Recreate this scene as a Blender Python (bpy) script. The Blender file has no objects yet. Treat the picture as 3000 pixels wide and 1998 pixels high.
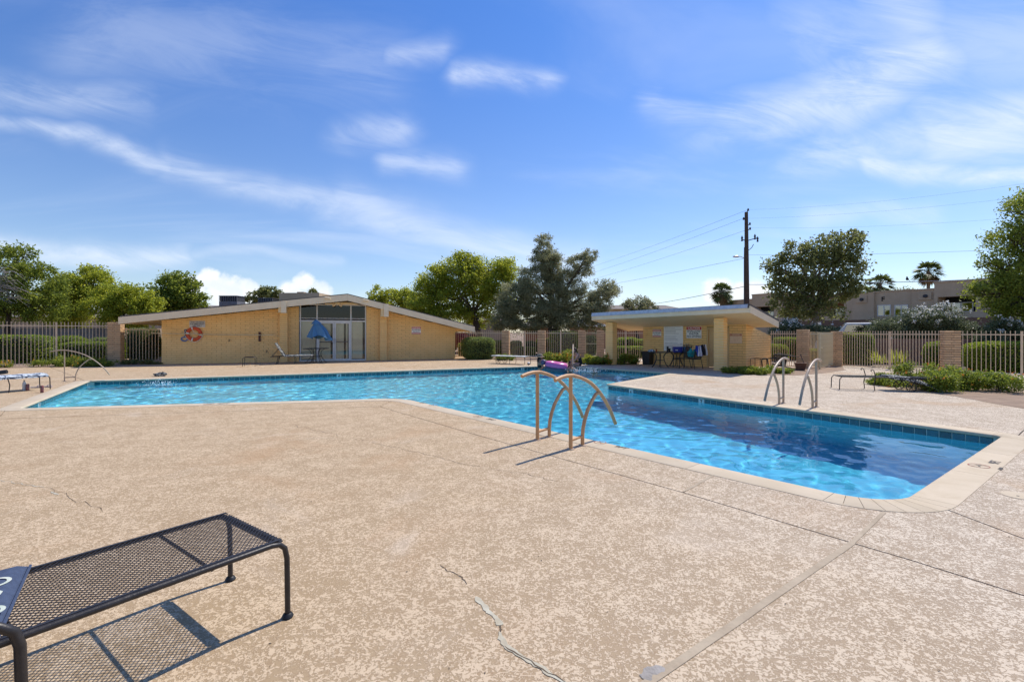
import bpy, bmesh, math, random
import numpy as np
from mathutils import Vector, Matrix, noise
from mathutils.geometry import tessellate_polygon

R = math.radians
rnd = random.Random(7)
sc = bpy.context.scene
COL = sc.collection
F = 1417.0          # focal length in pixels of the 3000 px wide photograph (17 mm lens)
CAM_H = 1.5
HOR = 972.0         # row of the horizon

# ------------------------------------------------------------------ camera, sky, sun, exposure
cd = bpy.data.cameras.new('camera')
cam = bpy.data.objects.new('camera', cd)
COL.objects.link(cam)
cam.location = (0, 0, CAM_H)
cam.rotation_euler = (R(90), 0, 0)
cd.sensor_width = 36
cd.lens = 36 * F / 3000
cd.shift_y = -(999 - HOR) / 3000
cd.clip_start = 0.05
cd.clip_end = 2000
sc.camera = cam

SUN_AZ, SUN_EL = R(45.5), R(54)
SKY = 0.10
sd = bpy.data.lights.new('sun', 'SUN')
sd.energy = 3.55
sd.angle = R(0.5)
sd.color = (1.0, 0.935, 0.83)
sd.cycles.is_caustics_light = True
sun = bpy.data.objects.new('sun', sd)
COL.objects.link(sun)
sun.location = (30, 30, 40)
sun.rotation_euler = (-Vector((math.sin(SUN_AZ) * math.cos(SUN_EL), math.cos(SUN_AZ) * math.cos(SUN_EL),
                               math.sin(SUN_EL)))).to_track_quat('-Z', 'Y').to_euler()
sc.view_settings.view_transform = 'Standard'
sc.view_settings.look = 'None'
sc.view_settings.gamma = 1
sc.view_settings.use_curve_mapping = False
sc.view_settings.exposure = 0.42
sc.cycles.use_denoising = True
sc.cycles.max_bounces = 10
sc.cycles.transparent_max_bounces = 24
sc.cycles.sample_clamp_indirect = 8


class X:
    """a node socket with arithmetic: builds Math nodes"""
    def __init__(s, nt, sock):
        s.nt, s.s = nt, sock

    def op(s, kind, *a, clamp=False):
        n = s.nt.nodes.new('ShaderNodeMath')
        n.operation = kind
        n.use_clamp = clamp
        for i, v in enumerate((s,) + a):
            if isinstance(v, X):
                s.nt.links.new(v.s, n.inputs[i])
            else:
                n.inputs[i].default_value = v
        return X(s.nt, n.outputs[0])

    def __add__(s, o): return s.op('ADD', o)
    def __sub__(s, o): return s.op('SUBTRACT', o)
    def __mul__(s, o): return s.op('MULTIPLY', o)
    def __truediv__(s, o): return s.op('DIVIDE', o)
    def maxi(s, o): return s.op('MAXIMUM', o)
    def mini(s, o): return s.op('MINIMUM', o)
    def clamp(s): return s.op('ADD', 0.0, clamp=True)

    def smooth(s, a, b):
        n = s.nt.nodes.new('ShaderNodeMapRange')
        n.interpolation_type = 'SMOOTHSTEP'
        s.nt.links.new(s.s, n.inputs[0])
        n.inputs[1].default_value = a
        n.inputs[2].default_value = b
        return X(s.nt, n.outputs[0])


def vec(nt, x, y, z=0.0):
    n = nt.nodes.new('ShaderNodeCombineXYZ')
    for i, v in enumerate((x, y, z)):
        if isinstance(v, X):
            nt.links.new(v.s, n.inputs[i])
        else:
            n.inputs[i].default_value = v
    return n.outputs[0]


def noise_of(nt, v, scale=1.0, detail=4, rough=.5, dist=0.0):
    n = nt.nodes.new('ShaderNodeTexNoise')
    nt.links.new(v, n.inputs['Vector'])
    n.inputs['Scale'].default_value = scale
    n.inputs['Detail'].default_value = detail
    n.inputs['Roughness'].default_value = rough
    n.inputs['Distortion'].default_value = dist
    return X(nt, n.outputs[0])


def mixcol(nt, fac, a, b):
    n = nt.nodes.new('ShaderNodeMix')
    n.data_type = 'RGBA'
    n.clamp_factor = True
    for i, v in ((0, fac), (6, a), (7, b)):
        if isinstance(v, X):
            nt.links.new(v.s, n.inputs[i])
        elif hasattr(v, 'is_linked'):
            nt.links.new(v, n.inputs[i])
        else:
            n.inputs[i].default_value = v if i == 0 else (*v, 1)
    return n.outputs[2]


# world: Nishita sky with cirrus streaks and a few low cumulus heads
W = bpy.data.worlds.new('World')
sc.world = W
W.use_nodes = True
nt = W.node_tree
bg = nt.nodes['Background']
sky = nt.nodes.new('ShaderNodeTexSky')
sky.sky_type = 'NISHITA'
sky.sun_disc = False
sky.sun_elevation = SUN_EL
sky.sun_rotation = SUN_AZ
sky.air_density = 1.0
sky.dust_density = 0.25
sky.ozone_density = 3.0
tint = nt.nodes.new('ShaderNodeMix')
tint.data_type = 'RGBA'
tint.blend_type = 'MULTIPLY'
tint.inputs[0].default_value = 1
nt.links.new(sky.outputs[0], tint.inputs[6])
tc = nt.nodes.new('ShaderNodeTexCoord')
sep = nt.nodes.new('ShaderNodeSeparateXYZ')
nt.links.new(tc.outputs['Generated'], sep.inputs[0])
dx, dy, dz = (X(nt, sep.outputs[i]) for i in range(3))
nt.links.new(mixcol(nt, dz.smooth(0.0, 0.66), (0.98, 0.98, 1.06), (0.47, 0.81, 1.30)), tint.inputs[7])   # desert sky: deep overhead, pale low down
ys = dy.maxi(0.08)
u, v = dx / ys, dz / ys
front = dy.smooth(0.1, 0.3)
warp = noise_of(nt, vec(nt, u * 2.2, v * 3.0, 3.0), 1.0, 4)
warp2 = noise_of(nt, vec(nt, u * 2.2, v * 3.0, 9.0), 1.0, 4)
uu, vv = u + (warp - 0.5) * 0.26, v + (warp2 - 0.5) * 0.15
fib = noise_of(nt, vec(nt, u * 3.0, v * 12.0 + u * 2.2, 1.0), 1.0, 8, .66, .9)
fib2 = noise_of(nt, vec(nt, u * 1.4, v * 3.4, 6.0), 1.0, 5, .6, .5)
fib = (fib * 0.6 + fib2 * 0.5).smooth(0.36, 0.70)


def uvp(px, py): return ((px - 1500) / F, (HOR - py) / F)


def streak(p, q, wpx, amp):
    (ax, ay), (bx, by) = uvp(*p), uvp(*q)
    ex, ey = bx - ax, by - ay
    L = ex * ex + ey * ey
    t = ((uu - ax) * (ex / L) + (vv - ay) * (ey / L)).clamp()
    qx, qy = uu - ax - t * ex, vv - ay - t * ey
    d2 = (qx * qx + qy * qy) * (F * F / (wpx * wpx))
    return (d2 * -1.0).op('EXPONENT') * amp


cir = None
for s_ in (((-200, 300), (520, 490), 26, .62), ((520, 490), (1000, 610), 40, .50), ((1000, 610), (1700, 765), 60, .55),
           ((-200, 230), (430, 320), 60, .42), ((-200, 690), (520, 750), 34, .75), ((520, 750), (1000, 790), 20, .35),
           ((1010, 395), (1190, 378), 52, .62), ((1400, 232), (1590, 240), 36, .75), ((1160, 470), (1340, 478), 36, .5),
           ((1160, 165), (1330, 158), 40, .4), ((1900, 290), (2080, 375), 44, .6), ((2080, 375), (2420, 320), 70, .72),
           ((2420, 320), (2700, 170), 110, .75), ((2700, 170), (2650, 20), 120, .5), ((2330, 480), (2760, 395), 70, .6),
           ((2760, 395), (3300, 330), 110, .75), ((2500, 505), (3200, 520), 34, .75), ((2400, 120), (3300, 160), 150, .35),
           ((1780, 830), (2300, 850), 60, .45), ((300, 110), (1100, 200), 130, .22), ((2380, 660), (2700, 640), 40, .35)):
    e_ = streak(*s_)
    cir = e_ if cir is None else cir.maxi(e_)
cir = cir * (fib * 0.92 + 0.12) * front
# thin veil over the whole dome
gz = dz.maxi(0.0) + 0.18
veil = noise_of(nt, vec(nt, dx / gz * 0.7, dy / gz * 1.6, 4.0), 1.0, 6, .55, .8).smooth(0.45, 0.85)
cir = cir.maxi(veil * 0.28)
# cumulus heads near the horizon
puff = noise_of(nt, vec(nt, u * 14.0, v * 18.0, 2.0), 1.0, 6, .6) - 0.5
cum = None
for (px, py, r) in ((610, 815, 48), (660, 860, 78), (560, 850, 60), (720, 865, 60), (890, 830, 42), (860, 870, 62), (930, 860, 50),
                    (2110, 860, 62), (2215, 862, 60), (2170, 880, 70)):
    a_, b_ = uvp(px, py)
    du, dv = (u - a_) * (F / r), (v - b_) * (F / r * 1.15)
    e_ = (du * du + dv * dv) * -1.0 + 1.0
    cum = e_ if cum is None else cum.maxi(e_)
cum = (cum + puff * 2.4).smooth(0.0, 0.75) * front
C1 = mixcol(nt, cir, tint.outputs[2], (7.0, 7.6, 8.6))
shade = noise_of(nt, vec(nt, u * 20.0, v * 26.0, 7.0), 1.0, 4).smooth(.35, .7)
C2 = mixcol(nt, cum * 0.88, C1, mixcol(nt, shade, (7.2, 7.6, 8.2), (9.0, 9.0, 9.0)))
nt.links.new(C2, bg.inputs[0])
bg.inputs[1].default_value = SKY

# ------------------------------------------------------------------ measuring helpers
def G(px, py, z=0.0):
    """the point at height z that the photograph shows at (px, py)"""
    Y = (CAM_H - z) * F / (py - HOR)
    return Vector(((px - 1500) / F * Y, Y, z))


def D(px, py, Y):
    return Vector(((px - 1500) / F * Y, Y, CAM_H + (HOR - py) / F * Y))


class Wall:
    """a vertical plane: u metres along it, o metres in front of it (towards the camera), z up"""
    def __init__(s, p0, p1):
        s.p = Vector((p0[0], p0[1], 0))
        e = Vector((p1[0] - p0[0], p1[1] - p0[1], 0))
        s.L = e.length
        s.e = e.normalized()
        s.n = Vector((s.e.y, -s.e.x, 0))
        s.ang = math.atan2(s.e.y, s.e.x)

    def at(s, u, z=0.0, o=0.0):
        q = s.p + s.e * u + s.n * o
        return Vector((q.x, q.y, z))

    def uz(s, px, py, o=0.0):
        k = (px - 1500) / F
        q = s.p + s.n * o
        t = (k * q.y - q.x) / (s.e.x - k * s.e.y)
        Y = q.y + s.e.y * t
        return t, CAM_H + (HOR - py) / F * Y


# ------------------------------------------------------------------ materials
MATS = {}


def mat(name, c1, c2=None, scale=6.0, rough=.7, bump=0.0, bscale=60.0, metal=0.0, spec=.4, per_obj=0.0, detail=5, trans=0.0, stain=None):
    m = bpy.data.materials.new(name)
    MATS[name] = m
    m.use_nodes = True
    t = m.node_tree
    b = t.nodes['Principled BSDF']
    b.inputs['Roughness'].default_value = rough
    b.inputs['Metallic'].default_value = metal
    b.inputs['Specular IOR Level'].default_value = spec
    co = t.nodes.new('ShaderNodeTexCoord').outputs['Object']
    if c2 is None:
        c2 = tuple(x * .86 for x in c1)
    f = noise_of(t, co, scale, detail, .6).smooth(.3, .7)
    c = mixcol(t, f, c1, c2)
    if stain:
        sc_, col, amt = stain
        c = mixcol(t, noise_of(t, co, sc_, 6, .65, 1.0).smooth(.52, .78) * amt, c, col)
    if per_obj:
        oi = t.nodes.new('ShaderNodeObjectInfo')
        h = t.nodes.new('ShaderNodeHueSaturation')
        t.links.new((X(t, oi.outputs['Random']) * (2 * per_obj) + (1 - per_obj)).s, h.inputs['Value'])
        t.links.new(c, h.inputs['Color'])
        c = h.outputs[0]
    t.links.new(c, b.inputs['Base Color'])
    if bump:
        bn = t.nodes.new('ShaderNodeBump')
        bn.inputs['Strength'].default_value = min(1.0, bump)
        bn.inputs['Distance'].default_value = 0.01
        t.links.new(noise_of(t, co, bscale, 4, .6).s, bn.inputs['Height'])
        t.links.new(bn.outputs[0], b.inputs['Normal'])
    return m


def leafmat(name, c1, c2, trans=.35, rough=.5):
    m = bpy.data.materials.new(name)
    m.use_nodes = True
    t = m.node_tree
    b = t.nodes['Principled BSDF']
    out = t.nodes['Material Output']
    ge = t.nodes.new('ShaderNodeNewGeometry')
    r = X(t, ge.outputs['Random Per Island'])
    c = mixcol(t, r, c1, c2)
    t.links.new(c, b.inputs['Base Color'])
    b.inputs['Roughness'].default_value = rough
    b.inputs['Specular IOR Level'].default_value = .3
    tr = t.nodes.new('ShaderNodeBsdfTranslucent')
    h = t.nodes.new('ShaderNodeHueSaturation')
    h.inputs['Value'].default_value = 1.5
    h.inputs['Hue'].default_value = .485
    t.links.new(c, h.inputs['Color'])
    t.links.new(h.outputs[0], tr.inputs[0])
    mx = t.nodes.new('ShaderNodeMixShader')
    mx.inputs[0].default_value = trans
    t.links.new(b.outputs[0], mx.inputs[1])
    t.links.new(tr.outputs[0], mx.inputs[2])
    t.links.new(mx.outputs[0], out.inputs[0])
    MATS[name] = m
    return m


def glassmat(name, tintc, refl=1.0):
    m = bpy.data.materials.new(name)
    m.use_nodes = True
    t = m.node_tree
    t.nodes.remove(t.nodes['Principled BSDF'])
    tp = t.nodes.new('ShaderNodeBsdfTransparent')
    tp.inputs[0].default_value = (*tintc, 1)
    gl = t.nodes.new('ShaderNodeBsdfGlossy')
    gl.inputs['Roughness'].default_value = .02
    fr = t.nodes.new('ShaderNodeFresnel')
    fr.inputs[0].default_value = 1.5
    mx = t.nodes.new('ShaderNodeMixShader')
    t.links.new((X(t, fr.outputs[0]) * (1.6 * refl) + .03 * refl).s, mx.inputs[0])
    t.links.new(tp.outputs[0], mx.inputs[1])
    t.links.new(gl.outputs[0], mx.inputs[2])
    t.links.new(mx.outputs[0], t.nodes['Material Output'].inputs[0])
    MATS[name] = m
    return m


# ------------------------------------------------------------------ mesh helpers
class MB:
    def __init__(s):
        s.v, s.f = [], []

    def add(s, vs, fs):
        k = len(s.v)
        s.v += [tuple(q) for q in vs]
        s.f += [tuple(k + i for i in f) for f in fs]
        return s

    def box(s, c, size, rz=0.0, m=None):
        hx, hy, hz = (q / 2 for q in size)
        cs, sn = math.cos(rz), math.sin(rz)
        vs = []
        for z in (-hz, hz):
            for x, y in ((-hx, -hy), (hx, -hy), (hx, hy), (-hx, hy)):
                vs.append((c[0] + x * cs - y * sn, c[1] + x * sn + y * cs, c[2] + z))
        return s.add(vs, [(3, 2, 1, 0), (4, 5, 6, 7), (0, 1, 5, 4), (1, 2, 6, 5), (2, 3, 7, 6), (3, 0, 4, 7)])

    def hexa(s, p):   # 8 corner points: bottom 4 then top 4
        return s.add(p, [(3, 2, 1, 0), (4, 5, 6, 7), (0, 1, 5, 4), (1, 2, 6, 5), (2, 3, 7, 6), (3, 0, 4, 7)])

    def bar(s, a, b, w, h, up=(0, 0, 1)):
        a, b = Vector(a), Vector(b)
        t = (b - a).normalized()
        up = Vector(up)
        if abs(t.dot(up)) > .98:
            up = Vector((0, 1, 0))
        r = t.cross(up).normalized() * (w / 2)
        q = r.cross(t).normalized() * (h / 2)
        return s.hexa([a - r - q, a + r - q, b + r - q, b - r - q, a - r + q, a + r + q, b + r + q, b - r + q])

    def tube(s, path, r, n=8, cap=True):
        P = [Vector(p) for p in path]
        rr = r if isinstance(r, (list, tuple)) else [r] * len(P)
        prev = None
        k0 = len(s.v)
        for i, p in enumerate(P):
            t = (P[min(i + 1, len(P) - 1)] - P[max(i - 1, 0)]).normalized()
            if prev is None:
                a = t.cross(Vector((0, 0, 1)))
                if a.length < .1:
                    a = t.cross(Vector((1, 0, 0)))
                a.normalize()
            else:
                a = (prev - t * prev.dot(t)).normalized()
            prev = a
            b = t.cross(a)
            for j in range(n):
                w = 2 * math.pi * j / n
                s.v.append(tuple(p + (a * math.cos(w) + b * math.sin(w)) * rr[i]))
        for i in range(len(P) - 1):
            for j in range(n):
                j2 = (j + 1) % n
                s.f.append((k0 + i * n + j, k0 + i * n + j2, k0 + (i + 1) * n + j2, k0 + (i + 1) * n + j))
        if cap:
            s.f.append(tuple(k0 + j for j in range(n))[::-1])
            s.f.append(tuple(k0 + (len(P) - 1) * n + j for j in range(n)))
        return s

    def lathe(s, prof, c=(0, 0, 0), n=16, cap=True):
        k0 = len(s.v)
        for r, z in prof:
            for j in range(n):
                w = 2 * math.pi * j / n
                s.v.append((c[0] + r * math.cos(w), c[1] + r * math.sin(w), c[2] + z))
        for i in range(len(prof) - 1):
            for j in range(n):
                j2 = (j + 1) % n
                s.f.append((k0 + i * n + j, k0 + i * n + j2, k0 + (i + 1) * n + j2, k0 + (i + 1) * n + j))
        if cap:
            s.f.append(tuple(k0 + j for j in range(n))[::-1])
            s.f.append(tuple(k0 + (len(prof) - 1) * n + j for j in range(n)))
        return s

    def ball(s, c, r, n=10, m=6, sq=None):
        rx, ry, rz = r if isinstance(r, (tuple, list)) else (r, r, r)
        k0 = len(s.v)
        for i in range(m + 1):
            th = math.pi * i / m
            for j in range(n):
                w = 2 * math.pi * j / n
                s.v.append((c[0] + rx * math.sin(th) * math.cos(w), c[1] + ry * math.sin(th) * math.sin(w), c[2] + rz * math.cos(th)))
        for i in range(m):
            for j in range(n):
                j2 = (j + 1) % n
                s.f.append((k0 + i * n + j, k0 + (i + 1) * n + j, k0 + (i + 1) * n + j2, k0 + i * n + j2))
        return s

    def poly(s, pts, z0, z1=None):
        """flat polygon at z0; with z1 < z0 a skirt down to z1"""
        tri = tessellate_polygon([[Vector((p[0], p[1], 0)) for p in pts]])
        k = len(s.v)
        n = len(pts)
        s.v += [(p[0], p[1], z0) for p in pts]
        for a, b, c in tri:
            pa, pb, pc = pts[a], pts[b], pts[c]
            if (pb[0] - pa[0]) * (pc[1] - pa[1]) - (pb[1] - pa[1]) * (pc[0] - pa[0]) < 0:
                a, c = c, a
            s.f.append((k + a, k + b, k + c))
        if z1 is not None:
            s.v += [(p[0], p[1], z1) for p in pts]
            for i in range(n):
                j = (i + 1) % n
                s.f.append((k + i, k + n + i, k + n + j, k + j))
        return s

    def mesh(s, name, m, smooth=False):
        me = bpy.data.meshes.new(name)
        me.from_pydata(s.v, [], s.f)
        if m is not None:
            me.materials.append(m)
        if smooth:
            me.polygons.foreach_set('use_smooth', [True] * len(me.polygons))
            if smooth != 'all':
                me.set_sharp_from_angle(angle=R(40))
        me.update()
        return me


def link(name, me, parent=None, world=True, loc=None):
    o = bpy.data.objects.new(name, me)
    COL.objects.link(o)
    if parent is not None:
        o.parent = parent
        if world:
            o.matrix_parent_inverse = world_of(parent).inverted()
    if loc is not None:
        o.location = loc
    return o


def world_of(o):
    m = o.matrix_basis.copy()
    if o.parent:
        m = world_of(o.parent) @ o.matrix_parent_inverse @ m
    return m


def part(mb, name, m, parent=None, smooth=False, world=True, kind=None, label=None):
    o = link(name, mb.mesh(name, m, smooth), parent, world)
    if kind:
        o['kind'] = kind
    if label:
        o['label'] = label
    return o


def tag(o, label, cat, group=None, kind=None):
    o['label'] = label
    o['category'] = cat
    if group:
        o['group'] = group
    if kind:
        o['kind'] = kind
    return o


def thing(name, label, cat, loc=(0, 0, 0), rz=0.0, group=None):
    o = bpy.data.objects.new(name, None)
    COL.objects.link(o)
    o.empty_display_size = .1
    o.location = loc
    o.rotation_euler = (0, 0, rz)
    return tag(o, label, cat, group)


def struct(mb, name, m, smooth=False, parent=None):
    o = part(mb, name, m, parent, smooth)
    o['kind'] = 'structure'
    return o


def dup(root, loc, rz, label, group=None):
    def cp(o, par):
        c = o.copy()
        COL.objects.link(c)
        c.parent = par
        for ch in o.children:
            cp(ch, c)
        return c
    r = cp(root, None)
    r.location = loc
    r.rotation_euler = (0, 0, rz)
    r['label'] = label
    if group:
        r['group'] = group
    return r


def text_mb(s, size, align='CENTER', bold=0.0, ext=0.0):
    c = bpy.data.curves.new('text', 'FONT')
    c.body = s
    c.size = size
    c.align_x = align
    c.align_y = 'CENTER'
    c.offset = bold
    c.extrude = ext
    c.resolution_u = 3
    o = bpy.data.objects.new('text', c)
    COL.objects.link(o)
    dg = bpy.context.evaluated_depsgraph_get()
    me = bpy.data.meshes.new_from_object(o.evaluated_get(dg))
    mb = MB()
    mb.v = [tuple(q.co) for q in me.vertices]
    mb.f = [tuple(p.vertices) for p in me.polygons]
    bpy.data.objects.remove(o)
    bpy.data.curves.remove(c)
    return mb


def xf(mb, M):
    mb.v = [tuple(M @ Vector(q)) for q in mb.v]
    return mb


def frame(o, ex, ey):
    """matrix with x axis ex, y axis ey, origin o"""
    ex, ey = Vector(ex).normalized(), Vector(ey).normalized()
    ez = ex.cross(ey)
    M = Matrix((ex, ey, ez)).transposed().to_4x4()
    M.translation = Vector(o)
    return M


def np_mesh(name, V, quads, m):
    me = bpy.data.meshes.new(name)
    n, k = len(V), len(quads)
    me.vertices.add(n)
    me.vertices.foreach_set('co', np.asarray(V, np.float32).ravel())
    me.loops.add(k * 4)
    me.loops.foreach_set('vertex_index', np.asarray(quads, np.int32).ravel())
    me.polygons.add(k)
    me.polygons.foreach_set('loop_start', np.arange(0, k * 4, 4, dtype=np.int32))
    me.materials.append(m)
    me.update(calc_edges=True)
    return me


def leaves(name, C, L, Wd, m, seed, flat=0.0):
    """one small rhombic leaf at every row of C"""
    g = np.random.default_rng(seed)
    n = len(C)
    a = g.normal(size=(n, 3))
    a[:, 2] *= (1 - flat)
    a /= np.linalg.norm(a, axis=1)[:, None] + 1e-9
    b = np.cross(a, g.normal(size=(n, 3)))
    b /= np.linalg.norm(b, axis=1)[:, None] + 1e-9
    s = g.uniform(.65, 1.3, size=(n, 1))
    V = np.stack([C - a * s * L / 2, C + b * s * Wd / 2, C + a * s * L / 2, C - b * s * Wd / 2], 1).reshape(-1, 3)
    return np_mesh(name, V, np.arange(n * 4).reshape(-1, 4), m)


def clumps(blobs, n, seed, shell=.5, nc=26, sig=.22):
    """points gathered in clumps through a set of ellipsoids (centre, radii)"""
    g = np.random.default_rng(seed)
    vol = np.array([b[1][0] * b[1][1] * b[1][2] for b in blobs]) ** .75
    cnt = np.maximum(1, (vol / vol.sum() * n)).astype(int)
    out = []
    for (c, r), k in zip(blobs, cnt):
        kc = max(5, int(nc))
        d = g.normal(size=(kc, 3))
        d /= np.linalg.norm(d, axis=1)[:, None]
        rad = shell + (1 - shell) * g.random((kc, 1)) ** .6
        cc = np.array(c) + d * rad * np.array(r)
        idx = g.integers(0, kc, k)
        mr = min(r)
        out.append(cc[idx] + np.clip(g.normal(size=(k, 3)), -1.6, 1.6) * np.array([1, 1, .75]) * (sig * (mr + sum(r) / 3) / 2) * g.uniform(.5, 1.25, (k, 1)))
    return np.concatenate(out)

# materials of the place
mat('soil', (.34, .235, .16), (.24, .165, .11), 3, .95, .8, 40, stain=(1.2, (.40, .29, .21), .6))
mat('asphalt', (.06, .06, .06), (.045, .045, .045), 4, .9, .3, 80)
mat('coping_concrete', (.61, .505, .37), (.54, .44, .31), 1.6, .8, .12, 90, spec=.15, per_obj=.06, stain=(3.0, (.42, .32, .20), .5))
mat('joint_filler', (.10, .075, .05), (.16, .12, .08), 8, .95)
mat('sealant', (.46, .37, .26), (.36, .28, .19), 5, .8, .5, 30)
mat('crack_dark', (.12, .085, .055), None, 8, .95)
mat('crack_patch', (.56, .53, .42), (.44, .38, .27), 9, .85, .5, 30)
mat('grey_patch', (.36, .33, .30), (.27, .24, .21), 9, .9, .6, 40)
mat('black_paint', (.03, .03, .035), (.06, .06, .065), 30, .8)
mat('worn_black_paint', (.05, .05, .055), (.20, .175, .15), 40, .9)
mat('worn_red_paint', (.35, .10, .08), (.42, .28, .2), 40, .9)
mat('tile_glaze', (.012, .075, .115), (.02, .14, .17), 9, .12, .15, 25, spec=.5, per_obj=.25)
mat('tile_pale', (.62, .66, .64), None, 9, .2, spec=.5)
mat('grout', (.55, .58, .52), None, 9, .8)
mat('yellow_block', (.93, .605, .25), (.87, .545, .21), 2.5, .85, .35, 30, per_obj=.045, stain=(1.1, (.50, .33, .16), .35))
mat('yellow_mortar', (.50, .32, .13), None, 4, .95)
mat('cream_paint', (.84, .69, .47), (.78, .63, .42), 3, .7, .1, 40)
mat('cream_soffit', (.88, .70, .42), (.82, .64, .37), 3, .8, .1, 30)
mat('roof_gravel', (.12, .105, .095), (.08, .07, .065), 9, .95, .6, 60)
mat('white_metal', (.72, .70, .66), (.64, .62, .58), 5, .45, .05, 40)
mat('galvanised', (.62, .63, .66), (.50, .52, .56), 6, .45, .1, 40, metal=.3)
mat('blind_vane', (.90, .78, .55), (.84, .72, .50), 6, .8)
mat('dark_interior', (.02, .02, .022), None, 5, .9)
mat('interior_wall', (.10, .09, .08), None, 5, .9)
mat('tan_brick', (.70, .46, .26), (.61, .39, .21), 4, .85, .5, 35, per_obj=.13, stain=(2.5, (.33, .23, .16), .4))
mat('brick_mortar', (.17, .105, .06), None, 6, .95)
mat('fence_paint', (.70, .53, .36), (.60, .45, .30), 6, .5, .1, 50)
mat('gate_paint', (.66, .56, .35), (.58, .48, .29), 6, .5, .1, 50)
mat('red_block', (.27, .145, .095), (.22, .115, .075), 2, .9, .4, 30, per_obj=.1)
mat('brown_metal', (.13, .085, .06), (.10, .065, .045), 4, .6)
mat('grey_stucco', (.58, .44, .285), (.52, .39, .25), 1.2, .95, .5, 40)
mat('rust_stucco', (.36, .18, .11), (.31, .155, .095), 2, .95, .4, 40)
mat('grey_wood', (.24, .21, .19), (.17, .15, .135), 6, .9, .4, 20, per_obj=.14)
mat('tan_wall', (.40, .31, .22), (.34, .26, .18), 2, .9)
mat('shingle', (.26, .22, .19), (.19, .16, .14), 8, .9, .5, 30)
mat('rail_paint', (.60, .335, .155), (.52, .28, .125), 9, .5, .15, 60, stain=(14, (.30, .18, .10), .35))
mat('steel_rail', (.50, .37, .26), (.42, .30, .21), 9, .4, .1, 60)
mat('iron', (.018, .016, .017), (.035, .03, .028), 12, .42, .15, 60)
mat('navy_fabric', (.045, .065, .12), (.06, .085, .15), 40, .9, .4, 300)
mat('cream_print', (.66, .68, .58), (.50, .56, .46), 30, .9, .3, 200)
mat('blue_canvas', (.10, .235, .38), (.08, .19, .31), 3, .85, .3, 60)
mat('orange_ring', (.62, .085, .02), (.52, .07, .018), 6, .5)
mat('white_rope', (.74, .71, .65), None, 20, .8)
mat('black_plastic', (.012, .012, .013), (.022, .022, .022), 8, .45)
mat('sign_white', (.86, .84, .80), (.81, .79, .75), 6, .5)
mat('sign_red', (.55, .035, .02), (.48, .04, .025), 8, .5)
mat('sign_grey', (.60, .585, .56), None, 6, .5)
mat('letter_black', (.02, .02, .022), None, 6, .6)
mat('letter_grey', (.22, .22, .22), None, 6, .6)
mat('faded_red', (.56, .24, .15), None, 12, .7)
mat('faded_pale', (.82, .60, .40), (.74, .52, .33), 12, .7)
mat('brown_bracket', (.10, .035, .025), None, 6, .6)
mat('hose_blue', (.16, .22, .38), None, 6, .6)
mat('pole_yellow', (.68, .56, .33), None, 6, .5)
mat('door_paint', (.66, .455, .22), (.60, .40, .19), 2, .7, .1, 20)
mat('cooler_blue', (.02, .035, .30), None, 6, .35)
mat('cooler_white', (.75, .75, .74), None, 6, .4)
mat('teal_cloth', (.02, .24, .26), (.03, .34, .34), 12, .9, .3, 40)
mat('blue_cloth', (.06, .15, .30), (.09, .22, .42), 12, .9, .3, 40)
mat('towel_white', (.74, .75, .80), None, 12, .95, .4, 120)
mat('towel_blue', (.03, .06, .36), None, 12, .95, .4, 120)
mat('towel_black', (.015, .015, .02), None, 12, .95, .4, 120)
mat('pink_vinyl', (.74, .16, .40), (.68, .14, .37), 4, .3, spec=.5)
mat('slate_vinyl', (.06, .09, .13), (.05, .08, .11), 4, .3, spec=.5)
mat('plum_vinyl', (.12, .09, .16), None, 4, .4)
mat('skin', (.52, .30, .21), (.46, .26, .18), 8, .55)
mat('tan_skin', (.40, .22, .14), (.35, .19, .12), 8, .55)
mat('dark_hair', (.02, .013, .01), None, 20, .6)
mat('brown_hair', (.12, .06, .03), None, 20, .6)
mat('blond_hair', (.50, .36, .20), None, 20, .6)
mat('black_swimwear', (.012, .012, .015), None, 20, .7)
mat('straw', (.33, .26, .19), (.26, .20, .14), 30, .9)
mat('water_splash', (.85, .90, .92), None, 20, .3)
mat('bark', (.10, .075, .055), (.06, .045, .035), 8, .95, .8, 20)
mat('pale_bark', (.30, .24, .17), (.20, .16, .115), 6, .95, .6, 20)
mat('palm_trunk', (.22, .17, .12), (.15, .115, .08), 12, .95, .8, 30)
mat('pole_wood', (.11, .075, .055), (.07, .048, .035), 5, .95, .5, 20)
mat('insulator', (.06, .055, .06), None, 5, .4)
mat('wire', (.10, .10, .11), None, 5, .6)
mat('wire_pale', (.42, .42, .43), None, 5, .4)
mat('car_white', (.70, .71, .72), None, 5, .25, spec=.6)
mat('car_red', (.30, .025, .02), None, 5, .25, spec=.6)
mat('rubber', (.02, .02, .02), None, 5, .8)
mat('ac_metal', (.20, .20, .22), (.16, .16, .175), 5, .6)
mat('ac_dark', (.05, .05, .055), None, 5, .7)
mat('rust_pot', (.13, .06, .035), (.09, .04, .025), 6, .8, .4, 30)
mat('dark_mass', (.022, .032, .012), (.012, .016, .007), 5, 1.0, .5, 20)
mat('bird_black', (.02, .02, .022), None, 5, .8)
mat('clear_bottle', (.60, .64, .68), None, 5, .15)
mat('can_red', (.30, .07, .06), (.10, .08, .09), 25, .35)
mat('grey_sandal', (.50, .44, .42), (.35, .28, .28), 12, .8)
leafmat('leaf_bright', (.38, .41, .045), (.19, .25, .028), .6)
leafmat('leaf_mid', (.26, .31, .045), (.11, .16, .026), .55)
leafmat('leaf_dark', (.23, .25, .08), (.10, .12, .04), .48)
leafmat('leaf_olive', (.36, .36, .20), (.15, .17, .085), .45)
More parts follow.
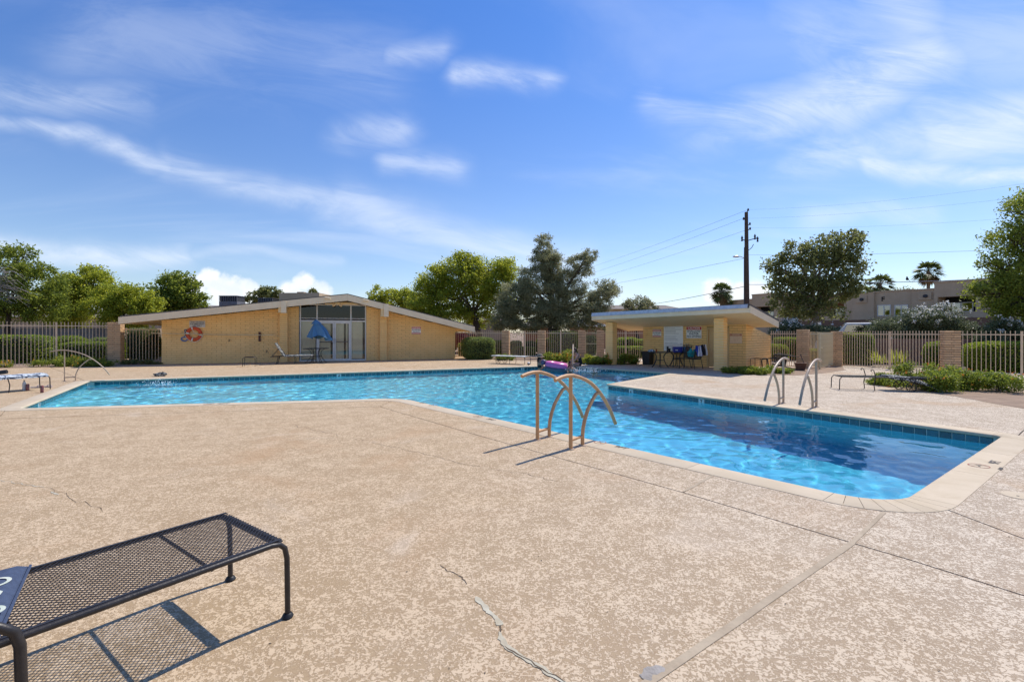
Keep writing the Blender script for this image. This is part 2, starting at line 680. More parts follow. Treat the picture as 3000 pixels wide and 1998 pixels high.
leafmat('leaf_grey', (.17, .20, .11), (.08, .11, .05), .3)
leafmat('leaf_hedge', (.26, .33, .035), (.13, .20, .022), .5)
leafmat('leaf_pale_hedge', (.24, .29, .08), (.14, .19, .045), .4)
leafmat('leaf_lantana', (.24, .29, .035), (.12, .18, .028), .45)
leafmat('leaf_yellow', (.36, .38, .05), (.20, .25, .035), .45)
leafmat('leaf_palm', (.14, .18, .045), (.075, .105, .028), .35)
leafmat('leaf_dry', (.26, .19, .085), (.17, .12, .055), .3)
leafmat('blossom_orange', (.75, .16, .02), (.70, .32, .03), .2)
leafmat('blossom_red', (.65, .06, .03), (.72, .20, .04), .2)
leafmat('blossom_yellow', (.75, .45, .03), (.7, .3, .03), .2)
leafmat('blossom_white', (.80, .79, .76), (.70, .69, .64), .2)
leafmat('twig_grey', (.42, .37, .32), (.30, .26, .22), .05)
glassmat('window_glass', (.92, .94, .94), .45)
glassmat('dark_glass', (.22, .24, .25), .55)
glassmat('blue_glass', (.10, .14, .26), 3.2)


def deck_material():
    m = bpy.data.materials.new('cool_deck')
    MATS['cool_deck'] = m
    m.use_nodes = True
    t = m.node_tree
    b = t.nodes['Principled BSDF']
    b.inputs['Roughness'].default_value = .82
    b.inputs['Specular IOR Level'].default_value = .12
    co = t.nodes.new('ShaderNodeTexCoord').outputs['Object']
    big = noise_of(t, co, .55, 5, .6, .6)
    mid = noise_of(t, co, 3.2, 5, .6, .4)
    n1 = noise_of(t, co, 58.0, 5, .60, 1.0)
    n2 = noise_of(t, co, 16.0, 4, .6, .5)
    val = n1 + (n2 - .5) * .38 + (mid - .5) * .28
    isl = val.smooth(.482, .525)     # trowelled islands of the knock-down texture
    edge = val.smooth(.445, .468) * (val.smooth(.474, .492) * -1.0 + 1.0)     # thin dark outline along their edges
    sp = t.nodes.new('ShaderNodeSeparateXYZ')
    t.links.new(co, sp.inputs[0])
    xg = (X(t, sp.outputs[0]) * 1.0 + (big - .5) * 4.0).smooth(-1.5, 4.0)      # the right-hand slabs are greyer
    low = mixcol(t, xg, (.40, .288, .172), (.41, .325, .238))
    high = mixcol(t, xg, (.60, .455, .30), (.67, .57, .445))
    c = mixcol(t, isl, low, high)
    c = mixcol(t, edge * .75, c, (.30, .19, .11))
    c = mixcol(t, big.smooth(.50, .72) * .55, c, (.45, .285, .155))
    c = mixcol(t, noise_of(t, co, 1.7, 6, .7, 1.2).smooth(.60, .78) * .30, c, (.36, .22, .12))
    c = mixcol(t, noise_of(t, co, .9, 5, .6, .8).smooth(.56, .74) * .35, c, (.66, .55, .43))
    c = mixcol(t, noise_of(t, co, 4.5, 3, .5).smooth(.70, .76) * .25, c, (.30, .17, .08))
    t.links.new(c, b.inputs['Base Color'])
    bn = t.nodes.new('ShaderNodeBump')
    bn.inputs['Strength'].default_value = .6
    bn.inputs['Distance'].default_value = .004
    t.links.new((isl * .8 + n1 * .5).s, bn.inputs['Height'])
    t.links.new(bn.outputs[0], b.inputs['Normal'])
    return m


deck_material()
# plaster of the pool: pale aqua in the shallow end, deeper blue towards the deep end (light absorbed by deep water put into the colour)
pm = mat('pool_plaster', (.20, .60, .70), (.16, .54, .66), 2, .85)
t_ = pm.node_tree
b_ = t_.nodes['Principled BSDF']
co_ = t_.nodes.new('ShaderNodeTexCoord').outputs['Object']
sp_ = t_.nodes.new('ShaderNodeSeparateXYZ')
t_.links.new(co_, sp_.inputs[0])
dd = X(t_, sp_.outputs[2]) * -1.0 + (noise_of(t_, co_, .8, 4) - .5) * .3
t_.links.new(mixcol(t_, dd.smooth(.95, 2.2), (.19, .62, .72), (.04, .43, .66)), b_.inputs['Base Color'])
wm = bpy.data.materials.new('water')
MATS['water'] = wm
wm.use_nodes = True
t_ = wm.node_tree
t_.nodes.remove(t_.nodes['Principled BSDF'])
gl_ = t_.nodes.new('ShaderNodeBsdfGlass')
gl_.inputs['IOR'].default_value = 1.23
gl_.inputs['Roughness'].default_value = 0
gl_.inputs['Color'].default_value = (.90, .985, 1.0, 1)
t_.links.new(gl_.outputs[0], t_.nodes['Material Output'].inputs[0])

M = MATS

# ------------------------------------------------------------------ ground
mb = MB()
mb.poly([(-400, -60), (400, -60), (400, 600), (-400, 600)], -.02)
POOL_PX = dict(F=(52, 1197), H=(1175, 1167), A=(2628, 1487), B=(2942, 1278), C=(1777, 1126), D=(1968, 1093), E=(1640, 1070.5), I=(259, 1116))
CORN = [G(*POOL_PX[k]).to_2d() for k in 'FHABCDEI']
RAD = [.12, .9, .5, .12, .10, .15, 2.2, .12]


def offset_poly(P, d):
    """counter-clockwise polygon, pushed outwards by d (mitred)"""
    out = []
    n = len(P)
    for i in range(n):
        a, b, c = P[i - 1], P[i], P[(i + 1) % n]
        e1, e2 = (b - a).normalized(), (c - b).normalized()
        n1, n2 = Vector((e1.y, -e1.x)), Vector((e2.y, -e2.x))
        k = (n1 + n2)
        k = k / max(.25, k.dot(n1)) * 1.0
        out.append(b + k * d)
    return out


def rounded(P, rads, seg=9):
    out, idx = [], []
    n = len(P)
    for i in range(n):
        a, b, c = P[i - 1], P[i], P[(i + 1) % n]
        e1, e2 = (a - b).normalized(), (c - b).normalized()
        half = e1.angle(e2) / 2
        r = max(.01, rads[i])
        d = r / math.tan(half)
        o = b + (e1 + e2).normalized() * (r / math.sin(half))
        p, q = b + e1 * d - o, b + e2 * d - o
        a0, a1 = math.atan2(p.y, p.x), math.atan2(q.y, q.x)
        da = (a1 - a0 + math.pi) % (2 * math.pi) - math.pi
        idx.append(len(out) + seg // 2)
        for k in range(seg):
            w = a0 + da * k / (seg - 1)
            out.append(o + Vector((math.cos(w), math.sin(w))) * r)
    return out, idx


def turn(P, i):
    a, b, c = P[i - 1], P[i], P[(i + 1) % len(P)]
    return 1 if (b - a).cross(c - b) > 0 else -1


TURN = [turn(CORN, i) for i in range(8)]


def pool_path(d):
    return rounded(offset_poly(CORN, d), [max(.02, r + d * s) for r, s in zip(RAD, TURN)])


inner, IDX = pool_path(0)
outer, _ = pool_path(.30)
hole, HIX = pool_path(.20)
wallp, _ = pool_path(.02)
# the ground is cut open where the pool lies
mb = MB()
hx = [p.x for p in inner]
x0, x1 = min(hx) - 3, max(hx) + 3
y0, y1 = min(p.y for p in inner) - 3, max(p.y for p in inner) + 3
for a in ((-400, -60, 400, y0), (-400, y1, 400, 700), (-400, y0, x0, y1), (x1, y0, 400, y1)):
    mb.poly([(a[0], a[1]), (a[2], a[1]), (a[2], a[3]), (a[0], a[3])], -.03)
struct(mb, 'ground', M['soil'])

# ------------------------------------------------------------------ pool basin, tiles, water, coping
T0, T1 = CORN[7], (CORN[2] + CORN[3]) / 2
AX = (T1 - T0)
AXL = AX.length
AX = AX.normalized()


def depth(x, y):
    s = (Vector((x, y)) - T0).dot(AX) / AXL
    k = min(1, max(0, (s - .42) / .33))
    k = k * k * (3 - 2 * k)
    return 1.05 + .2 * s + .55 * k


def inside(x, y, P):
    c = False
    j = len(P) - 1
    for i in range(len(P)):
        if (P[i][1] > y) != (P[j][1] > y) and x < (P[j][0] - P[i][0]) * (y - P[i][1]) / (P[j][1] - P[i][1]) + P[i][0]:
            c = not c
        j = i
    return c


mb = MB()
N_ = .5
gx = [x0 + i * N_ for i in range(int((x1 - x0) / N_) + 1)]
gy = [y0 + i * N_ for i in range(int((y1 - y0) / N_) + 1)]
mb.v = [(x, y, -depth(x, y)) for y in gy for x in gx]
nx = len(gx)
big, _ = pool_path(.9)
for j in range(len(gy) - 1):
    for i in range(nx - 1):
        if inside(gx[i] + N_ / 2, gy[j] + N_ / 2, big):
            mb.f.append((j * nx + i, j * nx + i + 1, (j + 1) * nx + i + 1, (j + 1) * nx + i))
nw = len(wallp)
k = len(mb.v)
for p in wallp:
    mb.v += [(p.x, p.y, -.05), (p.x, p.y, -3.0)]
for i in range(nw):
    j = (i + 1) % nw
    mb.f.append((k + 2 * i, k + 2 * i + 1, k + 2 * j + 1, k + 2 * j))
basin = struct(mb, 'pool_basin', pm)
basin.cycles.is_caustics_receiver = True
# tile band: 15 cm tiles with grout joints, on the walls that face the camera
tme = MB()
tme.v = [(-.5, 0, -.5), (.5, 0, -.5), (.5, 0, .5), (-.5, 0, .5), (-.47, -.008, -.47), (.47, -.008, -.47), (.47, -.008, .47), (-.47, -.008, .47)]
tme.f = [(4, 5, 6, 7), (0, 1, 5, 4), (1, 2, 6, 5), (2, 3, 7, 6), (3, 0, 4, 7)]
tile_mesh = tme.mesh('waterline_tile', M['tile_glaze'])
pale_tile = tme.mesh('number_tile', M['tile_pale'])
gm = MB()
numbers = {(3, 'C'): None}
tile_spots = []
pts = inner + [inner[0]]
band, _ = pool_path(.012)
acc = 0.0
ntile = 0
dens = []
for i in range(len(inner)):
    a, b = inner[i], inner[(i + 1) % len(inner)]
    L = (b - a).length
    e = (b - a) / max(L, 1e-6)
    nin = Vector((-e.y, e.x))            # towards the water
    mid = (a + b) / 2
    # grout backing
    ga, gb = a - nin * .012, b - nin * .012
    k = len(gm.v)
    gm.v += [(ga.x, ga.y, -.045), (gb.x, gb.y, -.045), (gb.x, gb.y, -.215), (ga.x, ga.y, -.215)]
    gm.f.append((k, k + 3, k + 2, k + 1))
    if nin.dot(-mid) < 0.0 and L > .3:
        continue                          # that wall turns its back on the camera
    n = max(1, round(L / .155))
    if L < .04:
        continue
    for q in range(n):
        c = a + e * (L * (q + .5) / n)
        tile_spots.append((c - nin * .011, math.atan2(e.y, e.x) + math.pi, L / n * .965, c))
part(gm, 'grout_band', M['grout'], basin, kind='structure')
tile_spots.sort(key=lambda s: s[3].length)
pale_at = [G(1843, 1126 + 9), G(2048, 1162), G(989, 1086), G(1187, 1079.5), G(1525, 1073), G(132, 1172)]
pale_at = [q.to_2d() for q in pale_at]
pale_txt = ['6', '7', '4', '5', '5', '3']
pale_i = {}
for n_, q in enumerate(pale_at):
    pale_i[min(range(len(tile_spots)), key=lambda i: (tile_spots[i][3] - q).length)] = pale_txt[n_]
rest = MB()
cnt = 0
for i, (c, ang, w, _c) in enumerate(tile_spots):
    if i < 292 or i in pale_i:
        o = link('waterline_tile', pale_tile if i in pale_i else tile_mesh, basin)
        o.location = (c.x, c.y, -.125)
        o.rotation_euler = (0, 0, ang)
        o.scale = (w * .96, 1, .15)
        if i in pale_i:
            o['label'] = 'pale depth marker tile with number ' + pale_i[i]
            tm = text_mb(pale_i[i], .13, bold=.003)
            Mx = Matrix.Translation((c.x, c.y, -.125)) @ Matrix.Rotation(ang, 4, 'Z') @ Matrix.Translation((0, -.011, 0)) @ Matrix.Rotation(R(90), 4, 'X')
            part(xf(tm, Mx), 'depth_number', M['black_paint'], basin)
    else:
        e = Vector((math.cos(ang), math.sin(ang), 0))
        nn = Vector((math.sin(ang), -math.cos(ang), 0)) * .008
        p = Vector((c.x, c.y, -.125))
        q = [p - e * w * .47 + nn, p + e * w * .47 + nn]
        rest.add([q[0] + Vector((0, 0, -.07)), q[1] + Vector((0, 0, -.07)), q[1] + Vector((0, 0, .07)), q[0] + Vector((0, 0, .07))], [(0, 1, 2, 3)])
if rest.v:
    part(rest, 'far_waterline_tiles', M['tile_glaze'], basin, kind='stuff')

# water: a rippled sheet, fine enough for real refraction and caustics
S_ = .055
wx = np.arange(min(hx) - .1, max(hx) + .1, S_)
wy = np.arange(min(p.y for p in inner) - .1, max(p.y for p in inner) + .1, S_)
XX, YY = np.meshgrid(wx, wy)
H = np.zeros_like(XX)
g_ = np.random.default_rng(3)
for lam, amp, cnt_ in ((2.2, .0022, 6), (1.1, .0020, 8), (.55, .0019, 14), (.30, .0014, 18), (.19, .0009, 16)):
    for _k in range(cnt_):
        th = g_.uniform(0, 2 * math.pi)
        l_ = lam * g_.uniform(.75, 1.35)
        kx, ky = 2 * math.pi / l_ * math.cos(th), 2 * math.pi / l_ * math.sin(th)
        mod = .6 + .4 * np.sin(XX * g_.uniform(.2, .9) + YY * g_.uniform(-.9, .9) + g_.uniform(0, 6))
        H += amp * mod * np.sin(kx * XX + ky * YY + g_.uniform(0, 6.28))
# choppier where people are swimming
ch = np.exp(-(((XX - 2.4) / 3.2) ** 2 + ((YY - 19.5) / 3) ** 2)) + .8 * np.exp(-(((XX + 9.5) / 2.2) ** 2 + ((YY - 14.6) / 1.6) ** 2))
H *= (1 + .7 * ch)
H *= np.clip(.62 + .03 * YY, .6, 1.35)
ds_ = np.clip((((XX - T0.x) * AX.x + (YY - T0.y) * AX.y) / AXL - .42) / .3, 0, 1)     # calmer towards the deep end
H *= 1 - .42 * ds_
bigw, _ = pool_path(.10)
ins = np.zeros(XX.shape, bool)
j = len(bigw) - 1
for i in range(len(bigw)):
    xi, yi, xj, yj = bigw[i].x, bigw[i].y, bigw[j].x, bigw[j].y
    cross_ = ((yi > YY) != (yj > YY))
    with np.errstate(divide='ignore', invalid='ignore'):
        ins ^= cross_ & (XX < (xj - xi) * (YY - yi) / (yj - yi + 1e-12) + xi)
    j = i
num = -np.ones(XX.shape, int)
num[ins] = np.arange(ins.sum())
V_ = np.stack([XX[ins], YY[ins], -.135 + H[ins]], 1)
q = np.stack([num[:-1, :-1], num[:-1, 1:], num[1:, 1:], num[1:, :-1]], -1).reshape(-1, 4)
q = q[(q >= 0).all(1)]
wme = np_mesh('pool_water', V_, q, wm)
wme.polygons.foreach_set('use_smooth', [True] * len(wme.polygons))
water = link('pool_water', wme)
water['kind'] = 'structure'
water.cycles.is_caustics_caster = True

# coping stones
cope = bpy.data.objects.new('pool_coping', None)
COL.objects.link(cope)
cope.location = (CORN[2].x, CORN[2].y, 0)
cope['kind'] = 'structure'


def coping_piece(ia, ib):
    """ia, ib: (inner, outer) pairs along the rim"""
    m_ = MB()
    (a, A), (b, B) = ia, ib
    e = (b - a).normalized() * .0022
    a, A, b, B = a + e, A + e, b - e, B - e
    n0, n1 = (a - A).normalized(), (b - B).normalized()
    prof = [(.0, .006), (.012, .0045), (.022, -.004), (.026, -.018), (.022, -.036), (0, -.045)]
    rowa, rowb = [A], [B]
    va = [(A.x, A.y, -.045), (A.x, A.y, .004), ((A + n0 * .006).x, (A + n0 * .006).y, .006)]
    vb = [(B.x, B.y, -.045), (B.x, B.y, .004), ((B + n1 * .006).x, (B + n1 * .006).y, .006)]
    for o_, z_ in prof:
        pa, pb = a + n0 * o_, b + n1 * o_
        va.append((pa.x, pa.y, z_))
        vb.append((pb.x, pb.y, z_))
    n = len(va)
    m_.v = va + vb
    for i in range(n - 1):
        m_.f.append((i, n + i, n + i + 1, i + 1))
    m_.f.append(tuple(range(n)))
    m_.f.append(tuple(range(n, 2 * n))[::-1])
    part(m_, 'coping_stone', M['coping_concrete'], cope, smooth=True)


i = 0
nI = len(inner)
for i in range(nI):
    j = (i + 1) % nI
    a, b, A, B = inner[i], inner[j], outer[i], outer[j]
    L = (b - a).length
    if L > 1.0:
        n = round(L / 1.22)
        for k in range(n):
            t0_, t1_ = k / n, (k + 1) / n
            coping_piece((a.lerp(b, t0_), A.lerp(B, t0_)), (a.lerp(b, t1_), A.lerp(B, t1_)))
    elif L > .002 and (B - A).length > .002:
        coping_piece((a, A), (b, B))

# ------------------------------------------------------------------ deck slabs, joints, cracks
deck = bpy.data.objects.new('pool_deck', None)
COL.objects.link(deck)
deck['kind'] = 'structure'
mb = MB()
for p in ([(-45, -6), (30, -6), (30, y0), (-45, y0)], [(-45, y0), (x0, y0), (x0, 31), (-45, 31)], [(x1, y0), (30, y0), (30, 31), (x1, 31)],
          [(x0, y1), (x1, y1), (x1, 31), (x0, 31)]):
    mb.poly(p, -.012)
struct(mb, 'deck_base', M['joint_filler'], parent=deck)
ring = MB()      # filler bed between the pool wall and those sheets
ro = [(x0, y0), (x1, y0), (x1, y1), (x0, y1)]
for piece in ([(x0, y0), (x1, y0)], [(x1, y0), (x1, y1)], [(x1, y1), (x0, y1)], [(x0, y1), (x0, y0)]):
    pass
tri = tessellate_polygon([[Vector((x, y, 0)) for x, y in ro], [Vector((p.x, p.y, 0)) for p in hole]])
allp = ro + [(p.x, p.y) for p in hole]
ring.v = [(x, y, -.012) for x, y in allp]
for a, b, c in tri:
    pa, pb, pc = allp[a], allp[b], allp[c]
    if (pb[0] - pa[0]) * (pc[1] - pa[1]) - (pb[1] - pa[1]) * (pc[0] - pa[0]) < 0:
        a, c = c, a
    ring.f.append((a, b, c))
struct(ring, 'deck_base', M['joint_filler'], parent=deck)


def g2(px, py): return G(px, py).to_2d()


def near_i(q): return min(range(len(hole)), key=lambda i: (hole[i] - q).length)


def near_edge_pt(i, q):
    a, b = hole[i], hole[(i + 1) % len(hole)]
    t = (q - a).dot(b - a) / (b - a).length_squared
    return a.lerp(b, t)


iF, iH, iA, iB, iC, iD, iE, iI = HIX
AS, AE = iA - 4, iA + 4           # start and end of the arc at A
K = g2(2497, 1590)
J2b = g2(1922, 1984)
j2 = (J2b - K).normalized()
Jfar = K + j2 * 6.5
pJ2 = near_edge_pt(AS - 1, g2(2585, 1505))
pJ3 = hole[AE - 1]
J1 = [g2(1112, 1191), g2(1400, 1275), g2(2000, 1442), K]
J4 = [Vector((-30, 7.9)), g2(-200, 1243), g2(0, 1227), g2(500, 1210.5), g2(1000, 1194), g2(1112, 1191)]
j6t, j6b = near_edge_pt(AS - 1, g2(2078, 1395)), g2(2000, 1442)
R1 = [K, g2(2658, 1637), g2(3000, 1744), Vector((7.77, -4))]
R3 = [pJ3, g2(3000, 1578), g2(3300, 1668)]
hB = hole[iB]
RB = [hB, g2(3000, 1260), g2(3300, 1240)]
FB = [g2(3300, 1118), g2(2464, 1066), g2(1900, 1044), g2(1340, 1040), g2(330, 1048), g2(-200, 1062), Vector((-30, 20))]
slabs = [
    J4[:-1] + [J1[0], J1[1], J1[2], K, Jfar, Vector((-8, -4)), Vector((-30, -4))],
    R1 + [Vector((-8, -4)), Jfar],
    [K] + [pJ2] + hole[AS:AE] + [g2(3000, 1578), Vector((9.08, -4)), Vector((7.77, -4)), g2(3000, 1744), g2(2658, 1637)],
    [pJ3] + hole[AE:iB + 1] + [g2(3000, 1260), Vector((28, 8)), Vector((28, -4)), Vector((9.08, -4)), g2(3000, 1578)],
    [hole[i] for i in range(iH, AS)] + [j6t, j6b, J1[1], J1[0]],
    [j6t, pJ2, K, j6b],
    hole[0:0] + [hole[i] for i in range(iF, iH + 1)] + [J1[0], g2(1000, 1194), g2(500, 1210.5), g2(0, 1227), g2(-200, 1243), g2(-200, 1224), g2(0, 1219)],
    [hole[i] for i in range(iI, len(hole))] + [hole[i] for i in range(0, iF + 1)] + [g2(0, 1219), g2(-200, 1224), g2(-200, 1243), Vector((-30, 7.9)), Vector((-30, 20)), g2(-200, 1062), g2(100, 1058)],
    [hole[i] for i in range(iB, iI + 1)] + [g2(100, 1058), g2(330, 1048), g2(1340, 1040), g2(1900, 1044), g2(2464, 1066), g2(3000, 1100), Vector((28, 13)), Vector((28, 8)), g2(3000, 1260)],
]


def area(P): return sum(P[i - 1].x * P[i].y - P[i].x * P[i - 1].y for i in range(len(P))) / 2


def clean(P):
    out = []
    for p in P:
        if not out or (p - out[-1]).length > .004:
            out.append(p)
    if (out[0] - out[-1]).length < .004:
        out.pop()
    return out


for i, P in enumerate(slabs):
    P = clean([Vector((p[0], p[1])) for p in P])
    if area(P) < 0:
        P = P[::-1]
    P = offset_poly(P, -.0085)
    m_ = MB()
    m_.poly(P, 0.0, -.015)
    struct(m_, 'slab', M['cool_deck'], parent=deck)


def ribbon(pts, w, z, name, m, seed, jag=.3, par=deck, sub=6):
    g = random.Random(seed)
    P = [Vector(p) for p in pts]
    Q = []
    for i in range(len(P) - 1):
        for k in range(sub):
            q = P[i].lerp(P[i + 1], k / sub)
            if k or i:
                q += Vector((g.gauss(0, 1), g.gauss(0, 1))) * (P[i + 1] - P[i]).length * .035 * jag
            Q.append(q)
    Q.append(P[-1])
    m_ = MB()
    for i, q in enumerate(Q):
        t = (Q[min(i + 1, len(Q) - 1)] - Q[max(i - 1, 0)]).normalized()
        nrm = Vector((-t.y, t.x))
        ww = w * (1 + g.uniform(-.5, .5) * jag) * (.25 if i in (0, len(Q) - 1) and jag > 0.05 else 1) / 2
        m_.v += [(q.x + nrm.x * ww, q.y + nrm.y * ww, z), (q.x - nrm.x * ww, q.y - nrm.y * ww, z)]
    for i in range(len(Q) - 1):
        m_.f.append((2 * i, 2 * i + 1, 2 * i + 3, 2 * i + 2))
    return struct(m_, name, m, parent=par)


ribbon([pJ2, K], .030, .003, 'joint_sealant', M['sealant'], 1, .03)
ribbon([K, J2b, Jfar], .042, .003, 'joint_sealant', M['sealant'], 2, .012, sub=12)
for s_, px in enumerate(([(1090, 1296), (1165, 1312), (1220, 1325), (1290, 1341), (1350, 1357), (1410, 1368)], [(1425, 1372), (1520, 1385), (1640, 1412)],
                         [(1290, 1655), (1312, 1672), (1348, 1688), (1368, 1712)], [(855, 1245), (930, 1262), (1000, 1278)], [(1030, 1285), (1085, 1292)])):
    ribbon([g2(*p) for p in px], .005, .0025, 'crack', M['crack_dark'], 10 + s_, 1.0)
ribbon([g2(1393, 1748), g2(1425, 1785), g2(1455, 1812), g2(1466, 1832)], .028, .003, 'crack_patch', M['crack_patch'], 31, .8)
ribbon([g2(1462, 1850), g2(1478, 1890), g2(1530, 1925), g2(1590, 1960), g2(1655, 2000), g2(1700, 2040)], .024, .003, 'crack_patch', M['crack_patch'], 32, .8)
ribbon([g2(1466, 1832), g2(1468, 1850)], .008, .0026, 'crack', M['crack_dark'], 33, .8)
ribbon([g2(1478, 1893), g2(1560, 1940), g2(1660, 2003)], .006, .0036, 'crack', M['crack_dark'], 38, .8)
ribbon([g2(1888, 1990), g2(1900, 1968), g2(1945, 1956)], .05, .0032, 'mortar_patch', M['grey_patch'], 34, .7)
ribbon([g2(0, 1406), g2(60, 1416), g2(130, 1428)], .008, .0025, 'crack_patch', M['crack_patch'], 35, .8)
ribbon([g2(130, 1428), g2(200, 1450), g2(300, 1498)], .003, .0025, 'crack', M['crack_dark'], 36, .9)
ribbon([g2(150, 1440), g2(172, 1449)], .018, .0028, 'crack_patch', M['crack_patch'], 37, .8)
ribbon([j6t, j6b], .030, .003, 'joint_sealant', M['sealant'], 3, .06)
# skimmer lid at the right edge of the picture
m_ = MB()
m_.lathe([(.0, .006), (.115, .006), (.125, .003), (.125, -.01)], (0, 0, 0), 24, cap=False)
c_ = G(2985, 1452)
lid = part(m_, 'skimmer_lid', M['coping_concrete'])
lid.location = c_
tag(lid, 'round cream skimmer lid set in the deck right of the pool corner', 'skimmer lid')
m_ = MB()
m_.ball((-.03, -.02, .006), (.012, .012, .002))
part(m_, 'finger_hole', M['black_paint'], lid, world=False)


# painted depth marks on the coping
def deck_text(s, at, along, size, m, name='depth_marking'):
    e = Vector((along[0], along[1], 0)).normalized()
    up = Vector((-e.y, e.x, 0))
    part(xf(text_mb(s, size, bold=.004), frame((at[0], at[1], .0085), e, up)), name, m, cope)


def no_dive(at, along, r, m):
    e = Vector((along[0], along[1], 0)).normalized()
    up = Vector((-e.y, e.x, 0))
    m_ = MB()
    n = 28
    for i in range(n):
        w = 2 * math.pi * i / n
        m_.v += [(r * math.cos(w), r * math.sin(w), 0), (r * .86 * math.cos(w), r * .86 * math.sin(w), 0)]
    for i in range(n):
        j = (i + 1) % n
        m_.f.append((2 * i, 2 * j, 2 * j + 1, 2 * i + 1))
    m_.add([(-.66 * r, .58 * r, .0004), (-.58 * r, .66 * r, .0004), (.66 * r, -.58 * r, .0004), (.58 * r, -.66 * r, .0004)], [(0, 2, 3, 1)])
    part(xf(m_, frame((at[0], at[1], .0085), e, up)), 'no_diving_symbol', m, cope)
    f_ = MB()     # the diver
    f_.add([(-.5 * r, -.12 * r, 0), (.15 * r, .22 * r, 0), (.22 * r, .1 * r, 0), (-.45 * r, -.24 * r, 0)], [(3, 2, 1, 0)])
    f_.add([(.2 * r, .1 * r, 0), (.5 * r, -.2 * r, 0), (.55 * r, -.1 * r, 0), (.28 * r, .2 * r, 0)], [(0, 1, 2, 3)])
    f_.add([(.26 * r, .26 * r, 0), (.4 * r, .2 * r, 0), (.44 * r, .34 * r, 0), (.32 * r, .4 * r, 0)], [(0, 1, 2, 3)])
    part(xf(f_, frame((at[0], at[1], .0083), e, up)), 'no_diving_symbol', M['worn_black_paint'], cope)


dn = (CORN[2] - CORN[1]).normalized()
dr = (CORN[3] - CORN[2]).normalized()
dl = (CORN[1] - CORN[0]).normalized()
deck_text('9FT', G(1820, 1312), dn, .12, M['worn_black_paint'])
no_dive(G(1758, 1297), dn, .085, M['worn_red_paint'])
deck_text('7FT', G(1437, 1230), dn, .12, M['worn_black_paint'])
no_dive(G(1400, 1221), dn, .085, M['worn_red_paint'])
deck_text('5FT', G(1238, 1181), dn, .12, M['worn_black_paint'])
no_dive(G(1268, 1188), dn, .085, M['worn_red_paint'])
deck_text('3FT', G(655, 1183.5), dl, .14, M['worn_black_paint'])
no_dive(G(612, 1184.5), dl, .10, M['worn_red_paint'])
deck_text('9FT', G(2916, 1356), dr, .12, M['worn_black_paint'])
no_dive(G(2868, 1366), dr, .095, M['worn_red_paint'])
deck_text('INCHES', G(2932, 1374), dr, .035, M['worn_black_paint'])


def bed(pxs, seed, name='planting_bed', z=.006, h=.03):
    P = [g2(*p) for p in pxs]
    g = random.Random(seed)
    Q = []
    for i in range(len(P)):
        for k in range(5):
            q = P[i].lerp(P[(i + 1) % len(P)], k / 5)
            Q.append(q + Vector((g.gauss(0, .025), g.gauss(0, .025))))
    if area(Q) < 0:
        Q = Q[::-1]
    m_ = MB()
    m_.poly(Q, z, z - .01)
    struct(m_, name, M['soil'])


bed([(2140, 1090), (2233, 1098), (2335, 1100), (2410, 1094), (2475, 1084), (2463, 1072), (2340, 1076), (2200, 1078)], 1)
bed([(2540, 1122), (2720, 1149), (2850, 1170), (3000, 1197), (3150, 1220), (3150, 1140), (2930, 1136), (2760, 1102), (2570, 1094)], 2)
bed([(1430, 1052), (1600, 1060), (1700, 1068), (1790, 1070), (1870, 1066), (1884, 1060), (1700, 1047), (1440, 1044)], 3)
bed([(-150, 1082), (100, 1077), (330, 1073), (470, 1068), (472, 1060), (320, 1056), (-150, 1066)], 4)
# pale walk beyond the fence at right and the strip of lawn edge
m_ = MB()
m_.poly([g2(2480, 1069), g2(3200, 1105), g2(3200, 1128), g2(2900, 1112), g2(2700, 1088)], .012, 0)
struct(m_, 'path', M['coping_concrete'])

# leaf litter and grit blown over the deck
m_ = MB()
g = random.Random(77)
for k in range(170):
    Y = 1.8 + 9 * g.random() ** 1.6
    q = Vector((g.uniform(-1.05, 1.05) * Y, Y))
    if inside(q.x, q.y, outer):
        continue
    a, s = g.uniform(0, 6.3), g.uniform(.003, .009)
    c, n = Vector((math.cos(a), math.sin(a))) * s, Vector((-math.sin(a), math.cos(a))) * s * .45
    z = .002 + g.random() * .004
    m_.add([(q.x - c.x, q.y - c.y, .001), (q.x + n.x, q.y + n.y, z), (q.x + c.x, q.y + c.y, .0015), (q.x - n.x, q.y - n.y, z)], [(0, 3, 2, 1)])
o = part(m_, 'leaf_litter', M['bark'])
tag(o, 'scattered specks of dry leaf and grit on the pool deck', 'leaf litter', kind='stuff')

# ------------------------------------------------------------------ block and brick walls
bm_ = MB()
bm_.v = [(-.5, .5, -.5), (.5, .5, -.5), (.5, .5, .5), (-.5, .5, .5), (-.5, -.44, -.5), (.5, -.44, -.5), (.5, -.44, .5), (-.5, -.44, .5),
         (-.485, -.5, -.42), (.485, -.5, -.42), (.485, -.5, .42), (-.485, -.5, .42)]
bm_.f = [(8, 9, 10, 11), (4, 5, 9, 8), (5, 6, 10, 9), (6, 7, 11, 10), (7, 4, 8, 11), (0, 4, 7, 3), (1, 2, 6, 5), (3, 7, 6, 2), (0, 1, 5, 4)]
block_mesh = bm_.mesh('block', M['yellow_block'])
brick_mesh = bm_.mesh('brick', M['tan_brick'])
redblock_mesh = bm_.mesh('wall_block', M['red_block'])


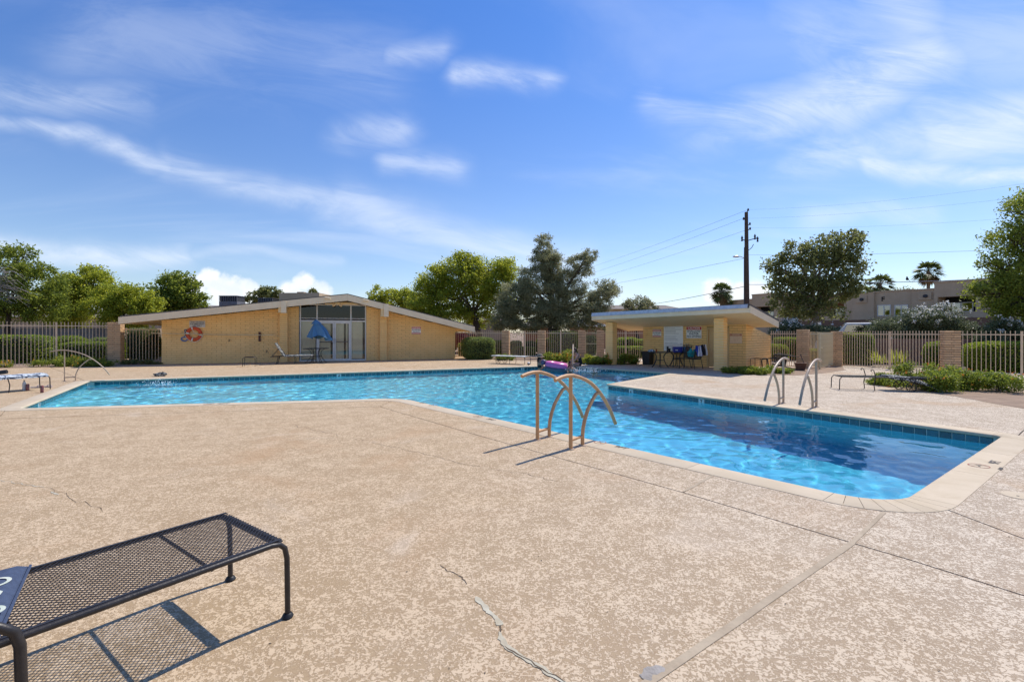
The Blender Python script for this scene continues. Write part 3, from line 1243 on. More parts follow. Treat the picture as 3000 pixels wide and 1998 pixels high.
def block_wall(w, u0, u1, top, parent, openings=(), o=0.0, bh=.102, bl=.405, mesh=None, name='block', mortar=None, seed=1, limit=150,
               mort_name='mortar_wall', d=.10, base=0.0):
    """running-bond blocks proud of a mortar wall; top(u) is the height of the wall"""
    mesh = mesh or block_mesh
    g = random.Random(seed)
    us = [u0] + [q for a, b, c, e in openings for q in (a, b) if u0 < q < u1] + [u1]
    us = sorted(set(us))
    mm = MB()
    for a, b in zip(us[:-1], us[1:]):
        mid = (a + b) / 2
        spans = [(base, None)]
        for oa, ob, za, zb in openings:
            if oa <= mid <= ob:
                spans = ([(base, za)] if za > base + .02 else []) + [(zb, None)]
        for za, zb in spans:
            n = max(1, int((b - a) / 1.0))
            for k in range(n):
                q0, q1 = max(a + (b - a) * k / n, u0 + .014), min(a + (b - a) * (k + 1) / n, u1 - .014)
                t0_, t1_ = (top(q0), top(q1)) if zb is None else (zb, zb)
                oo, ob_ = o - .012, o - .18
                mm.hexa([w.at(q0, za, oo), w.at(q1, za, oo), w.at(q1, za, ob_), w.at(q0, za, ob_),
                         w.at(q0, t0_, oo), w.at(q1, t1_, oo), w.at(q1, t1_, ob_), w.at(q0, t0_, ob_)])
    part(mm, mort_name, mortar or M['yellow_mortar'], parent)
    cut = MB()
    full = []
    row = 0
    z = base
    zmax = max(top(u0 + (u1 - u0) * k / 20) for k in range(21))
    while z < zmax:
        z1 = z + bh
        u = u0 - (bl / 2 if row % 2 else 0)
        while u < u1 - .01:
            a, b = max(u, u0), min(u + bl, u1)
            u += bl
            segs = [(a, b)]
            for oa, ob, za, zb in openings:
                if z1 > za + .02 and z < zb - .02:
                    segs = [s for (p, q) in segs for s in ((p, min(q, oa)), (max(p, ob), q)) if s[1] - s[0] > .03]
            for a, b in segs:
                if b - a < .03:
                    continue
                ta, tb = top(a), top(b)
                if min(ta, tb) >= z1 - .004:
                    full.append((a, b, z, z1))
                elif max(ta, tb) > z + .02:
                    j_ = .006
                    za_, zb_ = min(z1 - j_, ta), min(z1 - j_, tb)
                    za_, zb_ = max(za_, z + .01), max(zb_, z + .01)
                    cut.hexa([w.at(a + j_, z + j_, o), w.at(b - j_, z + j_, o), w.at(b - j_, z + j_, o - .03), w.at(a + j_, z + j_, o - .03),
                              w.at(a + j_, za_, o), w.at(b - j_, zb_, o), w.at(b - j_, zb_, o - .03), w.at(a + j_, za_, o - .03)])
        z = z1
        row += 1
    g2_ = list(full)
    g2_.sort(key=lambda s: (w.at(s[0]).length))
    for i, (a, b, za, zb) in enumerate(g2_):
        dj = g.uniform(-.004, .004)
        if i < limit:
            p = w.at((a + b) / 2, (za + zb) / 2, o - .05 + dj)
            ob = link(name, mesh, parent)
            ob.location = p
            ob.rotation_euler = (0, g.uniform(-.003, .003), w.ang)
            ob.scale = (b - a - .012, .10, zb - za - .015)
        else:
            j_ = .005
            cut.hexa([w.at(a + j_, za + j_, o + dj), w.at(b - j_, za + j_, o + dj), w.at(b - j_, za + j_, o - .03), w.at(a + j_, za + j_, o - .03),
                      w.at(a + j_, zb - j_, o + dj), w.at(b - j_, zb - j_, o + dj), w.at(b - j_, zb - j_, o - .03), w.at(a + j_, zb - j_, o - .03)])
    if cut.v:
        part(cut, 'block_courses', mesh.materials[0], parent, kind='stuff')


def pillar(loc, w, h, rz, label, n_course=None, cat='pillar', group='brick pillars of the pool fence'):
    t = thing('brick_pillar', label, cat, loc, rz, group)
    bh = .086
    n = max(3, round(h / bh))
    bh = h / n
    bw = w * .42
    c = MB()
    c.box((0, 0, h / 2 - .01), (w - .024, w - .024, h - .02))
    part(c, 'pillar_core', M['brick_mortar'], t, world=False)
    L = w - bw
    g = random.Random(int(loc[0] * 100))
    for k in range(n):
        s = 1 if k % 2 else -1
        for q in range(4):
            a = q * math.pi / 2
            cx, cy = s * (w - L) / 2 * -1, -(w / 2 - bw / 2)
            o = link('brick', brick_mesh, t, False)
            o.location = (cx * math.cos(a) - cy * math.sin(a), cx * math.sin(a) + cy * math.cos(a), (k + .5) * bh)
            o.rotation_euler = (0, 0, a)
            o.scale = (L - .010, bw - .0, bh - .017 + g.uniform(-.001, .001))
    return t


def picket_mesh(name, h, m, tip=.05, w=.018):
    p = MB()
    p.box((0, 0, (h - tip) / 2), (w, w, h - tip))
    p.box((0, 0, h - tip / 2 + .0005), (w * 1.25, w * 1.25, tip))
    return p.mesh(name, m)


def fence(a, b, label, h, rail=.13, low=.10, sp=.115, posts=(), group='tan iron pool fence', m=None, tips=True, sx=1.0, zb=0.0, cat='fence', name='iron_fence'):
    """posts: distances along the fence; a, b ground points"""
    m = m or M['fence_paint']
    w = Wall(a, b)
    t = thing(name, label, cat, (w.p.x, w.p.y, 0), 0, group)
    r = MB()
    for z in (h - rail, low):
        r = MB()
        r.bar(w.at(0, z), w.at(w.L, z), .028 * sx, .036)
        part(r, 'rail', m, t)
    pm = picket_mesh('picket', (h if tips else h - rail) - .05, m, w=.019 * sx)
    n = int(w.L / sp)
    for i in range(n + 1):
        u = (w.L - n * sp) / 2 + i * sp
        if any(abs(u - q) < .05 for q in posts):
            continue
        o = link('picket', pm, t)
        o.location = w.at(u, .05)
        o.rotation_euler = (0, 0, w.ang)
    for q in posts:
        p = MB()
        p.box(w.at(q, (h - .03) / 2), (.062, .062, h - .03), w.ang)
        p.box(w.at(q, h - .02), (.072, .072, .018), w.ang)
        part(p, 'post', m, t)
    return t


# ------------------------------------------------------------------ clubhouse
cw = Wall(G(473, 1067), G(1334, 1051))
club = thing('clubhouse', 'long low clubhouse of yellow slump block with shallow gabled roof beyond the pool', 'building', cw.at(cw.L / 2, 0, -4))
OV = .9
fu0, fz0t = cw.uz(352, 929, OV)
_, fz0b = cw.uz(352, 949, OV)
fup, fzpt = cw.uz(1018, 863, OV)
_, fzpb = cw.uz(1018, 881, OV)
fu1, fz1t = cw.uz(1388, 957, OV)
_, fz1b = cw.uz(1388, 973, OV)


def eave(u):      # underside of the roof
    if u < fup:
        return fz0b + (fzpb - fz0b) * (u - fu0) / (fup - fu0)
    return fzpb + (fz1b - fzpb) * (u - fup) / (fu1 - fup)


gu0, gu1 = cw.uz(876, 1000)[0], cw.uz(1073, 1000)[0]
gtop = cw.uz(980, 892)[1]
DEEP = 9.0
block_wall(cw, 0, gu0, lambda u: eave(u) + .01, club, seed=2, limit=150)
block_wall(cw, gu1, cw.L, lambda u: eave(u) + .01, club, seed=3, limit=130)
side = Wall(cw.at(cw.L, 0), cw.at(cw.L, 0, -DEEP))
mb = MB()     # the plain side, rear and left walls
for a, b in ((cw.at(cw.L - .02, 0, -.1), cw.at(cw.L - .02, 0, -DEEP)), (cw.at(cw.L, 0, -DEEP), cw.at(0, 0, -DEEP)), (cw.at(.02, 0, -DEEP), cw.at(.02, 0, -.1))):
    w_ = Wall(a, b)
    uu_ = lambda q: (Vector((q.x, q.y, 0)) - cw.p).dot(cw.e)
    n = 8
    for k in range(n):
        p, q = w_.at(w_.L * k / n), w_.at(w_.L * (k + 1) / n)
        tp, tq = eave(uu_(p)), eave(uu_(q))
        i_ = -w_.n * .15
        mb.hexa([p, q, q + i_, p + i_, p + Vector((0, 0, tp)), q + Vector((0, 0, tq)), q + i_ + Vector((0, 0, tq)), p + i_ + Vector((0, 0, tp))])
part(mb, 'rear_wall', M['yellow_block'], club)
# roof: deck, dark covering, fascia boards
rf = MB()
cv = MB()
for a, b in ((fu0, fup), (fup, fu1)):
    n = 6
    for k in range(n):
        q0, q1 = a + (b - a) * k / n, a + (b - a) * (k + 1) / n
        e0, e1 = eave(q0), eave(q1)
        rf.hexa([cw.at(q0, e0 + .05, OV - .05), cw.at(q1, e1 + .05, OV - .05), cw.at(q1, e1 + .05, -DEEP - .6), cw.at(q0, e0 + .05, -DEEP - .6),
                 cw.at(q0, e0 + .20, OV - .05), cw.at(q1, e1 + .20, OV - .05), cw.at(q1, e1 + .20, -DEEP - .6), cw.at(q0, e0 + .20, -DEEP - .6)])
        h0 = (fz0t - fz0b) if a == fu0 else (fz1t - fz1b)
        cv.hexa([cw.at(q0, e0 + .205, OV + .03), cw.at(q1, e1 + .205, OV + .03), cw.at(q1, e1 + .205, -DEEP - .7), cw.at(q0, e0 + .205, -DEEP - .7),
                 cw.at(q0, e0 + h0 + .05, OV + .03), cw.at(q1, e1 + h0 + .05, OV + .03), cw.at(q1, e1 + h0 + .05, -DEEP - .7), cw.at(q0, e0 + h0 + .05, -DEEP - .7)])
part(rf, 'soffit', M['cream_soffit'], club)
part(cv, 'roof', M['roof_gravel'], club)
for a, b, zb0, zt0, zb1, zt1 in ((fu0, fup, fz0b, fz0t, fzpb, fzpt), (fup, fu1, fzpb, fzpt, fz1b, fz1t)):
    f_ = MB()
    d_ = .002
    f_.hexa([cw.at(a + d_, zb0, OV + .05), cw.at(b - d_, zb1, OV + .05), cw.at(b - d_, zb1, OV - .045), cw.at(a + d_, zb0, OV - .045),
             cw.at(a + d_, zt0, OV + .05), cw.at(b - d_, zt1, OV + .05), cw.at(b - d_, zt1, OV - .045), cw.at(a + d_, zt0, OV - .045)])
    part(f_, 'fascia_board', M['cream_paint'], club)
for u_, z0_, z1_ in ((fu0, fz0b, fz0t), (fu1, fz1b, fz1t)):
    f_ = MB()
    s_ = -1 if u_ == fu0 else 1
    f_.hexa([cw.at(u_, z0_, OV + .05), cw.at(u_ + s_ * .05, z0_, OV + .05), cw.at(u_ + s_ * .05, z0_, -DEEP - .6), cw.at(u_, z0_, -DEEP - .6),
             cw.at(u_, z1_, OV + .05), cw.at(u_ + s_ * .05, z1_, OV + .05), cw.at(u_ + s_ * .05, z1_, -DEEP - .6), cw.at(u_, z1_, -DEEP - .6)])
    part(f_, 'fascia_board', M['cream_paint'], club)
# columns with beam heads
for px0, px1 in ((819, 839), (1113, 1136)):
    ua, ub = cw.uz(px0, 1000, .22)[0], cw.uz(px1, 1000, .22)[0]
    um = (ua + ub) / 2
    ub = ua + .36
    zt = cw.uz(px0, 917 if px0 < 900 else 928, .22)[1]
    colm = MB()
    colm.hexa([cw.at(ua + .012, 0, .208), cw.at(ub - .012, 0, .208), cw.at(ub - .012, 0, .003), cw.at(ua + .012, 0, .003),
               cw.at(ua + .012, zt, .208), cw.at(ub - .012, zt, .208), cw.at(ub - .012, zt, .003), cw.at(ua + .012, zt, .003)])
    cpart = part(colm, 'column', M['yellow_mortar'], club)
    n = int(zt / .102)
    for k in range(n):
        zc = (k + .5) * zt / n
        o = link('block', block_mesh, cpart)
        o.location = cw.at((ua + ub) / 2, zc, .22 - .108)
        o.rotation_euler = (0, 0, cw.ang)
        o.scale = (ub - ua, .216, zt / n - .011)
    bmh = MB()
    e_ = eave(ua + .18)
    bmh.hexa([cw.at(ua + .02, zt, OV - .05), cw.at(ub - .02, zt, OV - .05), cw.at(ub - .02, zt, .0), cw.at(ua + .02, zt, .0),
              cw.at(ua + .02, e_ + .06, OV - .05), cw.at(ub - .02, e_ + .06, OV - .05), cw.at(ub - .02, e_ + .06, .0), cw.at(ua + .02, e_ + .06, .0)])
    part(bmh, 'beam', M['cream_soffit'], club)
    bmc = MB()
    bmc.hexa([cw.at(ua + .15, zt - .02, OV + .11), cw.at(ub + .02, zt - .02, OV + .11), cw.at(ub + .02, zt - .02, OV + .052), cw.at(ua + .15, zt - .02, OV + .052),
              cw.at(ua + .15, e_ + .30, OV + .11), cw.at(ub + .02, e_ + .30, OV + .11), cw.at(ub + .02, e_ + .30, OV + .052), cw.at(ua + .15, e_ + .30, OV + .052)])
    part(bmc, 'beam_cap', M['cream_paint'], club)
# planks of the gable above the glass
zz = gtop
k = 0
while zz < fzpb:
    pl_ = MB()
    z1 = zz + .13
    us_ = [gu0 + (gu1 - gu0) * i / 8 for i in range(9)]
    any_ = False
    for a, b in zip(us_[:-1], us_[1:]):
        ta, tb = min(z1 - .008, eave(a) + .02), min(z1 - .008, eave(b) + .02)
        if ta > zz + .01 and tb > zz + .01:
            any_ = True
            pl_.hexa([cw.at(a, zz, -.02), cw.at(b, zz, -.02), cw.at(b, zz, -.08), cw.at(a, zz, -.08),
                      cw.at(a, ta, -.035), cw.at(b, tb, -.035), cw.at(b, tb, -.08), cw.at(a, ta, -.08)])
    if any_:
        part(pl_, 'plank', M['cream_soffit'], club)
    zz = z1
# glazing
GO = -.10
zmid = cw.uz(980, 941, GO)[1]
mull = [cw.uz(p, 1000, GO)[0] for p in (880, 929, 1028, 1071)]
fr = part(MB().hexa([cw.at(gu0, 0, GO + .03), cw.at(gu1, 0, GO + .03), cw.at(gu1, 0, GO - .03), cw.at(gu0, 0, GO - .03),
                     cw.at(gu0, .07, GO + .03), cw.at(gu1, .07, GO + .03), cw.at(gu1, .07, GO - .03), cw.at(gu0, .07, GO - .03)]), 'window_frame', M['white_metal'], club)
for z0_, z1_ in ((zmid - .03, zmid + .045), (gtop - .05, gtop), (zmid + .12, zmid + .15)):
    m_ = MB()
    m_.hexa([cw.at(gu0, z0_, GO + .026), cw.at(gu1, z0_, GO + .026), cw.at(gu1, z0_, GO - .03), cw.at(gu0, z0_, GO - .03),
             cw.at(gu0, z1_, GO + .026), cw.at(gu1, z1_, GO + .026), cw.at(gu1, z1_, GO - .03), cw.at(gu0, z1_, GO - .03)])
    part(m_, 'transom', M['white_metal'], fr)
for q in mull:
    m_ = MB()
    m_.hexa([cw.at(q - .03, .0, GO + .034), cw.at(q + .03, .0, GO + .034), cw.at(q + .03, .0, GO - .034), cw.at(q - .03, .0, GO - .034),
             cw.at(q - .03, gtop, GO + .034), cw.at(q + .03, gtop, GO + .034), cw.at(q + .03, gtop, GO - .034), cw.at(q - .03, gtop, GO - .034)])
    part(m_, 'mullion', M['white_metal'], fr)


def pane(u0, u1, z0, z1, o, m, parent, name='pane', w=None):
    w = w or cw
    m_ = MB()
    m_.hexa([w.at(u0, z0, o), w.at(u1, z0, o), w.at(u1, z0, o - .006), w.at(u0, z0, o - .006), w.at(u0, z1, o), w.at(u1, z1, o), w.at(u1, z1, o - .006), w.at(u0, z1, o - .006)])
    return part(m_, name, m, parent)


for a, b in zip(mull[:-1], mull[1:]):
    pane(a + .03, b - .03, zmid + .152, gtop - .05, GO, M['dark_glass'], fr)
for a, b in ((mull[0], mull[1]), (mull[2], mull[3])):
    pane(a + .03, b - .03, .07, zmid - .03, GO, M['window_glass'], fr)
# double door
ud = cw.uz(979.5, 1000, GO)[0]
for a, b, hs in ((mull[1] + .032, ud - .003, 1), (ud + .003, mull[2] - .032, -1)):
    m_ = MB()
    for (p, q, z0_, z1_) in ((a, b, .0, .10), (a, b, zmid - .13, zmid - .032), (a, a + .075, .1, zmid - .13), (b - .075, b, .1, zmid - .13)):
        m_.hexa([cw.at(p, z0_ + .005, GO + .022), cw.at(q, z0_ + .005, GO + .022), cw.at(q, z0_ + .005, GO - .022), cw.at(p, z0_ + .005, GO - .022),
                 cw.at(p, z1_ + .005, GO + .022), cw.at(q, z1_ + .005, GO + .022), cw.at(q, z1_ + .005, GO - .022), cw.at(p, z1_ + .005, GO - .022)])
    dr_ = part(m_, 'door', M['white_metal'], club)
    pane(a + .075, b - .075, .10, zmid - .13, GO, M['window_glass'], dr_)
    h_ = MB()
    uh = (b - .035) if hs > 0 else (a + .035)
    h_.tube([cw.at(uh, .92, GO + .02), cw.at(uh, .92, GO + .09), cw.at(uh - hs * .05, 1.0, GO + .09), cw.at(uh, 1.15, GO + .09), cw.at(uh, 1.15, GO + .02)], .014)
    part(h_, 'handle', M['galvanised'], dr_)
    h_ = MB()
    h_.bar(cw.at(a + .08, .98, GO - .06), cw.at(b - .08, .98, GO - .06), .03, .04)
    part(h_, 'push_bar', M['ac_metal'], dr_)
# vertical blinds behind the glass, open in places
bl = MB()
g = random.Random(4)
for a, b in ((cw.uz(884, 1000)[0], cw.uz(966, 1000)[0]), (cw.uz(985, 1000)[0], cw.uz(1007, 1000)[0]), (cw.uz(1016, 1000)[0], cw.uz(1020, 1000)[0]), (cw.uz(1031, 1000)[0], cw.uz(1064, 1000)[0])):
    q = a
    while q < b:
        bl.bar(cw.at(q, .10, GO - .10 + g.uniform(-.006, .006)), cw.at(q, zmid - .02, GO - .10), .088, .006, up=(cw.e * .25 + cw.n).normalized())
        q += .082
part(bl, 'vertical_blind', M['blind_vane'], fr, kind='stuff')
rm = MB()
for (p, q) in (((gu0, -.13), (gu0, -5)), ((gu0, -5), (gu1, -5)), ((gu1, -5), (gu1, -.13))):
    a, b = cw.at(p[0], .01, p[1]), cw.at(q[0], .01, q[1])
    k = len(rm.v)
    rm.v += [tuple(a), tuple(b), (b.x, b.y, gtop), (a.x, a.y, gtop)]
    rm.f.append((k, k + 1, k + 2, k + 3))
rm.add([cw.at(gu0, gtop, -.13), cw.at(gu1, gtop, -.13), cw.at(gu1, gtop, -5), cw.at(gu0, gtop, -5)], [(0, 1, 2, 3)])
rm.add([cw.at(gu0, .012, -.13), cw.at(gu1, .012, -.13), cw.at(gu1, .012, -5), cw.at(gu0, .012, -5)], [(3, 2, 1, 0)])
part(rm, 'interior_wall', M['interior_wall'], club)


# fixtures on the clubhouse
def wall_cam(px, py, o, label, twist, w=None):
    w = w or cw
    u_, z_ = w.uz(px, py, o)
    t = thing('security_camera', label, 'camera', w.at(u_, z_, o), w.ang)
    m_ = MB()
    m_.tube([(0, 0, 0), (0, -.06, 0)], .035, 10)
    part(m_, 'mount', M['white_metal'], t, world=False)
    m_ = MB()
    c, s = math.cos(twist), math.sin(twist)
    m_.tube([(-.14 * c, -.1 + .14 * s, .03), (.14 * c, -.1 - .14 * s, -.02)], .045, 10)
    part(m_, 'housing', M['cream_paint'], t, world=False)


wall_cam(960, 874, OV + .05, 'cream bullet camera on the fascia left of the gable peak', .3)
wall_cam(1072, 881, OV + .05, 'cream bullet camera on the fascia right of the gable peak', .2)


def sign(w, px0, py0, px1, py1, o, label, lines, back='sign_white', bands=(), name='sign', frame_m=None):
    """lines: (text, relative height of its centre 0..1 from the bottom, size as share of the height, material)"""
    u0, z1 = w.uz(px0, py0, o)
    u1, z0 = w.uz(px1, py1, o)
    t = thing(name, label, 'sign', w.at((u0 + u1) / 2, (z0 + z1) / 2, o), w.ang)
    Wd, Hd = u1 - u0, z1 - z0
    m_ = MB()
    m_.box((0, 0, 0), (Wd, .008, Hd))
    part(m_, 'panel', M[back], t, world=False)
    for (a, b, mm) in bands:
        m_ = MB()
        m_.box((0, -.0055, (a + b) / 2 * Hd - Hd / 2), (Wd - .01, .003, (b - a) * Hd))
        part(m_, 'band', M[mm], t, world=False)
    for s, yc, size, mm in lines:
        tm = text_mb(s, size * Hd, bold=.0015)
        ws = max(q[0] for q in tm.v) - min(q[0] for q in tm.v)
        k = min(1.0, Wd * .92 / ws)
        tm.v = [(q[0] * k, -.0085, q[1] + yc * Hd - Hd / 2) for q in tm.v]
        part(tm, 'lettering', M[mm], t, world=False)
    return t


sign(cw, 555, 940, 601, 959, .012, 'small grey notice of ring use above the orange life ring',
     (('THIS LIFE RING', .78, .27, 'letter_black'), ('FOR EMERGENCY', .5, .27, 'letter_black'), ('USE ONLY', .22, .27, 'letter_black')), 'sign_grey')
sign(cw, 1206, 957, 1233, 979, .012, 'red and white no lifeguard warning sign on the clubhouse right wall',
     (('WARNING', .84, .22, 'sign_white'), ('NO LIFEGUARD', .56, .2, 'letter_black'), ('ON DUTY', .31, .2, 'letter_black')), 'sign_white',
     ((.72, .97, 'sign_red'), (.03, .16, 'sign_red')))
# life ring with bracket, rope and rescue pole
u_, z_ = cw.uz(568.5, 978.5, .06)
ring_ = thing('life_ring', 'orange life ring with four white bands hung on the clubhouse wall', 'life ring', cw.at(u_, z_, .06), cw.ang)
m_ = MB()
RR, rr = .265, .075
for i in range(24):
    for j in range(10):
        a, b = 2 * math.pi * i / 24, 2 * math.pi * j / 10
        m_.v.append(((RR + rr * math.cos(b)) * math.cos(a), -rr * .7 * math.sin(b), (RR + rr * math.cos(b)) * math.sin(a)))
for i in range(24):
    for j in range(10):
        m_.f.append((i * 10 + j, i * 10 + (j + 1) % 10, ((i + 1) % 24) * 10 + (j + 1) % 10, ((i + 1) % 24) * 10 + j))
part(m_, 'ring', M['orange_ring'], ring_, smooth=True, world=False)
for a in (105, 170, 255, 350):
    m_ = MB()
    for d_ in (-6, 0, 6):
        pass
    P = []
    for j in range(11):
        b = 2 * math.pi * j / 10
        P.append((RR + (rr + .006) * math.cos(b), -(rr * .7 + .006) * math.sin(b)))
    for d_ in (-6, 6):
        w_ = R(a + d_)
        m_.v += [(p * math.cos(w_), y, p * math.sin(w_)) for p, y in P]
    for j in range(10):
        m_.f.append((j, j + 1, 11 + j + 1, 11 + j))
    part(m_, 'band', M['white_rope'], ring_, world=False)
m_ = MB()
m_.tube([((RR + .1 + .02 * math.sin(k * .9)) * math.cos(R(k * 14 + 150)), -.02, (RR + .1 + .02 * math.sin(k * .9)) * math.sin(R(k * 14 + 150))) for k in range(16)], .010, 6)
m_.tube([((RR + .06) * math.cos(R(105)), -.06, (RR + .06) * math.sin(R(105))), (.02, -.06, .06), ((RR + .04) * math.cos(R(-8)), -.06, (RR + .04) * math.sin(R(-8)))], .009, 6)
part(m_, 'rope', M['white_rope'], ring_, world=False)
ua, za = cw.uz(541, 967, .02)
t = thing('hose_reel', 'dark hook plate with a coil of blue line beside the life ring', 'line reel', cw.at(ua, za, .0), cw.ang)
m_ = MB()
m_.box((.06, -.012, -.15), (.16, .02, .34))
part(m_, 'plate', M['black_plastic'], t, world=False)
m_ = MB()
m_.tube([(.06 + .05 * math.cos(k * .7), -.03, .0 + .05 * math.sin(k * .7)) for k in range(10)], .008, 6)
part(m_, 'hook', M['galvanised'], t, world=False)
m_ = MB()
for k in range(4):
    m_.tube([((.10 + .014 * k) * math.cos(q * .45), -.03 - .01 * k, -.42 + (.07 + .014 * k) * math.sin(q * .45)) for q in range(15)], .012, 6)
part(m_, 'line_coil', M['hose_blue'], t, world=False)
ua, za = cw.uz(443, 976, .15)
ub, zb = cw.uz(800, 982, .15)
t = thing('rescue_pole', 'long yellow rescue pole with hooped end hung along the clubhouse wall', 'rescue pole', cw.at((ua + ub) / 2, za, .15))
m_ = MB()
m_.tube([cw.at(ua + (ub - ua) * k / 8, za + (zb - za) * k / 8 - .02 * math.sin(math.pi * k / 8), .15) for k in range(9)], .017, 8)
part(m_, 'shaft', M['pole_yellow'], t)
m_ = MB()
m_.tube([cw.at(ub + .42 * math.sin(R(k * 18)), zb - .32 + .32 * math.cos(R(k * 18)), .15) for k in range(0, 11)], .010, 6)
part(m_, 'hook', M['pole_yellow'], t)
ua, za = cw.uz(761, 986.5, .01)
m_ = MB()
m_.box((0, 0, 0), (.10, .05, .46))
m_.box((0, -.04, 0), (.08, .06, .05))
o = part(m_, 'pole_bracket', M['brown_bracket'])
o.location = cw.at(ua, za, .04)
o.rotation_euler = (0, 0, cw.ang)
tag(o, 'dark red bracket plate holding the rescue pole on the yellow wall', 'bracket')
for px, py, lb in ((672, 998, 'small rusty hose tap on the wall right of the life ring'), (782, 1030, 'low hose tap on the wall left of the patio lounger')):
    u_, z_ = cw.uz(px, py, .02)
    t = thing('hose_tap', lb, 'tap', cw.at(u_, z_, .01), cw.ang)
    m_ = MB()
    m_.tube([(0, 0, 0), (0, -.09, 0), (0, -.11, -.05)], .016, 8)
    part(m_, 'spout', M['rust_pot'], t, world=False)
    m_ = MB()
    m_.tube([(-.04, -.06, .05), (.04, -.06, .05)], .011, 6)
    m_.tube([(0, -.06, 0), (0, -.06, .05)], .008, 6)
    part(m_, 'handle', M['rust_pot'], t, world=False)
u_, z_ = cw.uz(988, 893, .3)
t = thing('ceiling_light', 'double floodlight under the gable soffit above the glass doors', 'floodlight', cw.at(u_, z_, .25), cw.ang)
m_ = MB()
m_.box((0, 0, .06), (.2, .12, .07))
part(m_, 'mount', M['cream_soffit'], t, world=False)
for s in (-1, 1):
    m_ = MB()
    m_.tube([(s * .06, -.02, .02), (s * .2, -.12, -.05)], [.035, .07], 10)
    part(m_, 'lamp_head', M['cream_paint'], t, world=False)

# ------------------------------------------------------------------ pool house (open porch, store room)
k_ = math.sqrt(.5)
pw = Wall((7.3 - 3 * k_, 21.5 + 3 * k_), (7.3 + 3 * k_, 21.5 - 3 * k_))    # porch back wall plane
u0p = pw.uz(1884, 1000)[0]
u1p = pw.uz(2186, 1000)[0]
PO = 1.47            # posts in front of it
FO = 2.25            # fascia
house = thing('pool_house', 'yellow block pool house with open porch and slanted roof right of the pool', 'building', pw.at((u0p + u1p) / 2, 0, -1.5))
fa, fzb_a = pw.uz(1738, 937, FO)
_, fzt_a = pw.uz(1740, 917, FO)
fb, fzb_b = pw.uz(2196, 915, FO)
_, fzt_b = pw.uz(2185, 893, FO)
REAR = 0.0
for k in range(400):        # the rear corner of the roof shows at column 2277
    q_ = pw.at(fb, 0, FO - .01 * k)
    if 1500 + q_.x / q_.y * F >= 2277:
        REAR = FO - .01 * k
        break
zr_ = CAM_H + (HOR - 958) / F * q_.y
SLP = max(.05, min(.25, (fzb_b - zr_) / (FO - REAR)))
print('REAR', REAR, 'SLP', SLP, 'zr', zr_)


def proof(u, o):      # underside of the roof
    return fzb_a + (fzb_b - fzb_a) * (u - fa) / (fb - fa) - SLP * (FO - o)


dd_ = pw.uz(2071, 1000)[0]
DO = (dd_, dd_ + .92, 0.0, pw.uz(2075, 961)[1])
block_wall(pw, u0p, u1p, lambda u: proof(u, 0), house, openings=(DO,), seed=5, limit=150)
sw = Wall(pw.at(u1p), pw.at(u1p, 0, -3.0))
us_end = sw.uz(2275, 1000)[0]
us_end = max(1.5, min(3.0, us_end))
block_wall(sw, .014, us_end, lambda u: proof(u1p, -u), house, seed=6, limit=150)
lw = Wall(pw.at(u0p, 0, -us_end), pw.at(u0p))
mb = MB()
for a, b in ((pw.at(u0p + .02, 0, -us_end), pw.at(u0p + .02, 0, -.12)), (pw.at(u1p - .02, 0, -us_end), pw.at(u0p, 0, -us_end))):
    w_ = Wall(a, b)
    i_ = -w_.n * .12
    up0, up1 = Vector((0, 0, proof(u0p, -us_end))), Vector((0, 0, proof(u0p, 0)))
    mb.hexa([a, b, b + i_, a + i_, a + up0, b + up1, b + i_ + up1, a + i_ + up0])
part(mb, 'rear_wall', M['yellow_block'], house)
d_ = MB()
d_.hexa([pw.at(DO[0] + .05, .01, -.06), pw.at(DO[1] - .05, .01, -.06), pw.at(DO[1] - .05, .01, -.10), pw.at(DO[0] + .05, .01, -.10),
         pw.at(DO[0] + .05, DO[3] - .05, -.06), pw.at(DO[1] - .05, DO[3] - .05, -.06), pw.at(DO[1] - .05, DO[3] - .05, -.10), pw.at(DO[0] + .05, DO[3] - .05, -.10)])
door_ = part(d_, 'door', M['door_paint'], house)
k2 = MB()
k2.ball(pw.at(DO[1] - .12, 1.0, -.03), .03)
part(k2, 'handle', M['galvanised'], door_)
f_ = MB()
for a, b, z0_, z1_ in ((DO[0], DO[0] + .05, 0, DO[3]), (DO[1] - .05, DO[1], 0, DO[3]), (DO[0] + .05, DO[1] - .05, DO[3] - .05, DO[3])):
    f_.hexa([pw.at(a, z0_, .012), pw.at(b, z0_, .012), pw.at(b, z0_, -.11), pw.at(a, z0_, -.11), pw.at(a, z1_, .012), pw.at(b, z1_, .012), pw.at(b, z1_, -.11), pw.at(a, z1_, -.11)])
part(f_, 'door_frame', M['door_paint'], house)
# porch posts of block
for px in (1791, 2111):
    up_ = pw.uz(px, 1000, PO)[0]
    zt = proof(up_, PO)
    c = MB()
    c.hexa([pw.at(up_ - .175, 0, PO + .173), pw.at(up_ + .175, 0, PO + .173), pw.at(up_ + .175, 0, PO - .173), pw.at(up_ - .175, 0, PO - .173),
            pw.at(up_ - .175, zt, PO + .173), pw.at(up_ + .175, zt, PO + .173), pw.at(up_ + .175, zt, PO - .173), pw.at(up_ - .175, zt, PO - .173)])
    pp = part(c, 'post', M['cream_paint'], house)
    n = round(zt / .102)
    for k in range(n):
        for s in (0, 1):
            o = link('block', block_mesh if False else block_mesh, pp)
            o.location = pw.at(up_, (k + .5) * zt / n, PO + (.095 if s == 0 else -.095))
            o.rotation_euler = (0, 0, pw.ang + (0 if s == 0 else math.pi))
            o.scale = (.38, .188, zt / n - .011)
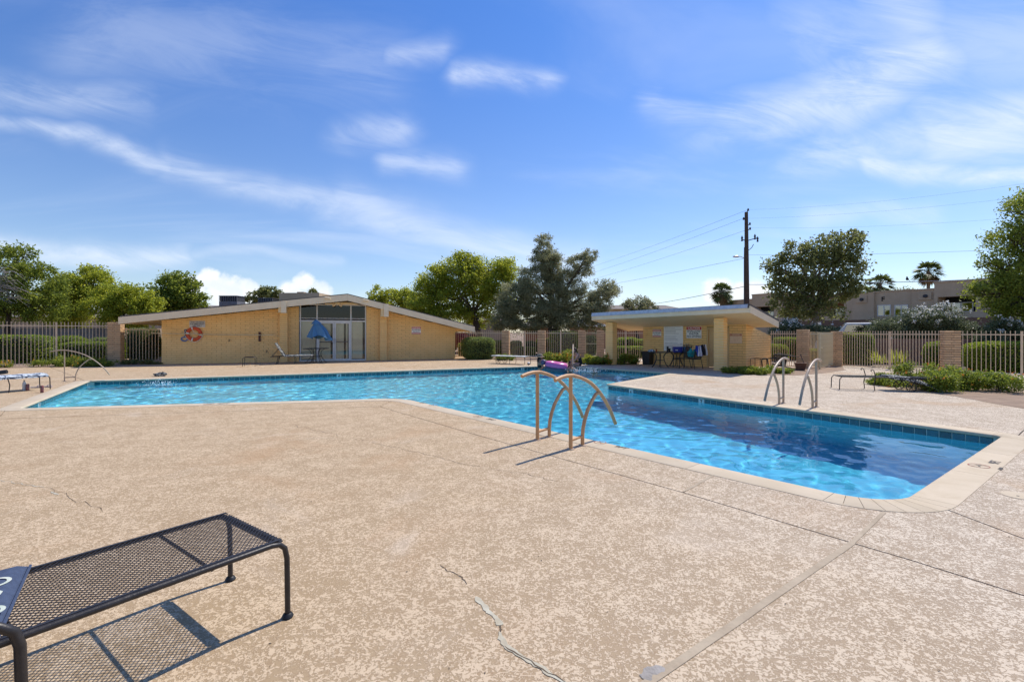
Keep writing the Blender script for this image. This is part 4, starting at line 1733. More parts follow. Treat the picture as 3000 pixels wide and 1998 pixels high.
# roof
ra, rb = fa, fb
c = MB()
q = [(ra, FO), (rb, FO), (rb, REAR), (ra, REAR)]
c.hexa([pw.at(u, proof(u, o), o - .002) for u, o in q] + [pw.at(u, proof(u, o) + .14, o - .002) for u, o in q])
part(c, 'soffit', M['cream_soffit'], house)
c = MB()
q2 = [(ra - .03, FO + .02), (rb + .02, FO + .02), (rb + .05, REAR - .05), (ra - .03, REAR - .05)]
c.hexa([pw.at(u, proof(u, o) + .145, o) for u, o in q2] + [pw.at(u, proof(u, o) + .30, o) for u, o in q2])
part(c, 'roof', M['roof_gravel'], house)
c = MB()
c.hexa([pw.at(ra - .02, fzb_a - .01, FO + .045), pw.at(rb, fzb_b - .01, FO + .045), pw.at(rb, fzb_b - .01, FO), pw.at(ra - .02, fzb_a - .01, FO),
        pw.at(ra - .02, fzb_a + .15, FO + .045), pw.at(rb, fzb_b + .15, FO + .045), pw.at(rb, fzb_b + .15, FO), pw.at(ra - .02, fzb_a + .15, FO)])
part(c, 'fascia_board', M['cream_paint'], house)
c = MB()
c.hexa([pw.at(ra - .04, fzb_a + .152, FO + .10), pw.at(rb - .05, fzb_b + .152, FO + .10), pw.at(rb - .05, fzb_b + .152, FO + .022), pw.at(ra - .04, fzb_a + .152, FO + .022),
        pw.at(ra - .04, fzb_a + .305, FO + .06), pw.at(rb - .05, fzb_b + .285, FO + .06), pw.at(rb - .05, fzb_b + .285, FO + .022), pw.at(ra - .04, fzb_a + .305, FO + .022)])
for i in range(30):     # ribs of the metal edging
    s = (i + .5) / 30
    u_ = ra + (rb - ra) * s
    z_ = fzb_a + (fzb_b - fzb_a) * s
    c.hexa([pw.at(u_ - .012, z_ + .155, FO + .108), pw.at(u_ + .012, z_ + .155, FO + .108), pw.at(u_ + .012, z_ + .155, FO + .09), pw.at(u_ - .012, z_ + .155, FO + .09),
            pw.at(u_ - .012, z_ + .28, FO + .078), pw.at(u_ + .012, z_ + .28, FO + .078), pw.at(u_ + .012, z_ + .28, FO + .06), pw.at(u_ - .012, z_ + .28, FO + .06)])
part(c, 'metal_edging', M['galvanised'], house)
for uu0, sgn in ((rb, 1), (ra, -1)):
    c = MB()
    a, b = (uu0 + .004 * sgn, FO + .05), (uu0 + .004 * sgn, REAR)
    e_ = .05 * sgn
    c.hexa([pw.at(a[0], proof(uu0, FO) - .03, a[1]), pw.at(a[0] + e_, proof(uu0, FO) - .03, a[1]), pw.at(a[0] + e_, proof(uu0, REAR) - .03, b[1]), pw.at(a[0], proof(uu0, REAR) - .03, b[1]),
            pw.at(a[0], proof(uu0, FO) + .22, a[1]), pw.at(a[0] + e_, proof(uu0, FO) + .22, a[1]), pw.at(a[0] + e_, proof(uu0, REAR) + .22, b[1]), pw.at(a[0], proof(uu0, REAR) + .22, b[1])])
    part(c, 'fascia_board', M['cream_paint'], house)
sign(pw, 1912, 965, 1937, 988, .014, 'red and white no lifeguard warning sign left of the pool rules board',
     (('WARNING', .84, .22, 'sign_white'), ('NO LIFEGUARD', .56, .2, 'letter_black'), ('ON DUTY', .31, .2, 'letter_black')), 'sign_white', ((.72, .97, 'sign_red'), (.03, .16, 'sign_red')))
sg = sign(pw, 2011, 957, 2055, 991, .014, 'caution shallow water no diving sign with red header on the pool house',
          (('CAUTION', .85, .24, 'sign_white'), ('SHALLOW', .59, .25, 'letter_black'), ('WATER', .375, .25, 'letter_black'), ('NO DIVING', .15, .25, 'letter_black')), 'sign_white', ((.72, .98, 'sign_red'),))
rb_ = sign(pw, 1945, 947, 2001, 1029, .014, 'tall white pool rules board on the porch wall', (('POOL RULES', .93, .09, 'letter_black'),), 'sign_white')
for k in range(17):
    if k in (6, 11):
        continue
    m_ = MB()
    zc = .86 - k * .048
    W_ = (pw.uz(2001, 1000, .014)[0] - pw.uz(1945, 1000, .014)[0])
    H_ = pw.uz(1945, 947, .014)[1] - pw.uz(1945, 1029, .014)[1]
    g = random.Random(k)
    x0_, x1_ = -.46 * W_, (-.46 + .9 * g.uniform(.55, 1.0)) * W_
    m_.box(((x0_ + x1_) / 2, -.005, (zc - .5) * H_), (x1_ - x0_, .0015, .010 * H_))
    part(m_, 'text_line', M['letter_grey'], rb_, world=False)
sign(pw, 2138, 977, 2174, 1006, .014, 'faded red notice on the pool house wall right of the porch post',
     (('NOTICE', .85, .2, 'faded_pale'),) + tuple(('- - - - - - - -', .64 - .13 * k, .12, 'faded_red') for k in range(4)), 'faded_pale', ((.74, .96, 'faded_red'),))

# ------------------------------------------------------------------ fences, pillars, gates
FG = 'tan iron pool fence'
fl = Wall(G(-160, 1084), G(322, 1066))
fence(fl.at(0), fl.at(fl.L), 'tall pale iron fence with finials at the left edge, left of its brick pillar', 1.93, rail=.17, low=.13, posts=(fl.uz(165, 1000)[0],), sp=.118, group=FG)
p_ = G(340, 1067)
pillar((p_.x, p_.y, 0), .50, D(340, 944.5, p_.y).z, R(20), 'tan brick pillar at the clubhouse left end beside the tall iron fence')
fence(G(358, 1066), G(468, 1065), 'flat topped iron fence between the left brick pillar and clubhouse corner', 1.66, rail=.05, low=.06, sp=.135, tips=False, group=FG)
fm = Wall(G(1330, 1047.5), G(1884, 1055))
FZ = 1.55


def mid(px, py=1000): return fm.uz(px, py)[0]


for (a, b, lb, ps) in ((1337, 1471, 'iron fence behind the clipped hedge at the clubhouse right corner', ()),
                       (1493, 1576, 'iron fence bay behind the low wheeled lounger', (1538,)),
                       (1598, 1695, 'iron fence bay behind the orange lantana and bright topped hedge', (1642,)),
                       (1771, 1884, 'iron fence bay seen behind the pool house porch', (1834,))):
    ua, ub = mid(a), mid(b)
    fence(fm.at(ua), fm.at(ub), lb, FZ, rail=.13, low=.08, sp=.112, posts=tuple(mid(q) - ua for q in ps), group=FG)
for px, lb in ((1482, 'brick pillar nearest the clubhouse in the far fence'), (1587, 'brick pillar behind the person in the hat'),
               (1704, 'left brick pillar of the small far gate, behind the seated person'), (1759, 'right brick pillar of the small far gate, left of the porch')):
    p_ = fm.at(mid(px))
    pillar((p_.x, p_.y, 0), .40, FZ + .03, fm.ang + R(6), lb)
gt = fence(fm.at(mid(1714)), fm.at(mid(1749)), 'narrow tan iron gate between two brick pillars at the far fence', FZ - .03, rail=.1, low=.1, sp=.11, posts=(.03, ), group='iron gates', m=M['gate_paint'], cat='gate', name='iron_gate')
part(MB().bar(fm.at(mid(1714), .85), fm.at(mid(1749), .85), .03, .04), 'rail', M['gate_paint'], gt)
pr = {}
for px, py, zt, lb, rz in ((2353, 1080, 965, 'left brick pillar of the cream gate, beside the upturned chairs', -40), (2452, 1073, 970.5, 'right brick pillar of the cream gate', -40),
                           (2784, 1094, 968.5, 'brick pillar in the right fence above the lantana bush', -25)):
    p_ = G(px, py)
    p_ = p_ + Vector((p_.x, p_.y, 0)).normalized() * .2
    pillar((p_.x, p_.y, 0), .42 if px != 2784 else .47, D(px, zt, p_.y).z, R(rz), lb)
fr_ = Wall(G(2464, 1072), G(2765, 1092))
fence(fr_.at(.03), fr_.at(fr_.L - .02), 'long iron fence bay between the gate pillar and the lantana pillar', 1.53, rail=.13, low=.05, sp=.105, posts=(fr_.uz(2604, 1000)[0],), group=FG)
fr2 = Wall(G(2803, 1094.5), G(3200, 1112))
fence(fr2.at(.02), fr2.at(fr2.L), 'iron fence bay at the right edge, right of the lantana pillar', 1.53, rail=.13, low=.05, sp=.118, posts=(fr2.uz(2991, 1000)[0],), group=FG)
f5 = Wall(pw.at(u1p, 0, -us_end + .1), G(2337, 1078))
fence(f5.at(.02), f5.at(f5.L), 'short iron fence between the pool house side and gate pillar', 1.53, rail=.12, low=.06, sp=.12, group=FG)
ga = Wall(G(2370, 1079), G(2399, 1077))
gt = fence(ga.at(0), ga.at(ga.L), 'narrow fixed cream gate panel beside the open gate leaf', 1.50, rail=.10, low=.12, sp=.105, posts=(ga.L - .02,), group='iron gates', m=M['gate_paint'], cat='gate', name='iron_gate')
ga = Wall(G(2401, 1082), G(2440, 1073))
gt = fence(ga.at(0), ga.at(ga.L), 'cream mesh gate leaf hinged on the right gate pillar', 1.48, rail=.08, low=.1, sp=.10, posts=(.02,), group='iron gates', m=M['gate_paint'], cat='gate', name='iron_gate')
part(MB().bar(ga.at(0, .85), ga.at(.3, .85, .05), .03, .03), 'latch', M['gate_paint'], gt)
# red block wall behind the right fence
rw = Wall(G(2440, 1061), G(3300, 1083))
rwall = thing('block_wall', 'low red brown block wall behind the right iron fence', 'wall', rw.at(rw.L / 2))
block_wall(rw, 0, rw.L, lambda u: 1.16, rwall, bh=.195, bl=.405, mesh=redblock_mesh, name='wall_block', mortar=M['rust_stucco'], seed=8, limit=280)
# grey board fence behind the left hedges
gwall = Wall(G(-250, 1045), G(330, 1040))
gfen = thing('board_fence', 'weathered grey board fence behind the hedges at left', 'fence', gwall.at(gwall.L / 2))
bd_ = MB()
bd_.box((0, 0, .85), (.285, .03, 1.7))
bdm = bd_.mesh('board', M['grey_wood'])
for i in range(int(gwall.L / .3)):
    o = link('board', bdm, gfen)
    o.location = gwall.at(.15 + .3 * i, rnd.uniform(-.02, .02), rnd.uniform(-.008, .008))
    o.rotation_euler = (0, 0, gwall.ang)
part(MB().bar(gwall.at(0, 1.5, -.05), gwall.at(gwall.L, 1.5, -.05), .06, .09), 'rail', M['grey_wood'], gfen)
part(MB().bar(gwall.at(0, 1.72, 0), gwall.at(gwall.L, 1.72, 0), .09, .03), 'cap', M['grey_wood'], gfen)

# ------------------------------------------------------------------ background buildings
def uzbox(mb, w, u0, u1, z0, z1, o0, o1):
    mb.hexa([w.at(u0, z0, o0), w.at(u1, z0, o0), w.at(u1, z0, o1), w.at(u0, z0, o1), w.at(u0, z1, o0), w.at(u1, z1, o0), w.at(u1, z1, o1), w.at(u0, z1, o1)])
    return mb


AP0 = Vector((38.8, 50, 0))
AD = Vector((.466, -.885, 0)).normalized()
aw = Wall(AP0 - AD * 24, AP0 + AD * 16)
apt = thing('apartment_building', 'two storey grey brown stucco apartment block behind the right fence', 'building', aw.at(aw.L / 2, 0, -4))


def au(px, o=0.0): return aw.uz(px, 900, o)[0]


def az_(px, py, o=0.0): return aw.uz(px, py, o)[1]


secs = [(2118, 2203, 881, 'grey_stucco', 0.0), (2203, 2291, 862, 'grey_stucco', .4), (2291, 2343, 868, 'rust_stucco', -.8), (2343, 2496, 866, 'grey_stucco', 0.0),
        (2496, 2560, 861, 'grey_stucco', .25), (2560, 2671, 854, 'grey_stucco', 0.0), (2671, 2737, 850, 'grey_stucco', .25), (2737, 3010, 820, 'grey_stucco', .5)]
opens = [(2206, 2268, 898, 934), (2405, 2473, 888, 924), (2747, 2858, 868, 914)]
for a, b, top, mm, o in secs:
    ua, ub = au(a, o), au(b, o)
    zt = az_((a + b) / 2, top, o)
    m_ = MB()
    op = [q for q in opens if a <= q[0] < b]
    if not op:
        uzbox(m_, aw, ua, ub, 0, zt, o, o - 6)
    else:
        q = op[0]
        qa, qb = au(q[0], o), au(q[1], o)
        zb_, zt_ = az_((q[0] + q[1]) / 2, q[3], o), az_((q[0] + q[1]) / 2, q[2], o)
        uzbox(m_, aw, ua, qa, 0, zt, o, o - 6)
        uzbox(m_, aw, qb, ub, 0, zt, o, o - 6)
        uzbox(m_, aw, qa, qb, 0, zb_, o, o - 6)
        uzbox(m_, aw, qa, qb, zt_, zt, o, o - 6)
    part(m_, 'wall', M[mm], apt)
    m_ = MB()
    uzbox(m_, aw, ua - .04, ub + .04, zt + .003, zt + .12, o + .06, o - 6.1)
    part(m_, 'parapet_cap', M['grey_stucco'], apt)
    if op:
        m_ = MB()
        uzbox(m_, aw, qa, qb, zb_, zt_, o - 1.6, o - 1.8)
        bk = part(m_, 'balcony', M['dark_interior'] if q[0] != 2405 else M['rust_stucco'], apt)
        rl = MB()
        if q[0] == 2747:
            wa, wb = au(2779, o - 1.5), au(2852, o - 1.5)
            z0_, z1_ = az_(2815, 914, o - 1.5), az_(2815, 886, o - 1.5)
        elif q[0] == 2206:
            wa, wb, z0_, z1_ = au(2234, o - 1.5), au(2268, o - 1.5), az_(2250, 934, o), az_(2250, 911, o)
        else:
            wa, wb, z0_, z1_ = au(2436, o - 1.5), au(2473, o - 1.5), az_(2455, 924, o), az_(2455, 902, o)
        f_ = MB()
        for p0, p1, y0_, y1_ in ((wa, wb, z0_, z0_ + .07), (wa, wb, z1_ - .07, z1_), (wa, wa + .07, z0_ + .07, z1_ - .07), (wb - .07, wb, z0_ + .07, z1_ - .07), ((wa + wb) / 2 - .04, (wa + wb) / 2 + .04, z0_ + .07, z1_ - .07)):
            uzbox(f_, aw, p0, p1, y0_, y1_, o - 1.45, o - 1.55)
        fr_o = part(f_, 'window', M['white_metal'], apt)
        for p0, p1 in ((wa + .07, (wa + wb) / 2 - .04), ((wa + wb) / 2 + .04, wb - .07)):
            pane(p0, p1, z0_ + .07, z1_ - .07, o - 1.49, M['blue_glass'], fr_o, w=aw)
        if q[0] != 2747:
            for k in range(12):
                u_ = qa + (qb - qa) * (k + .5) / 12
                rl.bar(aw.at(u_, zb_, o - .06), aw.at(u_, zb_ + .35, o - .06), .02, .02)
            rl.bar(aw.at(qa, zb_ + .35, o - .06), aw.at(qb, zb_ + .35, o - .06), .04, .04)
            part(rl, 'balcony_rail', M['brown_metal'], apt)
for a, b in ((2571, 2610), (2621, 2661)):
    o = .0
    ua, ub = au(a, o), au(b, o)
    z0_, z1_ = az_((a + b) / 2, 926, o), az_((a + b) / 2, 893.5, o)
    f_ = MB()
    um = (ua + ub) / 2
    for p0, p1, y0_, y1_ in ((ua, ub, z0_, z0_ + .08), (ua, ub, z1_ - .08, z1_), (ua, ua + .07, z0_ + .08, z1_ - .08), (ub - .07, ub, z0_ + .08, z1_ - .08), (um - .04, um + .04, z0_ + .08, z1_ - .08)):
        uzbox(f_, aw, p0, p1, y0_, y1_, o + .06, o + .003)
    fo = part(f_, 'window', M['white_metal'], apt)
    for p0, p1, mm in ((ua + .07, um - .04, 'dark_interior'), (um + .04, ub - .07, 'dark_interior')):
        pane(p0, p1, z0_ + .08, z1_ - .08, o + .008, M[mm], fo, name='blackout', w=aw)
        pane(p0, p1, z0_ + .08, z1_ - .08, o + .035, M['blue_glass'], fo, w=aw)
        f2 = MB()
tm = text_mb('F', .62, bold=.02, ext=.02)
part(xf(tm, frame(aw.at(au(2587), az_(2587, 877), .03), aw.e, (0, 0, 1))), 'lettering', M['letter_black'], apt)
for px, py in ((2524, 878), (2710, 868)):
    m_ = MB()
    o = .25
    u_, z_ = aw.uz(px, py, o)
    uzbox(m_, aw, u_ - .55, u_ + .55, z_ - .35, z_ + .35, o + .12, o + .01)
    vt = part(m_, 'wall_vent', M['grey_stucco'], apt)
    m_ = MB()
    m_.tube([aw.at(u_ + .1, z_, o + .1), aw.at(u_ + .1, z_, o + .3)], .17, 8)
    part(m_, 'lamp', M['ac_dark'], vt)
# carport in front of the apartments
cpw = Wall(aw.at(aw.uz(2330, 900, 9)[0], 0, 9), aw.at(aw.uz(2950, 900, 9)[0], 0, 9))
cp = thing('carport', 'long flat brown carport roof on posts in front of the apartment block', 'carport', cpw.at(cpw.L / 2))
z1_ = cpw.uz(2460, 938)[1]
z0_ = cpw.uz(2460, 957)[1]
part(uzbox(MB(), cpw, 0, cpw.L, z0_, z1_, 0, -.08), 'fascia_board', M['brown_metal'], cp)
part(uzbox(MB(), cpw, 0, cpw.L, z0_ + .08, z1_ - .03, -.085, -5.5), 'roof', M['brown_metal'], cp)
for k in range(6):
    part(uzbox(MB(), cpw, 1 + k * cpw.L / 6, 1.12 + k * cpw.L / 6, 0, z0_, -.6, -.72), 'post', M['brown_metal'], cp)
part(uzbox(MB(), cpw, 0, cpw.L, 0, z0_ - .1, -5.3, -5.45), 'rear_panel', M['dark_interior'], cp)


def car(loc, rz, label, cat, paint, L=4.5, Wd=1.8, van=False):
    t = thing('parked_' + cat, label, cat, loc, rz, 'vehicles parked beyond the fence')
    H = 2.0 if van else 1.45
    prof = ([(-L / 2, .35), (-L / 2, 1.0), (-L / 2 + .1, 1.9), (-L / 2 + .4, H), (L / 2 - 1.5, H), (L / 2 - .85, 1.15), (L / 2 - .1, .95), (L / 2, .6), (L / 2, .35)] if van else
            [(-L / 2, .35), (-L / 2, .85), (-L / 2 + .5, .95), (-L / 2 + 1.1, H - .05), (-L / 2 + 1.6, H), (L / 2 - 2.0, H), (L / 2 - 1.2, .95), (L / 2 - .2, .8), (L / 2, .6), (L / 2, .35)])
    m_ = MB()
    n = len(prof)
    for s, k in ((-1, 1.0), (-.8, 1.0), (.8, 1.0), (1, 1.0)):
        for x, z in prof:
            ins_ = (.16 if z > 1.0 else 0.0)
            m_.v.append((x, s * (Wd / 2 - ins_), z - (0.04 if abs(s) == 1 and z > 1.2 else 0)))
    for r in range(3):
        for i in range(n):
            j = (i + 1) % n
            m_.f.append((r * n + i, r * n + j, (r + 1) * n + j, (r + 1) * n + i))
    m_.f.append(tuple(range(n)))
    m_.f.append(tuple(range(3 * n, 4 * n))[::-1])
    body = part(m_, 'body', M[paint], t, world=False)
    g_ = MB()
    fx = L / 2 - (1.5 if van else 2.0)
    fe = L / 2 - (.85 if van else 1.2)
    fz = 1.15 if van else .95
    for s in (-1, 1):
        y = s * (Wd / 2 - .145)
        g_.hexa([(-L / 2 + 1.2, y, 1.0), (fe - .25, y, 1.0), (fe - .25, y + s * .01, 1.0), (-L / 2 + 1.2, y + s * .01, 1.0),
                 (-L / 2 + 1.5, y, H - .12), (fx, y, H - .12), (fx, y + s * .01, H - .12), (-L / 2 + 1.5, y + s * .01, H - .12)])
    part(g_, 'side_window', M['blue_glass'], t, world=False)
    g_ = MB()
    g_.hexa([(fe + .015, -Wd / 2 + .25, fz + .03), (fe + .015, Wd / 2 - .25, fz + .03), (fe, Wd / 2 - .25, fz), (fe, -Wd / 2 + .25, fz),
             (fx + .07, -Wd / 2 + .3, H - .08), (fx + .07, Wd / 2 - .3, H - .08), (fx + .05, Wd / 2 - .3, H - .1), (fx + .05, -Wd / 2 + .3, H - .1)])
    part(g_, 'windscreen', M['blue_glass'], t, world=False)
    for x in (-L / 2 + .85, L / 2 - .85):
        for s in (-1, 1):
            w_ = MB()
            w_.tube([(x, s * (Wd / 2 - .2), .33), (x, s * (Wd / 2 + .01), .33)], .33, 16)
            part(w_, 'wheel', M['rubber'], t, world=False)
    return t


p_ = D(2535, 975, 27)
car((p_.x, p_.y, 0), R(150), 'white van behind the right fence and its dark hedge', 'van', 'car_white', 4.8, 1.9, True)
p_ = D(1362, 990, 36)
car((p_.x, p_.y, 0), R(-20), 'dark red car seen past the clubhouse right eave', 'car', 'car_red')

# low houses behind
def house_(px0, px1, ytop, Y, label, wallm, roofm, ridge, depth_=8, ybot=None, Y2=None):
    a, b = D(px0, 972, Y), D(px1, 972, Y2 or Y)
    w = Wall(a, b)
    t = thing('house', label, 'building', w.at(w.L / 2))
    zt = D(px0, ytop, Y).z
    part(uzbox(MB(), w, 0, w.L, 0, zt, 0, -depth_), 'wall', M[wallm], t)
    zr = zt + ridge
    m_ = MB()
    o = .5
    e_ = zt + .01
    m_.v = [w.at(-.5, e_, o), w.at(w.L + .5, e_, o), w.at(w.L + .5, e_, -depth_ - o), w.at(-.5, e_, -depth_ - o), w.at(.8 if ridge > .3 else -.5, zr, -depth_ / 2), w.at(w.L - .8 if ridge > .3 else w.L + .5, zr, -depth_ / 2)]
    m_.f = [(0, 1, 5, 4), (2, 3, 4, 5), (1, 2, 5), (3, 0, 4), (3, 2, 1, 0)]
    part(m_, 'roof', M[roofm], t)
    return t, w


house_(1540, 1610, 958, 42, 'low brown house with grey hipped roof seen under the olive tree', 'rust_stucco', 'shingle', .75)
house_(1700, 1900, 957, 44, 'low brown house with pale roof behind the pool house porch', 'rust_stucco', 'galvanised', .75)
house_(1380, 1475, 940, 52, 'tan house behind the trunks of the bright green tree', 'tan_wall', 'shingle', .9)
house_(1750, 1990, 906, 70, 'distant grey house rising above the pool house roof at left', 'grey_stucco', 'shingle', .8)
bh, bw_ = house_(680, 1010, 900, 40, 'flat roofed grey building whose roof gear shows above the clubhouse', 'grey_stucco', 'roof_gravel', .15)
m_ = MB()
ua = bw_.uz(818, 900, -3)[0]
ub = bw_.uz(935, 900, -3)[0]
za = bw_.uz(818, 858, -3)[1]
part(uzbox(MB(), bw_, ua, ub, 3.0, za, -3, -6), 'parapet', M['grey_stucco'], bh)
part(uzbox(MB(), bw_, ua + 1.4, ua + 2.0, za, za + .12, -3.4, -4), 'roof_vent', M['tan_wall'], bh)


def ac_unit(px0, px1, py0, label, o=-1.5):
    ua, za = bw_.uz(px0, py0, o)
    ub, _ = bw_.uz(px1, py0, o)
    zb = 3.35
    t = thing('air_conditioner', label, 'air conditioner', bw_.at((ua + ub) / 2, zb, o - .7), bw_.ang)
    W_, H_ = ub - ua, za - zb
    m_ = MB()
    m_.box((0, 0, H_ * .3), (W_ * .98, 1.3, H_ * .6))
    part(m_, 'casing', M['ac_metal'], t, world=False)
    m_ = MB()
    m_.box((0, 0, H_ * .79), (W_ * .93, 1.24, H_ * .36))
    co_ = part(m_, 'coil', M['ac_dark'], t, world=False)
    m_ = MB()
    n = 9
    for k in range(n):
        m_.box((-W_ * .48 + W_ * .96 * k / (n - 1), -.645, H_ * .79), (.03, .03, H_ * .36))
    part(m_, 'grille', M['ac_metal'], t, world=False)
    m_ = MB()
    m_.box((0, 0, H_ * .985), (W_, 1.34, H_ * .03))
    part(m_, 'lid', M['ac_metal'], t, world=False)


ac_unit(640, 694, 866, 'tall grey rooftop air conditioner above the clubhouse roof at left')
ac_unit(755, 798, 873, 'smaller dark rooftop air conditioner nearer the clubhouse peak', -2.5)
house_(-300, 300, 930, 44, 'tan house half hidden by the trees at left', 'tan_wall', 'shingle', .8)
house_(470, 640, 905, 55, 'grey house behind the citrus tree left of the clubhouse', 'grey_stucco', 'shingle', .6)

# ------------------------------------------------------------------ trees
def tree(name, label, base, blobs, Y, n, L, Wd, m, seed, bark='bark', r0=.16, fork=.45, group='trees beyond the fences', trunks=1, shell=.45, nc=26, sig=.22, twigs=0, lean=0.0, flat=0.0):
    """blobs: (px, py, rx px, rz px[, dY]) read off at distance Y"""
    B = []
    for b in blobs:
        dY = b[4] if len(b) > 4 else 0
        c = D(b[0], b[1], Y + dY)
        s = (Y + dY) / F
        B.append((tuple(c), (b[2] * s, (b[2] + b[3]) / 2 * s * .9, b[3] * s)))
    base = Vector(base)
    t = thing(name, label, 'tree', base, 0, group)
    P = clumps(B, n, seed, shell, nc, sig)
    P = P[P[:, 2] > .15]
    o = link('crown', leaves('crown', P, L, Wd, M[m], seed + 1, flat), t)
    g = random.Random(seed)
    tk = MB()
    zmin = min(b[0][2] - b[1][2] for b in B)
    ztop = max(b[0][2] for b in B)
    for q in range(trunks):
        off = Vector((g.uniform(-.3, .3), g.uniform(-.3, .3), 0)) * (1 if trunks > 1 else 0)
        cx = sum(b[0][0] for b in B) / len(B)
        fk = Vector((base.x + (cx - base.x) * .4 + off.x * 1.6, base.y + off.y, max(1.0, zmin + (ztop - zmin) * fork * .5)))
        p0 = base + off
        path = [p0 + Vector((0, 0, -.1)), p0.lerp(fk, .33) + Vector((g.gauss(0, .06), 0, 0)), p0.lerp(fk, .66) + Vector((g.gauss(0, .08), 0, 0)), fk]
        tk.tube(path, [r0 * 1.15, r0, r0 * .85, r0 * .7], 9)
        for i, (c, r) in enumerate(B):
            if trunks > 1 and i % trunks != q:
                continue
            c = Vector(c)
            m1 = fk.lerp(c, .5) + Vector((g.gauss(0, .2), g.gauss(0, .2), g.uniform(-.05, .25)))
            tk.tube([fk, fk.lerp(m1, .5) + Vector((g.gauss(0, .08), 0, 0)), m1, c], [r0 * .55, r0 * .42, r0 * .3, r0 * .14], 7)
            for k in range(4 + twigs):
                d = Vector((g.gauss(0, 1), g.gauss(0, 1), g.gauss(.2, .8))).normalized()
                e_ = c + Vector((d.x * r[0], d.y * r[1], d.z * r[2])) * .85
                s_ = m1.lerp(c, g.uniform(.2, 1))
                tk.tube([s_, s_.lerp(e_, .5) + Vector((g.gauss(0, .08), g.gauss(0, .08), g.gauss(0, .08))), e_], [r0 * .2, r0 * .12, r0 * .05], 5)
    part(tk, 'trunk', M[bark], t, smooth=True)
    return t


def gb(px, Y): return ((px - 1500) / F * Y, Y, 0)


tree('mesquite_tree', 'dark mesquite tree at the left edge with bare grey twigs hanging out', gb(20, 30), [(-60, 800, 90, 90), (40, 790, 70, 60), (90, 850, 80, 70), (10, 890, 100, 60), (-80, 900, 90, 70), (130, 900, 70, 50), (60, 745, 45, 30), (110, 790, 50, 28)], 30, 26000, 0.160, 0.078, 'leaf_mid', 11, twigs=5)
tw = MB()
g = random.Random(5)
for k in range(80):
    a = D(g.uniform(-60, 25), g.uniform(780, 880), 28.6)
    L_ = g.uniform(.6, 1.5)
    tw.tube([a, a + Vector((L_ * .5, 0, g.uniform(.0, .15))), a + Vector((L_, g.uniform(-.2, .2), g.uniform(-.45, .05)))], [.014, .011, .007], 4, cap=False)
tt = [o for o in bpy.data.objects if o.name == 'mesquite_tree'][0]
part(tw, 'bare_twigs', M['twig_grey'], tt, kind='stuff')
tree('ash_tree', 'rounded bright green ash tree second from the left edge', gb(235, 33), [(235, 830, 75, 52), (190, 850, 50, 45), (280, 850, 50, 45), (230, 900, 90, 60), (170, 905, 50, 50)], 33, 24000, 0.174, 0.085, 'leaf_bright', 12, twigs=3)
tree('ash_tree', 'spreading yellow green tree between the ash and the citrus', gb(360, 31), [(340, 870, 60, 40), (400, 880, 50, 45), (310, 900, 70, 45), (380, 925, 80, 40), (430, 905, 45, 45)], 31, 20000, 0.160, 0.078, 'leaf_bright', 13, twigs=4)
tree('citrus_tree', 'open citrus tree with upright leader rising behind the clubhouse left eave', gb(505, 34), [(505, 840, 35, 45), (475, 870, 45, 40), (535, 860, 45, 40), (505, 895, 70, 40), (560, 830, 26, 26), (585, 885, 28, 24), (450, 900, 40, 40), (545, 900, 30, 25)], 34, 11000, 0.217, 0.116, 'leaf_mid', 14, sig=.3, twigs=3)
tree('far_tree', 'small far tree between the rooftop air conditioners', gb(775, 58), [(760, 868, 32, 20), (790, 862, 35, 22), (815, 870, 20, 18), (735, 878, 22, 12)], 58, 5000, 0.246, 0.139, 'leaf_dark', 15)
tree('far_tree', 'tiny far tree top behind the grey roof by the clubhouse peak', gb(915, 62), [(915, 860, 16, 14), (930, 866, 14, 10)], 62, 1200, 0.246, 0.139, 'leaf_dark', 16)
tree('ash_tree', 'pale green tree low behind the clubhouse right roof slope', gb(1150, 46), [(1105, 875, 30, 35), (1175, 880, 55, 35), (1140, 900, 60, 35), (1215, 900, 50, 45)], 46, 16000, 0.189, 0.093, 'leaf_bright', 17, twigs=3)
tree('ash_tree', 'big round topped bright green tree right of the clubhouse', gb(1425, 37), [(1350, 800, 75, 45), (1430, 790, 80, 40), (1270, 830, 55, 40), (1310, 870, 80, 45), (1390, 850, 80, 45), (1460, 830, 55, 50), (1240, 880, 50, 45), (1450, 880, 50, 45), (1330, 920, 70, 35), (1480, 790, 40, 35), (1250, 925, 60, 32), (1400, 935, 55, 26), (1290, 800, 40, 32), (1365, 765, 50, 24)], 37, 46000, 0.174, 0.085, 'leaf_bright', 18, bark='bark', r0=.2, trunks=2, twigs=5, sig=.26)
tree('olive_tree', 'large dark grey olive tree with several separate heads, tallest beyond the pool', gb(1620, 33), [(1592, 725, 30, 42), (1590, 775, 42, 45), (1620, 790, 36, 50), (1545, 830, 45, 45), (1700, 780, 42, 40), (1725, 750, 26, 22), (1660, 830, 60, 50), (1590, 860, 75, 55), (1500, 870, 48, 48), (1510, 920, 55, 45), (1600, 920, 75, 45), (1690, 890, 70, 50), (1765, 865, 48, 45), (1740, 915, 55, 40), (1785, 845, 22, 26), (1490, 905, 35, 40), (1480, 945, 50, 28), (1560, 950, 60, 26), (1650, 948, 60, 28), (1750, 948, 50, 26), (1610, 760, 34, 40)], 33, 115000, 0.145, 0.043, 'leaf_olive', 19, r0=.2, shell=.35, nc=40, sig=.2, trunks=2)
tree('small_tree', 'small grey green tree top behind the pool house roof at left', gb(1870, 40), [(1870, 895, 40, 26), (1900, 905, 30, 22), (1840, 905, 25, 20), (1870, 930, 60, 30)], 40, 9000, 0.174, 0.078, 'leaf_olive', 20)
